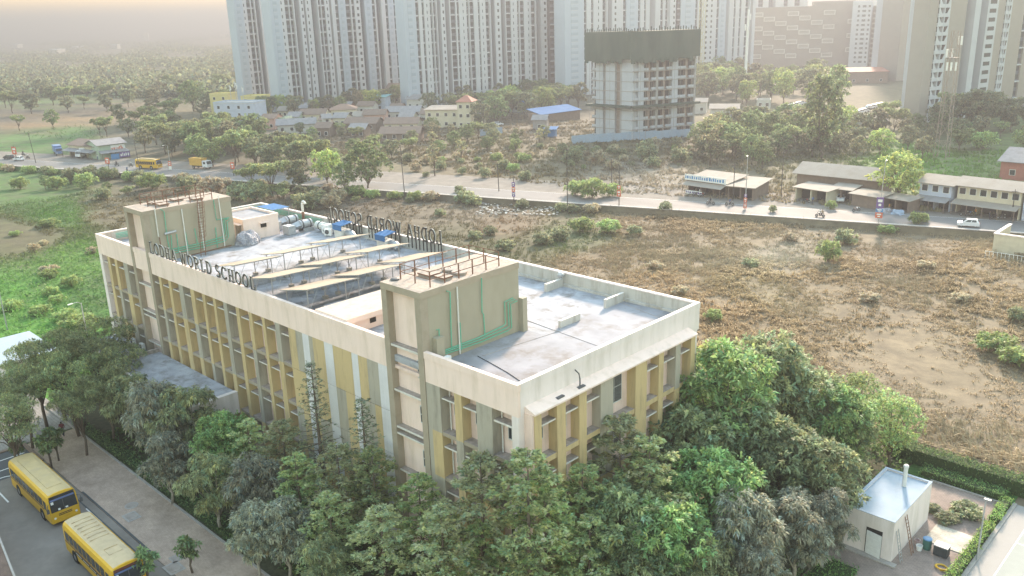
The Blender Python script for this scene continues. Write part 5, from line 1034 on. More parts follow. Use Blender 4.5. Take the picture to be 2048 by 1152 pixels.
for (x, y, h, key, rs) in ((1185, 405, 4.2, 'shrub0', 1.1), (1150, 400, 3.2, 'shrub0', 1), (1225, 402, 2.8, 'shrub0', 1), (1165, 462, 2.6, 'shrub0', 1.2), (1215, 465, 2.4, 'shrub0', 1.3), (1120, 480, 2.2, 'shrub1', 1.3), (1085, 490, 2.0, 'shrub1', 1.3), (1270, 470, 1.8, 'shrub1', 1.2), (1050, 370, 2.4, 'shrub1', 1), (1655, 525, 3.4, 'shrub0', .75), (1650, 500, 1.8, 'shrub1', 1), (1690, 485, 2.6, 'shrub1', 1.1), (1500, 535, 1.3, 'shrub1', 1.6), (1425, 640, 1.6, 'shrub0', 1), (1990, 700, 2.2, 'shrub0', 1.4), (2030, 730, 2.0, 'shrub0', 1.3), (2035, 640, 1.8, 'shrub1', 1), (1835, 460, 2.2, 'shrub0', 1), (1845, 455, 1.6, 'shrub0', .8), (1660, 430, 1.8, 'shrub0', .8), (1545, 436, 1.5, 'shrub1', .7), (1775, 465, 1.5, 'shrub0', 1.6), (1330, 430, 1.6, 'shrub1', 1.2), (1920, 600, 1.2, 'shrub2', 1.5), (1740, 600, 1.2, 'shrub2', 1.6), (1580, 480, 1.4, 'shrub2', 1.4), (1850, 540, 1.3, 'shrub2', 1.5), (1310, 540, 1.3, 'shrub2', 1.6), (1360, 590, 1.2, 'shrub2', 1.4), (980, 470, 1.6, 'shrub1', 1.2), (1010, 500, 1.8, 'shrub1', 1.4), (950, 478, 1.4, 'shrub1', 1.4), (880, 430, 1.5, 'shrub1', 1.2), (920, 395, 1.6, 'shrub1', 1.2), (820, 405, 1.4, 'shrub1', 1)):
    shrub(x, y, h, None, key, rs=rs)
def region(poly, n, keys, hr, look, group, mind=4.0, z=ROADZ, name='tree', cat='tree', rs=(.85, 1.15), test=None):
    """trees whose feet stand inside a photo-pixel polygon"""
    xs, ys = [p[0] for p in poly], [p[1] for p in poly]; pts = []; tries = 0
    def inp(x, y):
        c = False; j = len(poly)-1
        for i in range(len(poly)):
            (xi, yi), (xj, yj) = poly[i], poly[j]
            if (yi > y) != (yj > y) and x < (xj-xi)*(y-yi)/(yj-yi)+xi: c = not c
            j = i
        return c
    while len(pts) < n and tries < n*60:
        tries += 1; x, y = random.uniform(min(xs), max(xs)), random.uniform(min(ys), max(ys))
        if not inp(x, y): continue
        p = G(x, y, z); s = float(sdist(p[0], p[1]))
        if -2.5 < s < 14: continue
        if any((p[0]-q[0])**2+(p[1]-q[1])**2 < mind**2 for q in pts): continue
        if KEEP and any((p[0]-q[0])**2+(p[1]-q[1])**2 < q[2]**2 for q in KEEP): continue
        pts.append(p); p[2] = float(terrain_z(np.array([p[0]]), np.array([p[1]]))[0]); h = random.uniform(*hr); key = random.choice(keys)
        plant(key, tuple(p), h, look=look, group=group, name=name, cat=cat, rs=random.uniform(*rs))
KEEP = []

for k_ in range(46):
    u_ = -285+k_*4.6+random.uniform(-2, 2)
    if random.random() < .25: continue
    q = us(u_, -2.2+random.uniform(-1.2, .6)); plant(random.choice(['shrub0', 'shrub1', 'shrub1', 'shrub2']), (q[0], q[1], float(terrain_z(np.array([q[0]]), np.array([q[1]]))[0])), random.uniform(1.6, 3.0), look='roadside bush on the bank', group='bushes on the road bank', cat='bush', name='bush', rs=1.2)
# ---------------------------------------------------------------- walls, shops and houses beyond the road
M['stone'] = mat('dark_stone', (.17, .15, .125), .95, .35, 1.5, bump=.5, bscale=5); M['sheetroof'] = mat('cement_sheet_roof', (.31, .275, .235), .9, .14, .8, dirt=(.2, .165, .13), dirt_amt=.6, dirt_scale=.4)
M['brownroof'] = mat('brown_tile_roof', (.20, .145, .115), .9, .2, 1.0, dirt=(.12, .09, .075), dirt_amt=.5, dirt_scale=.5); M['redroof'] = mat('red_roof', (.38, .16, .11), .8, .15, 1.0); M['greyroof'] = mat('grey_roof', (.26, .25, .255), .9, .15, .8, dirt=(.17, .16, .155), dirt_amt=.5)
M['palewall'] = mat('pale_wall', (.52, .50, .46), .85, .1, 1.0, dirt=(.32, .29, .25), dirt_amt=.4); M['bluewall'] = mat('pale_blue_wall', (.42, .47, .58), .85, .08, 1.0, dirt=(.3, .31, .36), dirt_amt=.4); M['yelwall'] = mat('yellow_wall', (.58, .50, .22), .85, .08, 1.0)
M['pinkwall'] = mat('pink_wall', (.50, .30, .25), .85, .1, 1.0); M['creamwall'] = mat('cream_house_wall', (.55, .50, .38), .85, .1, 1.0, dirt=(.36, .31, .24), dirt_amt=.4); M['brownwall'] = mat('brown_wall', (.20, .15, .12), .9, .2, 1.0); M['redwall'] = mat('red_brick_wall', (.34, .13, .10), .9, .15, 1.0); M['greenwall'] = mat('pale_green_wall', (.36, .44, .34), .85, .1, 1)
M['teal'] = mat('teal_sheet', (.20, .42, .44), .6, .1, 1); M['signblue'] = mat('sign_blue', (.08, .22, .45), .5, .15, 2); M['purple'] = mat('banner_purple', (.14, .08, .25), .6, .15, 2); M['bannerred'] = mat('banner_red', (.55, .12, .06), .6, .15, 2); M['straw'] = mat('dry_thatch', (.33, .22, .13), .95, .3, 2)
def frontline(a, c, z=ROADZ):
    p, q = G(a[0], a[1], z), G(c[0], c[1], z); return p, sqrt((q[0]-p[0])**2+(q[1]-p[1])**2), atan2(q[1]-p[1], q[0]-p[0])
def slab(b, c4, th, m):
    v = [tuple(p) for p in c4]+[(p[0], p[1], p[2]+th) for p in c4]; b.faces(v, [(3, 2, 1, 0), (4, 5, 6, 7), (0, 1, 5, 4), (1, 2, 6, 5), (2, 3, 7, 6), (3, 0, 4, 7)], m)
def house(name, label, cat, a, c, h, D, wall, roof, kind='gable', nwin=3, storeys=1, openf=False, rise=1.4, over=.5, group=None, awning=None, z=ROADZ, posts=0):
    p, W, rz = frontline(a, c, z); root = thing(name, label, cat, (p[0], p[1], z), rz, group); KEEP.append((p[0]+.5*W*cos(rz)-.5*D*sin(rz), p[1]+.5*W*sin(rz)+.5*D*cos(rz), max(W, D)*.55+1.5))
    b = MB(); y0 = .0
    if openf:                                                    # open fronted ground floor
        hg = 2.5; b.box(0, W, 2.2, D, -.4, hg, wall); b.box(0, .2, 0, 2.2, -.4, hg, wall); b.box(W-.2, W, 0, 2.2, -.4, hg, wall)
        if h > hg+.2: b.box(0, W, 0, D, hg+.02, h, wall)
    else: b.box(0, W, 0, D, -.4, h, wall)
    if kind == 'gable': b.faces([(0, .01, h), (0, D-.01, h), (0, D/2, h+rise), (W, .01, h), (W, D-.01, h), (W, D/2, h+rise)], [(0, 1, 2), (3, 5, 4), (0, 2, 5, 3), (1, 4, 5, 2)], wall)
    b.build('wall', root)
    r = MB(); o = over; t = .12
    if kind == 'gable':
        slab(r, [(-o, -o, h-o*rise*2/D), (W+o, -o, h-o*rise*2/D), (W+o, D/2, h+rise+.02), (-o, D/2, h+rise+.02)], t, roof); slab(r, [(-o, D/2+.004, h+rise+.02), (W+o, D/2+.004, h+rise+.02), (W+o, D+o, h-o*rise*2/D), (-o, D+o, h-o*rise*2/D)], t, roof)
    elif kind == 'shed': slab(r, [(-o, -o, h+.03), (W+o, -o, h+.03), (W+o, D+o, h+rise), (-o, D+o, h+rise)], t, roof)
    elif kind == 'hip':
        i = min(W, D)/2*.85; e = [(-o, -o, h), (W+o, -o, h), (W+o, D+o, h), (-o, D+o, h), (i, D/2, h+rise), (W-i, D/2, h+rise)]; r.faces(e, [(0, 1, 5, 4), (1, 2, 5), (2, 3, 4, 5), (3, 0, 4), (3, 2, 1, 0)], roof)
    else: r.box(-.05, W+.05, -.05, D+.05, h+.002, h+.15, roof); r.box(-.05, W+.05, -.05, .12, h+.15, h+.75, wall); r.box(-.05, W+.05, D-.12, D+.05, h+.15, h+.75, wall); r.box(-.05, .12, .12, D-.12, h+.15, h+.75, wall); r.box(W-.12, W+.05, .12, D-.12, h+.15, h+.75, wall)
    r.build('roof', root)
    for s in range(storeys):
        zb = 1.0+s*(h/storeys)
        if openf and s == 0:
            n = max(2, int(W/3.2)); MB().box(.21, W-.21, 2.15, 2.19, 0, 2.3, M['darkvoid']).build('shop_opening', root)
            for k in range(1, n): MB().box(W*k/n-.14, W*k/n+.14, 0, 2.2, -.2, 2.5, wall).build('pier', root)
        else:
            for k in range(nwin):
                u = W*(k+.5)/nwin; fr = MB().box(u-.65, u+.65, -.06, .02, zb-.08, min(zb+1.3, h-.1), M['frame']).build('window', root); MB().box(u-.55, u+.55, -.075, -.061, zb, min(zb+1.2, h-.18), M['busglass']).build('pane', fr)
    if awning is not None:
        q = MB(); slab(q, [(-.2, -2.6, 2.1), (W+.2, -2.6, 2.1), (W+.2, -.08, 2.75), (-.2, -.08, 2.75)], .07, awning); q.build('awning', root)
        for k in range(max(2, posts)): u = .1+(W-.2)*k/(max(2, posts)-1); MB().box(u-.06, u+.06, -2.5, -2.38, -.2, 2.12, M['brownwall']).build('post', root)
    return root, W, D, rz
def board(root, name, x0, x1, y, z0, z1, m, marks=None, seed=0):
    bd = MB().box(x0, x1, y-.05, y, z0, z1, m).build(name, root)
    if marks is not None:
        rr = random.Random(seed); q = MB(); x = x0+.2
        while x < x1-.4: w = rr.uniform(.18, .5); q.box(x, min(x+w, x1-.1), y-.065, y-.051, z0+(z1-z0)*.25, z1-(z1-z0)*rr.uniform(.15, .35), marks); x += w+rr.uniform(.1, .3)
        q.build('lettering', bd)
    return bd
r_, W, D, _ = house('shop', 'low roadside shop with a long white and blue signboard', 'shop', (1376, 384), (1452, 395), 3.0, 7.5, M['brownwall'], M['sheetroof'], 'shed', 0, 1, True, .9, .6, 'roadside shops', M['sheetroof'], posts=3)
board(r_, 'signboard', -.5, W+.3, -.75, 3.0, 4.3, M['white'], M['signblue'], 3); board(r_, 'poster', 1.2, W*.55, -2.62, .3, 1.1, M['white'], M['purple'], 4)
house('shop', 'brown open shelter with a sheet roof, joined to the signed shop', 'shop', (1455, 397), (1505, 402), 2.8, 9.5, M['brownwall'], M['sheetroof'], 'shed', 0, 1, True, .5, .7, 'roadside shops', None)
house('shop', 'small stall with a patched sheet roof and cream side wall', 'shop', (1590, 398), (1652, 408), 2.6, 5.0, M['creamwall'], M['sheetroof'], 'shed', 0, 1, True, .35, .6, 'roadside shops', None)
house('long_shed', 'long shed with a straw littered sheet roof behind the stalls', 'shed', (1592, 384), (1752, 402), 4.6, 9.0, M['brownwall'], M['sheetroof'], 'gable', 0, 1, False, 1.6, .9)
r_, W, D, _ = house('shop', 'open garage stall under the long shed, with a car inside', 'shop', (1660, 402), (1700, 407), 2.7, 4.2, M['brownwall'], M['sheetroof'], 'shed', 0, 1, True, .5, .5, 'roadside shops', None)
house('shop', 'closed brown stall with a low sheet roof beside the roadside tree', 'shop', (1702, 411), (1757, 420), 2.5, 4.0, M['brownwall'], M['sheetroof'], 'shed', 0, 1, False, .4, .6, 'roadside shops', None)
house('shop', 'low brown stall under the roadside tree', 'shop', (1764, 417), (1815, 426), 2.3, 4.0, M['brownwall'], M['sheetroof'], 'shed', 0, 1, True, .3, .5, 'roadside shops', None)
house('shop_house', 'two storey shop house with a grey side wall behind the roadside tree', 'shop', (1835, 415), (1898, 424), 5.4, 8.0, M['bluewall'], M['sheetroof'], 'gable', 3, 2, True, 1.0, .7, None, M['greyroof'], posts=3)
house('shop_house', 'two storey shop house with clothes on its balcony at the right', 'shop', (1910, 424), (2036, 441), 5.6, 7.5, M['creamwall'], M['sheetroof'], 'gable', 6, 2, True, 1.0, .8, None, M['sheetroof'], posts=5)
house('shop_house', 'grey two storey house at the right edge of the road', 'house', (2042, 441), (2110, 449), 5.4, 7.0, M['bluewall'], M['greyroof'], 'flat', 3, 2, False, .3, .3)
house('red_shed', 'red brick shed with a grey roof at the right edge', 'shed', (1998, 356), (2100, 366), 4.2, 14, M['redwall'], M['greyroof'], 'gable', 2, 1, False, 2.2, .7)
house('shop', 'cream shop with a tin porch at the left end of the road', 'shop', (140, 312), (198, 318), 3.9, 8.5, M['creamwall'], M['brownroof'], 'gable', 3, 1, True, 1.3, .6, 'shops at the left end of the road', M['greyroof'], posts=4)
r_, W, D, _ = house('shop', 'pale gabled shop covered in posters at the left end of the road', 'shop', (200, 320), (254, 313), 4.6, 9.5, M['greenwall'], M['greyroof'], 'gable', 0, 1, False, 1.2, .6, 'shops at the left end of the road', M['greyroof'], posts=3)
board(r_, 'poster', W*.45, W*.98, -.07, 1.5, 4.2, M['white'], M['bannerred'], 5); board(r_, 'poster', W*.62, W*1.0, -2.75, .3, 2.0, M['purple'], M['white'], 6); board(r_, 'shutter', W*.3, W*.6, -2.7, .0, 1.7, M['signblue'], None)
# village houses (front base from photo pixels)
HV = [
 ('village_house', 'blue and white two storey house with a flat terrace behind the dark trees', 'house', (432, 252), (512, 252), 9.0, 10, 'bluewall', 'palewall', 'flat', 4, 3, .4),
 ('village_house', 'yellow flat roofed house just behind the blue and white house', 'house', (486, 236), (524, 236), 9.0, 9, 'yelwall', 'yelwall', 'flat', 2, 3, .4),
 ('village_house', 'yellow roof room left of the blue and white house', 'house', (424, 232), (460, 232), 9.5, 8, 'yelwall', 'yelwall', 'flat', 2, 3, .4),
 ('village_house', 'small pink house with a brown roof right of the blue and white house', 'house', (524, 260), (550, 260), 4.6, 7, 'pinkwall', 'brownroof', 'gable', 2, 1, 1.3),
 ('village_house', 'pale green house next to the pink house', 'house', (551, 258), (572, 258), 3.8, 6, 'greenwall', 'palewall', 'flat', 1, 1, .3),
 ('village_house', 'white arched house with a long dark roof', 'house', (556, 268), (632, 264), 3.4, 7, 'palewall', 'greyroof', 'gable', 4, 1, 1.7),
 ('village_house', 'long grey roofed house below the white tower bases', 'house', (580, 232), (628, 230), 3.4, 9, 'palewall', 'greyroof', 'gable', 3, 1, 1.8),
 ('village_house', 'brown roofed house left of the small white and blue house', 'house', (600, 244), (650, 243), 3.2, 8, 'creamwall', 'brownroof', 'gable', 3, 1, 1.8),
 ('village_house', 'small white house with a blue ground floor in the village', 'house', (649, 266), (664, 265), 5.6, 5, 'palewall', 'greyroof', 'gable', 1, 2, 1.2),
 ('village_house', 'broad brown roofed house behind the small white and blue house', 'house', (660, 236), (712, 234), 3.4, 10, 'creamwall', 'brownroof', 'hip', 3, 1, 2.0),
 ('village_house', 'low brown roofed house in front of the salmon walled one', 'house', (690, 262), (752, 262), 3.0, 8, 'brownwall', 'brownroof', 'gable', 3, 1, 1.7),
 ('village_house', 'salmon walled house with a brown roof in the middle of the village', 'house', (728, 247), (770, 246), 3.6, 8, 'pinkwall', 'brownroof', 'gable', 3, 1, 1.6),
 ('village_house', 'teal roofed house rising above the brown roofs', 'house', (749, 222), (772, 222), 6.2, 6, 'bluewall', 'teal', 'shed', 1, 2, .8),
 ('village_house', 'long house with grey brown roof right of the teal roofed house', 'house', (770, 240), (838, 239), 3.4, 9, 'palewall', 'greyroof', 'gable', 4, 1, 1.8),
 ('village_house', 'dark brown roofed house nearest the scrub in the village', 'house', (760, 283), (838, 282), 2.8, 8, 'brownwall', 'brownroof', 'gable', 4, 1, 1.7),
 ('village_house', 'low brown roofed house behind the one nearest the scrub', 'house', (770, 263), (835, 262), 3.0, 8, 'creamwall', 'brownroof', 'gable', 3, 1, 1.7),
 ('village_house', 'white gabled house among trees below the pale blue tower', 'house', (814, 218), (842, 218), 4.6, 7, 'palewall', 'greyroof', 'gable', 2, 1, 1.8),
 ('village_house', 'cream two storey house with open verandas beside the red capped turret', 'house', (852, 256), (918, 256), 6.8, 9, 'creamwall', 'sheetroof', 'shed', 4, 2, .8),
 ('village_house', 'cream turret house with a red pyramid roof', 'house', (916, 258), (944, 258), 10.0, 7, 'creamwall', 'redroof', 'hip', 2, 3, 2.2),
 ('village_house', 'wide cream villa with a brown hipped roof in front of the towers', 'house', (958, 222), (1018, 222), 6.6, 12, 'creamwall', 'brownroof', 'hip', 4, 2, 2.4),
 ('village_house', 'dark house with a reddish roof right of the wide villa', 'house', (1020, 218), (1046, 218), 5.0, 9, 'brownwall', 'redroof', 'gable', 2, 1, 1.8),
 ('village_house', 'long pale roofed hall behind the trees right of the wide villa', 'house', (1036, 192), (1088, 188), 4.0, 12, 'palewall', 'sheetroof', 'gable', 4, 1, 1.6),
 ('village_house', 'small gabled house on the tower edge above the teal roof', 'house', (775, 206), (800, 206), 7.5, 8, 'palewall', 'brownroof', 'gable', 2, 2, 2.0),
 ('site_shed', 'long bright blue sheet roofed shed beside the unfinished tower', 'shed', (1082, 249), (1160, 238), 3.6, 7, 'brownwall', 'blue', 'shed', 0, 1, 1.8),
 ('site_shed', 'blue roofed hut in front of the dark reddish house', 'shed', (1018, 224), (1048, 224), 3.6, 5, 'bluewall', 'blue', 'shed', 1, 1, .8),
 ('site_shed', 'small grey gabled hut under the long blue shed', 'shed', (1066, 262), (1092, 262), 4.2, 5, 'greyroof', 'greyroof', 'gable', 1, 1, 1.3),
 ('site_shed', 'small blue topped stall beside the parked white car', 'shed', (1084, 276), (1110, 276), 2.8, 4, 'blue', 'blue', 'shed', 0, 1, .5),
 ('site_shed', 'long pale blue roofed shed behind the sheet fence', 'shed', (1300, 270), (1384, 266), 3.6, 10, 'greyroof', 'bluepale', 'gable', 4, 1, 1.5),
 ('yard_shed', 'white roofed shed by the car yard on the right', 'shed', (1702, 262), (1772, 262), 3.4, 14, 'palewall', 'sheetroof', 'gable', 4, 1, 1.4),
 ('yard_shed', 'pale shed right of the tall narrow tree', 'shed', (1518, 254), (1578, 254), 3.0, 9, 'palewall', 'sheetroof', 'shed', 3, 1, .8),
 ('yard_shed', 'white roofed shed behind the grey sheet screen', 'shed', (1420, 238), (1476, 238), 4.0, 10, 'palewall', 'sheetroof', 'gable', 3, 1, 1.2),
 ('yard_shed', 'small white two storey hut right of the grey sheet screen', 'shed', (1512, 232), (1540, 232), 5.6, 6, 'palewall', 'palewall', 'flat', 2, 2, .4),
 ('yard_shed', 'pale low shed right of the unfinished tower', 'shed', (1376, 226), (1412, 226), 4.4, 8, 'palewall', 'sheetroof', 'gable', 2, 1, 1.2),
 ('red_hall', 'long hall with a red roof edge below the framed grey block', 'hall', (1640, 168), (1775, 166), 6.0, 20, 'brownwall', 'redroof', 'shed', 5, 1, 1.2),
 ('yard_shed', 'dark roofed shed right of the long red hall', 'shed', (1745, 160), (1802, 158), 5.0, 14, 'brownwall', 'greyroof', 'gable', 3, 1, 1.2),
]
for (nm, lb, cat, a, c, h, D, w, r, k, nw, st, rise) in HV: house(nm, lb, cat, a, c, h, D, M[w], M[r], k, nw, st, False, rise, .6, group='village houses' if nm == 'village_house' else None)
for (x0, y0, x1, w_, k_) in ((640, 224, 668, 'creamwall', 0), (676, 226, 700, 'pinkwall', 1), (705, 246, 728, 'palewall', 2), (640, 256, 648, 'greenwall', 0), (668, 254, 692, 'creamwall', 1), (716, 228, 746, 'palewall', 0), (800, 252, 826, 'creamwall', 1), (842, 246, 850, 'palewall', 0), (576, 246, 598, 'greenwall', 1), (632, 276, 660, 'brownwall', 0), (700, 276, 730, 'brownwall', 1), (556, 236, 576, 'creamwall', 2), (780, 228, 802, 'pinkwall', 0), (946, 254, 962, 'creamwall', 1)):
    hh_ = house('village_house', None, 'house', (x0, y0), (x1, y0), 2.8+.5*(x0 % 3), 6+x0 % 4, M[w_], M[('brownroof', 'greyroof', 'sheetroof')[k_]], 'gable', 2, 1, False, 1.5, .6, group='village houses')[0]
    AUTO.append((hh_, {'creamwall': 'small cream house', 'pinkwall': 'small salmon house', 'palewall': 'small pale house', 'greenwall': 'small pale green house', 'brownwall': 'small brown hut'}[w_]+(' with brown roof', ' with grey roof', ' with pale roof')[k_], (hh_.location[0], hh_.location[1], 4)))
o_ = thing('roof_mast', 'cluster of antenna masts on the blue and white house', 'antenna', tuple(G(466, 248, ROADZ)+np.array([0, 0, 9.6])))
for k, (dx, dy, h) in enumerate(((-2.5, 2, 6.5), (0, 3, 8.0), (2.0, 2.5, 7.2), (4, 4, 6.0))):
    MB().tube([(dx, dy, 0), (dx, dy, h)], .12, M['steel'], 5).build('pole', o_)
    for q in range(3): MB().box(dx-.35+.7*(q % 2), dx-.1+.7*(q % 2), dy-.2, dy+.1, h-1.9-.4*q, h-.4-.4*q, M['white']).build('antenna_panel', o_)
for (a, c, lb, h, m) in (((1143, 287), (1380, 273), 'long pale blue sheet fence round the unfinished tower', 2.6, 'bluepale'), ((1440, 254), (1522, 250), 'grey sheet screen behind the trees right of the unfinished tower', 5.0, 'greyroof'), ((960, 272), (1005, 268), 'grey blue sheet fence by the parked cars below the villa', 2.4, 'bluepale')):
    p, W, rz = frontline(a, c); root = thing('sheet_fence', lb, 'fence', (p[0], p[1], ROADZ), rz); KEEP.append((p[0]+W*.5*cos(rz), p[1]+W*.5*sin(rz), 4))
    n = max(3, int(W/2.4)); b = MB()
    for k in range(n): b.box(W*k/n+.02, W*(k+1)/n-.02, -.03+.05*(k % 2), .03+.05*(k % 2), -.2, h+.12*((k*7) % 3-1), M[m])
    b.build('sheet_panel', root); b = MB().tube([(0, .14, h*.7), (W, .14, h*.7)], .05, M['steel'], 4).build('rail', root)
# retaining wall along the near side of the road
def wallseg(label, u0, u1, m, top):
    root = thing('retaining_wall', label, 'wall', (0, 0, 0)); MB().prism([us(u0, -.5), us(u1, -.5), us(u1, .02), us(u0, .02)], -.5, ROADZ+top, m).build('wall', root); MB().prism([us(u0, -.58), us(u1, -.58), us(u1, .1), us(u0, .1)], ROADZ+top+.002, ROADZ+top+.12, M['kerb']).build('coping', root)
wallseg('dark stone retaining wall along the near side of the right road', -75, 24, M['stone'], .12); wallseg('low kerb wall along the near side of the middle road', -300, -75.2, M['stone'], .08)
root = thing('boundary_wall', 'cream boundary wall corner at the right edge beside the road', 'wall', (-4.2, 121.5, 0)); MB().box(0, 26, 0, .35, -.3, 3.4, M['creamwall']).box(0, .35, .35, 8.5, -.3, 3.4, M['creamwall']).build('wall', root); MB().box(-.1, 26.1, -.1, .45, 3.4, 3.6, M['white_wall']).box(-.1, .45, .45, 8.6, 3.4, 3.6, M['white_wall']).build('coping', root)
root = thing('fence_grille', 'white grille fence in front of the cream boundary wall', 'fence', (-4.0, 117.0, 0)); b = MB()
for k in range(18): b.box(k*.6-.03, k*.6+.03, -.03, .03, 0, 1.5, M['white'])
b.build('bar', root); MB().tube([(0, 0, 1.45), (10.2, 0, 1.45)], .04, M['white'], 5).tube([(0, 0, .3), (10.2, 0, .3)], .04, M['white'], 5).build('rail', root)
# poles, lamps and banners
M['polewood'] = mat('dark_pole', (.07, .06, .055), .8, .2, 5)
def pole(label, x, y, h, lamp=False, banner=None, z=None, lean=0.0, name='utility_pole', cat='pole'):
    p = G(x, y, 0); s = float(sdist(p[0], p[1])); p = G(x, y, ROADZ if s > -1.2 else 0.0); root = thing(name, label, cat, tuple(p), RA)
    MB().tube([(0, 0, -.3), (lean*h, 0, h)], .11, M['steel'] if lamp else M['polewood'], 6, r1=.07).build('pole', root)
    if lamp: MB().tube([(lean*h, 0, h-.05), (lean*h+.2, -.7, h+.35), (lean*h+.2, -1.5, h+.4)], .04, M['steel'], 5).build('arm', root); MB().box(lean*h+.1, lean*h+.3, -2.1, -1.4, h+.34, h+.46, M['white']).build('lamp', root)
    elif not banner: MB().box(lean*h-.6, lean*h+.6, -.05, .05, h-.5, h-.4, M['polewood']).build('cross_arm', root); MB().box(lean*h-.35, lean*h+.35, -.05, .05, h-1.1, h-1.02, M['polewood']).build('cross_arm', root)
    for k, (z0, z1, w, m) in enumerate(banner or ()):
        bo = MB().box(-w, w, -.16, -.12, z0, z1, M[m]).build('banner', root); q = MB(); q.box(-w*.6, w*.6, -.175, -.162, z0+(z1-z0)*.55, z0+(z1-z0)*.8, M['white']); q.box(-w*.35, w*.35, -.175, -.162, z0+(z1-z0)*.2, z0+(z1-z0)*.4, M['white']); q.build('lettering', bo)
    return root
for (x, y, h, lp, bn, lb, ln) in (
 (72, 326, 9.5, 0, None, 'dark leaning pole at the far left by the road', -.10), (281, 346, 9.5, 0, None, 'dark leaning pole in front of the yellow road bus', -.06), (342, 340, 7.0, 1, ((1.2, 2.6, .6, 'bannerred'), (.1, 1.1, .5, 'white')), 'lamp post with a red and white banner right of the yellow road bus', 0),
 (218, 338, 3.5, 0, ((1.6, 3.4, .9, 'bannerred'),), 'short pole with a red banner near the left shops', 0), (33, 322, 5.0, 0, ((2.2, 4.6, 1.1, 'bannerred'),), 'pole with a red banner over the far left road', 0), (468, 352, 4.0, 0, ((2.0, 3.8, .7, 'bannerred'),), 'pole with a red banner right of the yellow truck', 0),
 (809, 386, 11.5, 0, None, 'tall dark pole at the near edge of the middle road', -.03), (998, 383, 7.0, 0, None, 'thin dark pole beyond the middle road', -.03), (1135, 424, 14.0, 0, None, 'tallest dark pole, below the middle road beside the shrubs', 0), (1223, 384, 8.0, 0, None, 'thin pole beyond the road near the rubble forecourt', 0),
 (1028, 401, 5.6, 0, ((3.2, 4.2, .4, 'purple'), (2.0, 3.1, .4, 'bannerred'), (.9, 1.9, .4, 'purple')), 'short pole with purple and red banners on the middle road', 0), (1238, 413, 9.0, 0, ((2.2, 3.6, .45, 'bannerred'), (3.8, 4.6, .4, 'bannerred')), 'pole with small red boards at the near road edge', 0),
 (1490, 419, 11.0, 1, ((2.7, 3.3, .3, 'purple'), (1.5, 2.5, .32, 'bannerred'), (.3, 1.3, .32, 'bannerred')), 'lamp post with stacked banners before the signed shop', 0), (1466, 404, 8.5, 0, None, 'dark pole beside the brown open shelter', 0), (1756, 448, 12.0, 1, ((3.1, 5.2, .65, 'purple'), (2.35, 3.0, .65, 'signblue'), (1.2, 2.25, .65, 'bannerred')), 'tall lamp post with big purple and red banners by the roadside tree', .02), (1562, 392, 10.0, 0, None, 'grey pole between the shelter and the long shed', 0),
 (2022, 441, 6.0, 0, None, 'short pole at the right shop house', 0), (178, 690, 6.0, 1, None, 'lone lamp post in the green scrub left of the school', 0), (15, 660, 6.5, 1, None, 'lamp post in the green scrub at the left edge', 0), (838, 205, 9, 0, None, 'pole by the white gabled house', 0), (968, 262, 12, 0, None, 'bare pole by the parked cars below the villa', 0)):
    pole(lb, x, y, h, bool(lp), bn, lean=ln, name='lamp_post' if lp else ('banner_pole' if bn else 'utility_pole'), cat='lamp post' if lp else 'pole')
for (x, y, lb, m) in ((1770, 425, 'grey sacks piled under the roadside tree', 'tarp'), (1794, 428, 'blue tarpaulin bundle under the roadside tree', 'bluepale')): blob('sack_pile', lb, 'sacks', tuple(G(x, y, ROADZ+.05)), (1.3, 1.0, .9), M[m], int(x), 3, .2)
def lattice(name, label, cat, base, h, w, m, wt=None):
    root = thing(name, label, cat, base); wt = wt or w*.6; b = MB(); n = int(h/(w*1.5))
    c = lambda i, t: ((-1, -1), (1, -1), (1, 1), (-1, 1))[i]
    def pt(i, t): q = c(i, t); s = (w+(wt-w)*t)/2; return (q[0]*s, q[1]*s, h*t)
    for i in range(4): b.tube([pt(i, 0), pt(i, 1)], .09, m, 4)
    b.build('leg', root); b = MB()
    for k in range(n):
        for i in range(4): b.tube([pt(i, k/n), pt((i+1) % 4, (k+1)/n)], .05, m, 4); b.tube([pt(i, (k+1)/n), pt((i+1) % 4, (k+1)/n)], .04, m, 4)
    b.build('bracing', root); return root
M['scafd'] = mat('mast_deck', (.2, .18, .16), .8, .2, 4)
p = G(1882, 318, ROADZ); rt = lattice('telecom_mast', 'rusty lattice telecom mast with white antennas on the right', 'mast', tuple(p), 33, 3.0, mat('mast_steel', (.30, .24, .20), .8, .2, 4), 1.7); KEEP.append((p[0], p[1], 4))
for k in range(9): a = k*.7; MB().box(cos(a)*1.6-.18, cos(a)*1.6+.18, sin(a)*1.6-.18, sin(a)*1.6+.18, 29.5-3.2*(k//3), 31.6-3.2*(k//3), M['white']).build('antenna', rt)
MB().box(-1.3, 1.3, -1.3, 1.3, 26.2, 26.3, M['scafd']).build('platform', rt)
p = G(1489, 184, ROADZ); rt = thing('telecom_pole', 'slim white telecom pole in front of the framed grey block', 'mast', tuple(p)); MB().tube([(0, 0, 0), (0, 0, 40)], .9, M['white'], 8, r1=.5).build('pole', rt)
for k in range(6): a = k*1.05; MB().box(cos(a)*1.3-.25, cos(a)*1.3+.25, sin(a)*1.3-.25, sin(a)*1.3+.25, 35-5*(k//3), 38-5*(k//3), M['white']).build('antenna', rt)
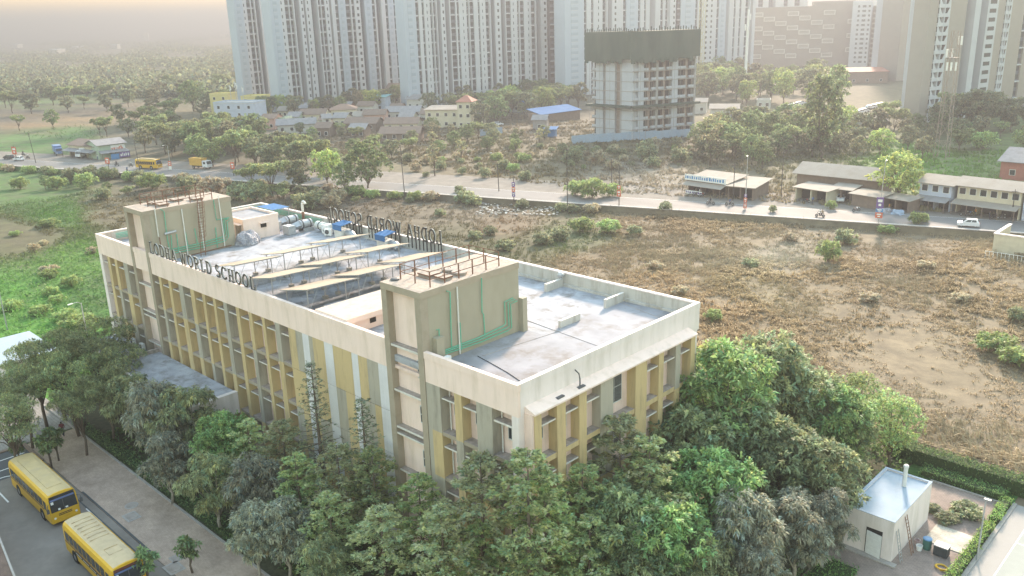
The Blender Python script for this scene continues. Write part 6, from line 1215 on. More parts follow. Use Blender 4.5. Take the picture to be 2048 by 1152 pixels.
# parked cars in the far yard, sparse rows
cars0 = None; cp = []
for (x0, y0, x1, y1, n) in ((1690, 236, 1732, 223, 7), (1738, 218, 1768, 211, 6), (1572, 218, 1606, 208, 6), (1086, 272, 1104, 270, 2), (984, 255, 1000, 250, 2), (1660, 152, 1680, 146, 3)):
    for k in range(n): t = (k+.5)/n; cp.append((x0+(x1-x0)*t, y0+(y1-y0)*t))
for k, (x, y) in enumerate(cp):
    p = G(x, y, ROADZ)
    if cars0 is None: cars0 = car('yard_car', '', tuple(p), 1.1, M['silver'], 4.2, 'white cars parked in the far yard', True); o = cars0
    else: o = dup(cars0, tuple(p), 1.1+random.uniform(-.1, .1))
    AUTO.append((o, 'hazy white parked car', (p[0], p[1], p[2]+.8)))
# rubble and litter beside the road
def rubble(name, label, poly, n, m, smin, smax, z):
    rg2 = np.random.default_rng(n); b = MB(); xs, ys = [p[0] for p in poly], [p[1] for p in poly]
    for i in range(n):
        p = G(rg2.uniform(min(xs), max(xs)), rg2.uniform(min(ys), max(ys)), z); s = rg2.uniform(smin, smax); R_ = Matrix.Rotation(rg2.uniform(0, 6), 3, 'Z') @ Matrix.Rotation(rg2.uniform(-.4, .4), 3, 'X')
        b.box(-s, s, -s*.7, s*.7, -s*.2, s*.35, m, R=R_, o=tuple(p))
    tag(b.build(name, fix=False), label, kind='stuff')
rubble('litter', 'scattered pale litter on the bank below the middle road', [(960, 398), (1110, 428)], 110, M['shade'], .05, .28, .25); rubble('rubble', 'grey rubble on the bank below the middle road', [(950, 398), (1120, 430)], 200, M['block'], .1, .35, .15)
rubble('rubble', 'rubble on the dusty forecourt beyond the road', [(1215, 355), (1350, 385)], 120, M['ledge'], .1, .4, ROADZ); rubble('litter', 'scattered litter beyond the road', [(900, 292), (1010, 312)], 40, M['shade'], .05, .25, ROADZ)

for (x, y, lb, m) in ((1392, 392, 'motorcycle parked before the signed shop, left one', 'cardark'), (1404, 394, 'motorcycle parked before the signed shop, right one', 'carred'), (1712, 423, 'scooter parked before the closed brown stall', 'silver'), (1928, 431, 'motorcycle parked under the right shop house porch, left one', 'cardark'), (1938, 432, 'motorcycle parked under the right shop house porch, right one', 'carblue'), (2002, 438, 'motorcycle parked nearest the right edge of the shop row', 'cardark'), (1612, 406, 'motorcycle parked before the patched stall', 'carred')):
    motorbike(lb, onroad(x, y), 1.0+.3*math.sin(x), M[m])
for (x, y, lb, c1) in ((1400, 391, 'person in white standing by the signed shop', 'white'), (1625, 408, 'person in blue standing before the patched stall', 'blue'), (1760, 424, 'person in maroon under the roadside tree', 'maroon'), (1950, 433, 'person in orange before the right shop house', 'orange')):
    person(lb, onroad(x, y), .5+x % 3, M['cl_'+c1], M['cl_dark'], 'stand')
# ---------------------------------------------------------------- towers
M['tw'] = mat('tower_white', (.50, .515, .55), .8, .05, .3); M['tg'] = mat('tower_grey', (.13, .135, .16), .85, .06, .3); M['tb'] = mat('tower_sky_tint', (.40, .46, .54), .8, .04, .3); M['twin'] = mat('tower_glass', (.03, .034, .04), .4, .3, .4, spec=.5); M['tbeige'] = mat('tower_beige', (.34, .305, .27), .85, .05, .3); M['tframe'] = mat('tower_frame', (.60, .57, .53), .8, .05, .5); M['tpale2'] = mat('tower_pale_window', (.33, .39, .46), .7, .06, .4); M['block_grey'] = mat('block_grey', (.27, .235, .205), .85, .05, .2)  # tb: blue of skylight and haze put into the blank tower faces
FH = 3.05
def band(g, u0, u1, yf, yb, cuts, ms):                        # one upright strip whose panes alternate
    n = len(g.v); k = [g._m(m) for m in ms]
    for z in cuts: g.v.extend(((u0, yb, z), (u0, yf, z), (u1, yf, z), (u1, yb, z)))
    for i in range(len(cuts)-1):
        for j in range(3): g.f.append((n+i*4+j, n+i*4+j+1, n+i*4+5+j, n+i*4+4+j)); g.mi.append(k[i % len(k)])
def tp(x, dep, y=200): p = CAM+ray(x, y)*(dep/FPX); return np.array([p[0], p[1]])
def tower(label, x0, d0, x1, d1, mods, H=66, group='pale residential towers in a row', name='apartment_tower', deep=7, wall='tw', y=200, cat='tower'):
    a, c = tp(x0, d0, y), tp(x1, d1, y); W = float(np.linalg.norm(c-a)); rz = atan2(c[1]-a[1], c[0]-a[0]); root = thing(name, label, cat, (a[0], a[1], 0), rz, group); KEEP.append((a[0]+.5*W*cos(rz)-7*sin(rz), a[1]+.5*W*sin(rz)+7*cos(rz), W*.5+3))
    tot = sum(m[1] for m in mods); u = 0.0; wl = MB(); nf = int(H/FH)
    for kind, f in mods:
        w = W*f/tot; u0, u1 = u+.004, u+w-.004; u += w
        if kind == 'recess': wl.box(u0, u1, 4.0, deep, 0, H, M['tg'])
        elif kind == 'fin': wl.box(u0, u1, -.7, deep, 0, H, M['tw'])
        elif kind in ('wall', 'plain'): wl.box(u0, u1, 0, deep, 0, H, M[wall if kind == 'wall' else 'tbeige'])
        elif kind == 'blank':
            wl.box(u0, u1, 0, deep, 0, H, M['tb']); g = MB()
            band(g, u0+w*.32, u0+w*.68, -.12, -.002, [z for k in range(1, nf) for z in (k*FH+.45, k*FH+.65, k*FH+2.1)], [M['tw'], M['tpale2'], M['tb']])
            g.build('window_column', root)
        elif kind == 'strip':
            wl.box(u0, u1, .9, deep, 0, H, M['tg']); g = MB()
            band(g, u0+.1, u1-.1, .55, .898, [z for k in range(1, nf) for z in (k*FH+.9, k*FH+2.55)], [M['twin'], M['tg']])
            for k in range(1, nf):
                if k % 2 == 0: wl.box(u0, u1, -.15, .88, k*FH-.15, k*FH+.3, M['tw'])
                else: wl.box(u0, u1, .45, .88, k*FH-.05, k*FH+.5, M['tg'])
            g.build('window_column', root)
        elif kind in ('slit', 'big'):
            wl.box(u0, u1, 0, deep, 0, H, M[wall]); g = MB(); q = .28 if kind == 'slit' else .18
            band(g, u0+w*q, u1-w*q, -.03, -.002, [z for k in range(1, nf) for z in (k*FH+.8, k*FH+2.2)], [M['twin'], M[wall]])
            g.build('window_column', root)
        elif kind == 'balc':                                     # tapering balcony pairs
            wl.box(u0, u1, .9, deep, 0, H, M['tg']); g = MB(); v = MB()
            for k in range(0, nf):
                z = k*FH; g.faces([(u0, -.4, z), (u1, -.4, z), (u1, -.4, z+1.2), (u0, -.4, z+1.2), (u0, .88, z), (u1, .88, z), (u1, .88, z+1.2), (u0, .88, z+1.2)], [(0, 1, 2, 3), (4, 7, 6, 5), (0, 4, 5, 1), (2, 6, 7, 3), (0, 3, 7, 4), (1, 5, 6, 2)], M['tw'])
                for s_, e_ in ((u0, .28*w), (u1, -.28*w)): g.face([(s_, -.38, z+1.2), (s_, -.38, z+FH-.02), (s_+e_*.35, -.38, z+FH-.02), (s_+e_, -.38, z+1.2)], M['tw'])
                pass
            g.box((u0+u1)/2-.2, (u0+u1)/2+.2, -.5, .88, 0, H, M['tw']); band(v, u0+.2, u1-.2, .7, .88, [z for k in range(nf) for z in (k*FH+1.2, k*FH+FH-.15)], [M['twin'], M['tg']]); g.build('balcony_column', root); v.build('window_column', root)
    wl.box(min(W*.4, 12), W-.01, deep+.003, deep+10, 0, H, M[wall]); wl.build('wall', root); return root
S_, W_s, R_s, F_s, B_s, L_s = 'strip', 'wall', 'recess', 'fin', 'blank', 'slit'
T = [
 ('pale tower at the left end of the row, standing against the sky', 490, 432, 562, 446, [(B_s, 3.4), (L_s, .8), (W_s, .7), (S_, 1.5), (W_s, .4), (S_, 1.0), (F_s, .3), (R_s, 2.0), (W_s, 1.3), (S_, .6), (W_s, 1.0), (S_, .5), (R_s, 1.2)]),
 ('second tower from the left in the row, with a broad pale blue front', 559, 405, 640, 421, [(B_s, 4.0), (L_s, .9), (W_s, .8), (S_, 1.5), (W_s, .3), (S_, 1.2), (F_s, .35), (R_s, 2.4), (W_s, .4), (L_s, 1.2), (R_s, .8), (W_s, .3), (L_s, 1.0), (W_s, .9)]),
 ('third tower from the left in the row, above the grey village roofs', 640, 422, 692, 432, [(R_s, 1.8), (F_s, .3), (S_, 1.0), (W_s, .3), (S_, 1.1), (W_s, .4), (L_s, .8), (W_s, .3), (R_s, .8), (W_s, 1.2), (S_, 1.0)]),
 ('fourth tower from the left in the row, above the teal village roof', 692, 433, 815, 452, [(B_s, 2.2), (S_, 1.3), (F_s, .3), (S_, 1.0), (W_s, .3), (L_s, 1.4), (R_s, 1.4), (B_s, 2.2), (S_, .9), (W_s, .4), (R_s, 1.6), (W_s, 1.2), (S_, .8), (B_s, 1.8), (S_, 1.4), (F_s, .3), (S_, .8)]),
 ('tower with the broadest pale blue front, middle of the row', 819, 405, 906, 422, [(B_s, 4.6), (S_, 1.2), (W_s, 1.3), (S_, .9), (W_s, .9), (L_s, .6), (W_s, .9), (S_, .8), (F_s, .2), (S_, 1.2), (F_s, .3), (R_s, 1.9), (W_s, .4), (L_s, 1.2), (W_s, .2), (R_s, 1.5)]),
 ('tower right of the broad pale blue one, behind the turret house', 906, 423, 986, 438, [(F_s, .3), (S_, 1.9), (W_s, .5), (S_, .7), (W_s, 1.1), (L_s, .5), (W_s, .9), (S_, .6), (F_s, .2), (S_, 1.6), (W_s, 1.5), (S_, .6), (W_s, .7), (L_s, .5), (W_s, .8), (S_, 1.2), (F_s, .3)]),
 ('tower behind the wide cream villa', 986, 439, 1062, 450, [(R_s, 1.5), (W_s, .5), (L_s, 1.2), (W_s, .3), (R_s, 1.2), (F_s, .2), (S_, 1.7), (W_s, .6), (L_s, .5), (W_s, 1.0), (S_, .5), (F_s, .2), (S_, 1.5), (W_s, 1.2), (L_s, .5)]),
 ('grey white tower left of the pale one beside the unfinished tower', 1062, 451, 1130, 462, [(W_s, .6), (S_, 1.1), (F_s, .2), (R_s, 1.6), (W_s, .6), (L_s, 1.2), (R_s, 1.1), (S_, 1.2), (W_s, .6), (S_, .5), (W_s, 1.3), (R_s, .5)]),
 ('tower with a pale blue flank just left of the unfinished tower', 1131, 440, 1236, 470, [(B_s, 5.2), (S_, .7), (W_s, 1.3), (S_, .6), (W_s, 1.2), (L_s, .5), (W_s, .9), (S_, .9), (F_s, .3), (R_s, 1.6), (W_s, .4), (L_s, 1.1), (W_s, .4)]),
 ('tower directly behind the green netted top', 1236, 472, 1336, 508, [(W_s, 1.1), (S_, .8), (B_s, 3.0), (S_, .6), (W_s, 1.0), (S_, .5), (W_s, 1.0), (R_s, 1.5), (W_s, 1.4), (S_, .7), (W_s, .7), (S_, .8), (W_s, .5)]),
 ('pale tower behind the right end of the green netted top', 1336, 505, 1420, 540, [(W_s, .6), (L_s, .8), (R_s, .6), (S_, .7), (B_s, 3.8), (S_, .6), (W_s, .6), (S_, .6), (W_s, .8), (L_s, 1.1), (W_s, .3), (L_s, 1.0)]),
 ('farthest tower of the row, beside the framed grey block', 1420, 545, 1502, 585, [(W_s, .8), (S_, .6), (B_s, 1.8), (R_s, .8), (W_s, 1.2), (S_, .5), (W_s, 1.0), (S_, .5), (W_s, 1.1), (S_, .8), (F_s, .3), (R_s, 1.0), (W_s, .8)]),
]
for t in T: tower(*t)
tower('near beige tower at the right edge with tapering white balconies', 1838, 300, 2085, 338, [('plain', 1.3), ('balc', 1.75), ('plain', 2.7), (R_s, 1.1), (F_s, .9), (R_s, 1.5), ('big', 1.7), ('plain', 1.2), ('balc', 1.0), ('plain', 2.4), (S_, .8), ('plain', 1.5), (R_s, 1.3), ('big', 1.5), ('plain', 1.0)], 60, None, 'beige_tower', 6, y=215)
tower('plain pale tower half hidden behind the near beige tower', 1797, 470, 1836, 476, [('plain', 1.2), (B_s, 2.2)], 60, None, 'pale_tower', 14, y=110); tower('hazy towers wing rising behind the framed grey block', 1500, 700, 1612, 720, [(W_s, 1), (S_, .7), (W_s, .8), (R_s, 1), (W_s, 1.2), (S_, .6), (W_s, 1), (S_, .8), (W_s, 1.2)], 62, None, 'hazy_tower', 14, y=60)
# grey block with staggered white window frames
a, c = tp(1494, 622, 80), tp(1706, 606, 80); W = float(np.linalg.norm(c-a)); rz = atan2(c[1]-a[1], c[0]-a[0]); root = thing('framed_block', 'long grey block with staggered white framed windows', 'building', (a[0], a[1], 0), rz); KEEP.append((a[0]+W*.5*cos(rz), a[1]+W*.5*sin(rz), 20))
zt = (CAM+ray(1600, 13)*(616/FPX))[2]; k_ = W/212.0; b = MB(); b.box(0, W, 0, 20, 0, zt, M['block_grey']); b.box(W*.62, W, 3, 20, zt+.01, zt+3, M['block_grey']); b.build('wall', root)
for col in range(9):
    u0 = (8+col*23.8)*k_
    for row in range(6):
        z = zt-6.4-3.15*col-9.6*row+ (9.6 if col >= 2 else 0)+(9.6 if col >= 5 else 0)+(9.6*2 if col == 8 else 0)
        if z < 6 or z+3.2 > zt-1: continue
        w = 22.5*k_ if col < 7 else 16*k_
        if col == 7: continue
        u1 = min(u0+w, W-.1); f = MB(); t = .55
        f.box(u0, u1, -.5, -.004, z, z+t, M['tframe']); f.box(u0, u1, -.5, -.004, z+3.1-t, z+3.1, M['tframe']); f.box(u0, u0+t, -.5, -.004, z+t, z+3.1-t, M['tframe']); f.box(u1-t, u1, -.5, -.004, z+t, z+3.1-t, M['tframe']); fo = f.build('window_frame', root)
        MB().box(u0+t, u1-t, -.1, -.003, z+t, z+3.1-t, M['tbeige']).build('pane', fo)
tower('white stair tower joining the framed grey block', 1700, 596, 1738, 590, [(W_s, .8), (L_s, 1.0), ('big', 1.2), (L_s, .9)], zt+2.5, None, 'white_tower', 16, y=80)
a, c = tp(1738, 598, 80), tp(1806, 560, 80); W = float(np.linalg.norm(c-a)); rz = atan2(c[1]-a[1], c[0]-a[0]); root = thing('beige_wing', 'beige wing with stepped balconies right of the white stair tower', 'building', (a[0], a[1], 0), rz); MB().box(0, W, 0, 18, 0, zt-1, M['tbeige']).build('wall', root)
for k in range(1, 12):
    for j in range(4):
        u0 = W*(j+.08)/4; fo = MB().box(u0, u0+W*.2, -.5, -.004, k*3.3+.3*j, k*3.3+.5+.3*j, M['tframe']).build('balcony_slab', root); MB().box(u0+.3, u0+W*.2-.3, -.05, -.003, k*3.3+.55+.3*j, k*3.3+2.4+.3*j, M['block_grey']).build('opening', fo)
# unfinished tower with green netting
P0, P1, P2 = G(1184, 272, ROADZ), G(1264, 280, ROADZ), G(1388, 268, ROADZ)
root = thing('unfinished_tower', 'unfinished concrete tower wrapped in green netting at the top', 'tower', (P0[0], P0[1], ROADZ), 0); KEEP.append(((P0[0]+P2[0])/2, (P0[1]+P2[1])/2+6, 22))
M['conc'] = mat('raw_concrete', (.33, .32, .32), .9, .12, .6, dirt=(.3, .28, .27), dirt_amt=.5, dirt_scale=.3); M['cblue'] = mat('primed_panel', (.41, .43, .48), .8, .1, .6); M['cbrown'] = mat('brown_block_wall', (.27, .21, .185), .9, .15, .6); M['net'] = mat('green_netting', (.05, .075, .06), .9, .25, .25, dirt=(.10, .11, .095), dirt_amt=.5, dirt_scale=.12, stretch=(1, 1, .3)); M['scaf'] = mat('scaffold', (.3, .28, .26), .7, .2, 4)
dep = float((P1-CAM)@_f); zc = lambda y, x=1264: float((CAM+ray(x, y)*(dep/FPX))[2])-ROADZ
ztop, znet, zskirt = zc(62), zc(116), zc(214); fh = 3.1; nf = int(znet/fh)+1
def face(A, B_, mods, tagname):
    W = float(np.linalg.norm((B_-A)[:2])); rz = atan2(B_[1]-A[1], B_[0]-A[0]); R_ = Matrix.Rotation(rz, 3, 'Z'); o = (A[0]-P0[0], A[1]-P0[1], 0); tot = sum(m[1] for m in mods); u = 0
    wl = MB(); 
    for kind, f in mods:
        w = W*f/tot; u0, u1 = u+.01, u+w-.01; u += w
        if kind == 'p': wl.box(u0, u1, 0, 9, 0, znet+2, M['cblue'], R=R_, o=o)
        elif kind == 'c': wl.box(u0, u1, 0, 9, 0, znet+2, M['conc'], R=R_, o=o)
        elif kind == 'b': wl.box(u0, u1, .8, 9, 0, znet+2, M['cbrown'], R=R_, o=o)
        elif kind == 'w':
            wl.box(u0, u1, 1.4, 9, 0, znet+2, M['cbrown'], R=R_, o=o); g = MB()
            for k in range(nf+1):
                wl.box(u0, u1, -.25, 1.38, k*fh, k*fh+.35, M['conc'], R=R_, o=o); wl.box(u0, u1, .1, .3, k*fh+.36, k*fh+1.0, M['cblue'], R=R_, o=o)
            band(g, u0+.3, u1-.3, 1.2, 1.39, [z for k in range(nf+1) for z in (k*fh+.8, k*fh+2.7)], [M['darkvoid'], M['cbrown']]); g.v = [tuple(R_ @ Vector(p)+Vector(o)) for p in g.v]; g.build('opening_column', root)
    wl.build('wall', root); s = MB()
    for k in range(nf+1): s.box(-.2, W+.2, -.08, 0-.003, k*fh-.12, k*fh+.1, M['scaf'], R=R_, o=o)
    s.build('floor_band', root); n = MB(); n.box(-1.8, W+.2, -1.6, 9, znet, ztop, M['net'], R=R_, o=o)
    rr = random.Random(3)
    for k in range(26): u = -1.5+(W+2)*k/26; h = rr.uniform(.5, 1.6); n.box(u, u+.25, -1.5, -1.3, ztop+.002, ztop+h, M['net'], R=R_, o=o)
    
    for k in range(int(W/1.6)): u = -1.7+1.6*k; h = rr.uniform(.1, 1.6); n.box(u, u+1.55, -1.58, -1.5, znet-h, znet-.002, M['net'], R=R_, o=o)
    n.build('net', root); n = MB(); n.box(-1.0, W+.6, -2.2, -.02, zskirt, zskirt+.7, M['net'], R=R_, o=o); n.build('net_skirt', root)
    s = MB()
    for k in range(int(W/2.2)): s.tube([R_ @ Vector((k*2.2, -1.1, 0))+Vector(o), R_ @ Vector((k*2.2, -1.1, znet))+Vector(o)], .06, M['scaf'], 4)
    s.build('scaffold', root)
face(P0, P1, [('w', .8), ('p', 1.6), ('b', .5), ('p', 2.0), ('b', 1.0), ('c', .4), ('p', 2.2)], 'l'); face(P1, P2, [('w', 1.2), ('p', 1.2), ('w', 1.0), ('b', .6), ('w', 1.0), ('c', .5), ('w', 1.3), ('b', .5), ('w', 1.2), ('p', 1.3), ('w', 1.8), ('b', .6), ('w', 1.2), ('c', .4)], 'r')
p = CAM+ray(1399, 200)*(430/FPX); lattice('tower_crane', 'yellowish crane mast rising behind the unfinished tower', 'crane', (p[0], p[1], ROADZ), 60, 2.2, mat('crane_yellow', (.42, .36, .12), .7, .15, 3), 2.2)
# ---------------------------------------------------------------- trees beyond the school
FAR = ['far0', 'far1', 'far2', 'far4']
plant('far0', tuple(G(738, 383, 0.3)), 12.5, 'tallest dark tree at the near edge of the middle road', 'trees along the road'); plant('far3', tuple(G(655, 372, .3)), 9.6, 'bright yellow green tree left of the tallest roadside tree', 'trees along the road')
plant('far3', tuple(G(1792, 408, ROADZ)), 11.0, 'large bright roadside tree among the shops', 'trees along the road', rs=1.05); plant('far1', tuple(G(545, 392, .3)), 9.0, 'broad olive tree behind the rear stair tower', 'trees along the road', rs=1.1); plant('far1', tuple(G(505, 385, .3)), 7.5, 'olive tree left of the broad one behind the rear stair tower', 'trees along the road'); plant('far2', tuple(G(600, 385, .3)), 8.6, 'greyish tree right of the broad olive one behind the rear stair tower', 'trees along the road'); plant('far0', tuple(G(690, 385, .3)), 7.5, 'dark tree left below the tallest roadside tree', 'trees along the road')
plant('thin0', tuple(G(870, 352, ROADZ)), 8.5, 'lone thin tree in the dry lot beyond the middle road', 'trees in the dry lot'); plant('thin0', tuple(G(924, 322, ROADZ)), 6.5, 'small bare tree in the dry lot near the village', 'trees in the dry lot'); plant('tall0', tuple(G(1640, 318, ROADZ)), 24.0, 'very tall narrow tree right of the sheds', 'trees on the right', rs=.95); plant('tall0', tuple(G(1668, 250, ROADZ)), 22.0, 'tall narrow tree behind the very tall one', 'trees on the right', rs=.9); plant('thin0', tuple(G(1420, 330, ROADZ)), 14.0, 'open bare looking tree right of the unfinished tower', 'trees on the right', rs=.9); plant('far0', tuple(G(388, 222, ROADZ)), 15.0, 'big round dark tree left of the blue and white house', 'trees by the village', rs=1.05)
region([(270, 300), (330, 285), (440, 262), (500, 282), (540, 312), (690, 338), (700, 352), (560, 354), (440, 335), (350, 328)], 44, FAR, (7, 11), 'dark bushy tree', 'dark tree belt between road and village', 5.0)
region([(190, 268), (330, 248), (420, 255), (300, 290), (200, 288)], 12, FAR, (6, 9), 'dark bushy tree', 'dark tree belt between road and village', 5.0)
region([(30, 372), (180, 350), (390, 385), (240, 412), (60, 390)], 16, ['shrub0', 'far0', 'far1', 'shrub1'], (2.5, 4.2), 'dense green bush', 'bushes on the near side of the left road', 4.0, 0.0, name='bush', cat='bush')
region([(420, 395), (720, 400), (720, 420), (600, 425), (420, 385)], 12, ['far1', 'shrub1', 'shrub2', 'far2'], (2.5, 4.5), 'olive scrub bush', 'bushes behind the school', 4.0, 0.0, name='bush', cat='bush')
region([(10, 430), (190, 440), (230, 620), (180, 660), (20, 640)], 14, ['shrub0', 'shrub0', 'shrub2', 'shrub0'], (1.0, 2.2), 'leafy green scrub bush', 'bushes in the green plot left of the school', 4.0, 0.0, name='bush', cat='bush', rs=(1.1, 1.6))
region([(495, 222), (560, 228), (640, 222), (830, 200), (1130, 182), (1130, 196), (830, 214), (640, 236), (500, 240)], 46, FAR+['far3'], (7, 10), 'hazy green tree', 'trees at the feet of the towers', 7.0)
region([(840, 228), (905, 222), (950, 228), (1060, 215), (1160, 205), (1165, 232), (1060, 236), (960, 262), (905, 235)], 26, FAR+['far3'], (8, 12), 'hazy green tree', 'trees round the villa', 7.0)
region([(690, 292), (830, 296), (990, 290), (1090, 284), (1090, 300), (830, 314), (690, 322)], 16, ['far0', 'far2', 'thin0', 'far1'], (4, 6.5), 'olive tree', 'trees before the village', 7.0)
region([(860, 262), (960, 278), (1060, 284), (1060, 292), (860, 284)], 8, FAR, (4.5, 6.5), 'olive tree', 'trees before the village', 7.0)
region([(560, 274), (690, 268), (760, 275), (690, 292), (560, 300)], 7, ['far1', 'far2', 'thin0', 'far0'], (4, 5.5), 'olive tree', 'trees before the village', 7.0)
region([(1395, 160), (1500, 165), (1640, 160), (1640, 205), (1500, 215), (1395, 205)], 40, FAR+['far3'], (9, 15), 'hazy tree', 'wood below the framed grey block', 9.0)
region([(1400, 262), (1520, 262), (1600, 268), (1600, 330), (1500, 345), (1390, 330)], 26, FAR, (7, 11), 'shadowy olive tree', 'trees behind the signed shop', 6.0)
region([(1600, 240), (1800, 250), (1800, 300), (1700, 330), (1610, 320)], 22, FAR+['far3'], (6, 10), 'hazy olive tree', 'trees behind the long shed', 6.5)
region([(1880, 232), (1990, 240), (2060, 225), (2060, 262), (1870, 268)], 18, FAR, (9, 14), 'dusky green tree', 'trees at the foot of the near beige tower', 7.0)
region([(1800, 270), (2060, 262), (2060, 300), (1990, 300), (1850, 325), (1800, 330)], 20, FAR+['shrub0'], (4, 8), 'olive tree', 'trees behind the right shop houses', 6.0)
region([(1100, 300), (1380, 292), (1380, 330), (1120, 345)], 24, ['shrub2', 'shrub1', 'far2', 'far0'], (1.5, 4.2), 'dry scrub bush', 'scrub in the dry lot', 6.0, name='bush', cat='bush')
region([(820, 300), (1100, 296), (1360, 300), (1360, 340), (1200, 350), (900, 345)], 30, ['shrub1', 'far2', 'shrub2', 'shrub0'], (1.0, 2.6), 'low olive bush', 'scrub in the dry lot', 5.0, name='bush', cat='bush')
region([(800, 320), (1000, 318), (1040, 358), (850, 356)], 12, ['shrub2', 'shrub1'], (1.2, 2.6), 'dry scrub bush', 'scrub in the dry lot', 6.0, name='bush', cat='bush')
region([(20, 262), (190, 250), (430, 215), (430, 232), (200, 262)], 9, FAR, (6, 10), 'hazy tree', 'trees in the far left fields', 12.0)
region([(0, 195), (460, 178), (460, 215), (0, 232)], 30, FAR, (7, 12), 'hazy dark tree', 'trees in the far left fields', 14.0)
# the far plain: trees and bushes that read as one mass
rg3 = np.random.default_rng(77); n = 5200; xx = rg3.uniform(-60, 560, n); yy = 66+(rg3.uniform(0, 1, n)**.8)*128
keep = (np.sin(xx*.035+yy*.09)+np.sin(xx*.011-yy*.21)+rg3.normal(0, .55, n)) > -.35; xx, yy = xx[keep], yy[keep]
pts = np.array([G(a, b_, ROADZ) for a, b_ in zip(xx, yy)]); ok = np.linalg.norm(pts-CAM, axis=1) < 7000; pts = pts[ok]; n = len(pts); dist = np.linalg.norm(pts-CAM, axis=1)
pts[:, 2] = terrain_z(pts[:, 0], pts[:, 1]); per = 16; hh = rg3.uniform(3.5, 9, n)*(1+dist/5000); P = np.repeat(pts, per, 0)+rg3.normal(0, 1, (n*per, 3))*np.repeat(hh, per)[:, None]*np.array([.85, .85, .0]); P[:, 2] += np.repeat(hh, per)*rg3.uniform(.1, .75, n*per)
V, F, c = leaf_cloud(rg3, P, norm(rg3.normal(0, 1, P.shape)+np.array([0, 0, .5])), 2, 2.6, 2.0, .1, (.085, .10, .05), cvar=.3)
tag(npmesh('far_wood', V, F, [LM], c), 'far hazy scrub woodland covering the plain to the horizon', None, None, 'stuff')
for (x, y, w, h, lb) in ((108, 112, 30, 10, 'pale far building on the left plain, larger one'), (225, 99, 18, 9, 'small white far building in the middle of the plain'), (290, 83, 14, 26, 'slim white far tower on the plain'), (442, 78, 16, 14, 'small white far building beside the first tower'), (30, 100, 26, 12, 'pale far building at the left edge'), (150, 100, 40, 6, 'long pale far roofs on the plain')):
    p = G(x, y, ROADZ); root = thing('far_building', lb, 'building', tuple(p), -.77); b = MB().box(-w/2, w/2, 0, 14, -1, h, M['palewall']); b.build('wall', root); MB().box(-w/2-.5, w/2+.5, -.5, 14.5, h+.01, h+1.2, M['tw']).build('roof', root)
# distant ridge
def ridge(name, a0, a1, dist, h, seed, m):
    rr = np.random.default_rng(seed); V = []; K = 90
    for i in range(K+1):
        a = radians(a0+(a1-a0)*i/K); t = h*(.55+.3*sin(i*.16+seed)+.15*sin(i*.47+seed*2)+.06*rr.normal()); t *= min(1, i/6, (K-i)/6)+.02
        for (dd, zz) in ((0, -2), (500, t), (1400, -2)): V.append((CAM[0]+sin(a)*(dist+dd), CAM[1]+cos(a)*(dist+dd), zz))
    F = []
    for i in range(K):
        for j in range(2): q = i*3+j; F.append((q, q+3, q+4, q+1))
    tag(MB().faces(V, F, m).build(name), kind='structure')
M['ridge'] = mat('far_hills', (.12, .13, .11), .95, .15, .002); ridge('hills', -82, -20, 6200, 95, 3, M['ridge']); ridge('hills', -95, -45, 8000, 130, 5, M['ridge'])

# ---------------------------------------------------------------- haze
hz = MB().box(-12500, 4000, -3500, 13000, -40, 136, M['ridge']); M['hz'] = bpy.data.materials.new('haze_air'); M['hz'].use_nodes = True; N = M['hz'].node_tree.nodes
N.remove(N['Principled BSDF']); pv = N.new('ShaderNodeVolumePrincipled'); pv.inputs['Color'].default_value = (.262, .268, .296, 1); pv.inputs['Density'].default_value = HAZE; pv.inputs['Anisotropy'].default_value = .45
M['hz'].node_tree.links.new(pv.outputs[0], N['Material Output'].inputs['Volume']); hz.mats = [M['hz']]; tag(hz.build('haze'), kind='stuff')

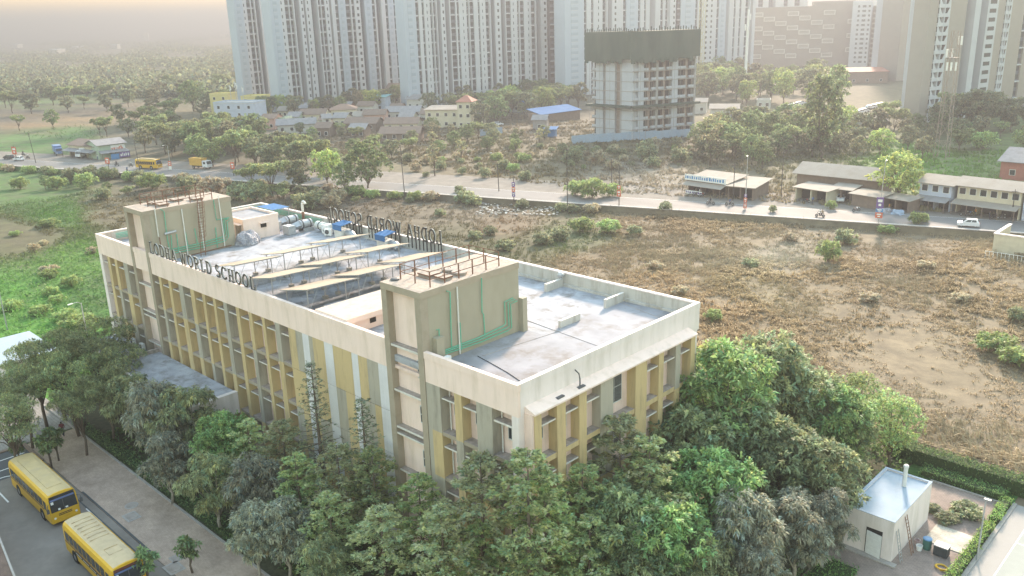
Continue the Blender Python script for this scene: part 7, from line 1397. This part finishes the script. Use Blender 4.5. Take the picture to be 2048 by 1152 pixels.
# ---------------------------------------------------------------- labels that single each repeat out, from what stands beside it in the picture
MARKS = [('the yellow road bus', (297, 325)), ('the yellow truck', (408, 325)), ('the left poster shop', (225, 300)), ('the blue and white house', (470, 215)), ('the white arched house', (600, 250)), ('the teal roof', (760, 205)), ('the turret house', (925, 220)), ('the wide villa', (988, 190)), ('the long blue shed', (1120, 230)), ('the unfinished tower', (1285, 200)), ('the sheet fence', (1260, 275)), ('the signed shop', (1410, 370)), ('the long shed', (1670, 360)), ('the roadside tree', (1795, 350)), ('the right shop house', (1970, 390)), ('the telecom mast', (1885, 230)), ('the beige tower', (1840, 150)), ('the framed block', (1590, 90)), ('the telecom pole', (1493, 120)), ('the car yard', (1720, 220)), ('the red shed', (2030, 335)), ('the white shed', (1785, 1010)), ('the near building corner', (1035, 780)), ('the front stair tower', (800, 700)), ('the mustard fins', (450, 640)), ('the rear stair tower', (270, 560)), ('the entrance porch', (330, 740)), ('the tan roofed bus', (215, 1090)), ('the first school bus', (90, 980)), ('the walkway', (330, 1000)), ('the right building corner', (1395, 640)), ('the rail fence', (1930, 930)), ('the rubble bank', (1040, 410)), ('the tallest pole', (1135, 380)), ('the white hatchback', (1935, 445)), ('the far left road', (40, 315)), ('the first tower', (475, 120)), ('the second tower', (570, 180)), ('the fourth tower', (755, 170)), ('the broad pale tower', (840, 140)), ('the red hall', (1700, 155)), ('the dry field', (1700, 620)), ('the lone scrub lamp', (176, 650)), ('the banner pole', (1755, 400))]
mk = np.array([m[1] for m in MARKS], float); rec = {}
for (o, look, w) in AUTO:
    q = proj(np.array(w)); d = (mk-q)*np.array([1, 1.6]); i = int(np.argmin((d**2).sum(1))); dx, dy = q[0]-mk[i][0], q[1]-mk[i][1]
    rel = ('right of' if dx > 0 else 'left of') if abs(dx) > abs(dy)*1.3 else ('below' if dy > 0 else 'above'); rec.setdefault((look, rel, i), []).append((q[0], o))
ORD = ['first', 'second', 'third', 'fourth', 'fifth', 'sixth', 'seventh', 'eighth', 'ninth', 'tenth', 'eleventh', 'twelfth', 'thirteenth', 'fourteenth', 'fifteenth', 'sixteenth', 'seventeenth', 'eighteenth', 'nineteenth', 'twentieth', 'next']
for (look, rel, i), L_ in rec.items():
    L_.sort(key=lambda t: t[0])
    for k, (_x, o) in enumerate(L_):
        o['label'] = ('%s %s %s' % (look, rel, MARKS[i][0])) if len(L_) == 1 else ('%s %s %s, %s from left' % (look, rel, MARKS[i][0], ORD[min(k, 20)]))
for (r_, h_) in list(TREE_SRC.values()):                     # sources that were never planted
    pass
for k_, (r_, h_) in TREE_SRC.items():
    if k_ not in USED:
        for ch in list(r_.children): bpy.data.objects.remove(ch)
        bpy.data.objects.remove(r_)
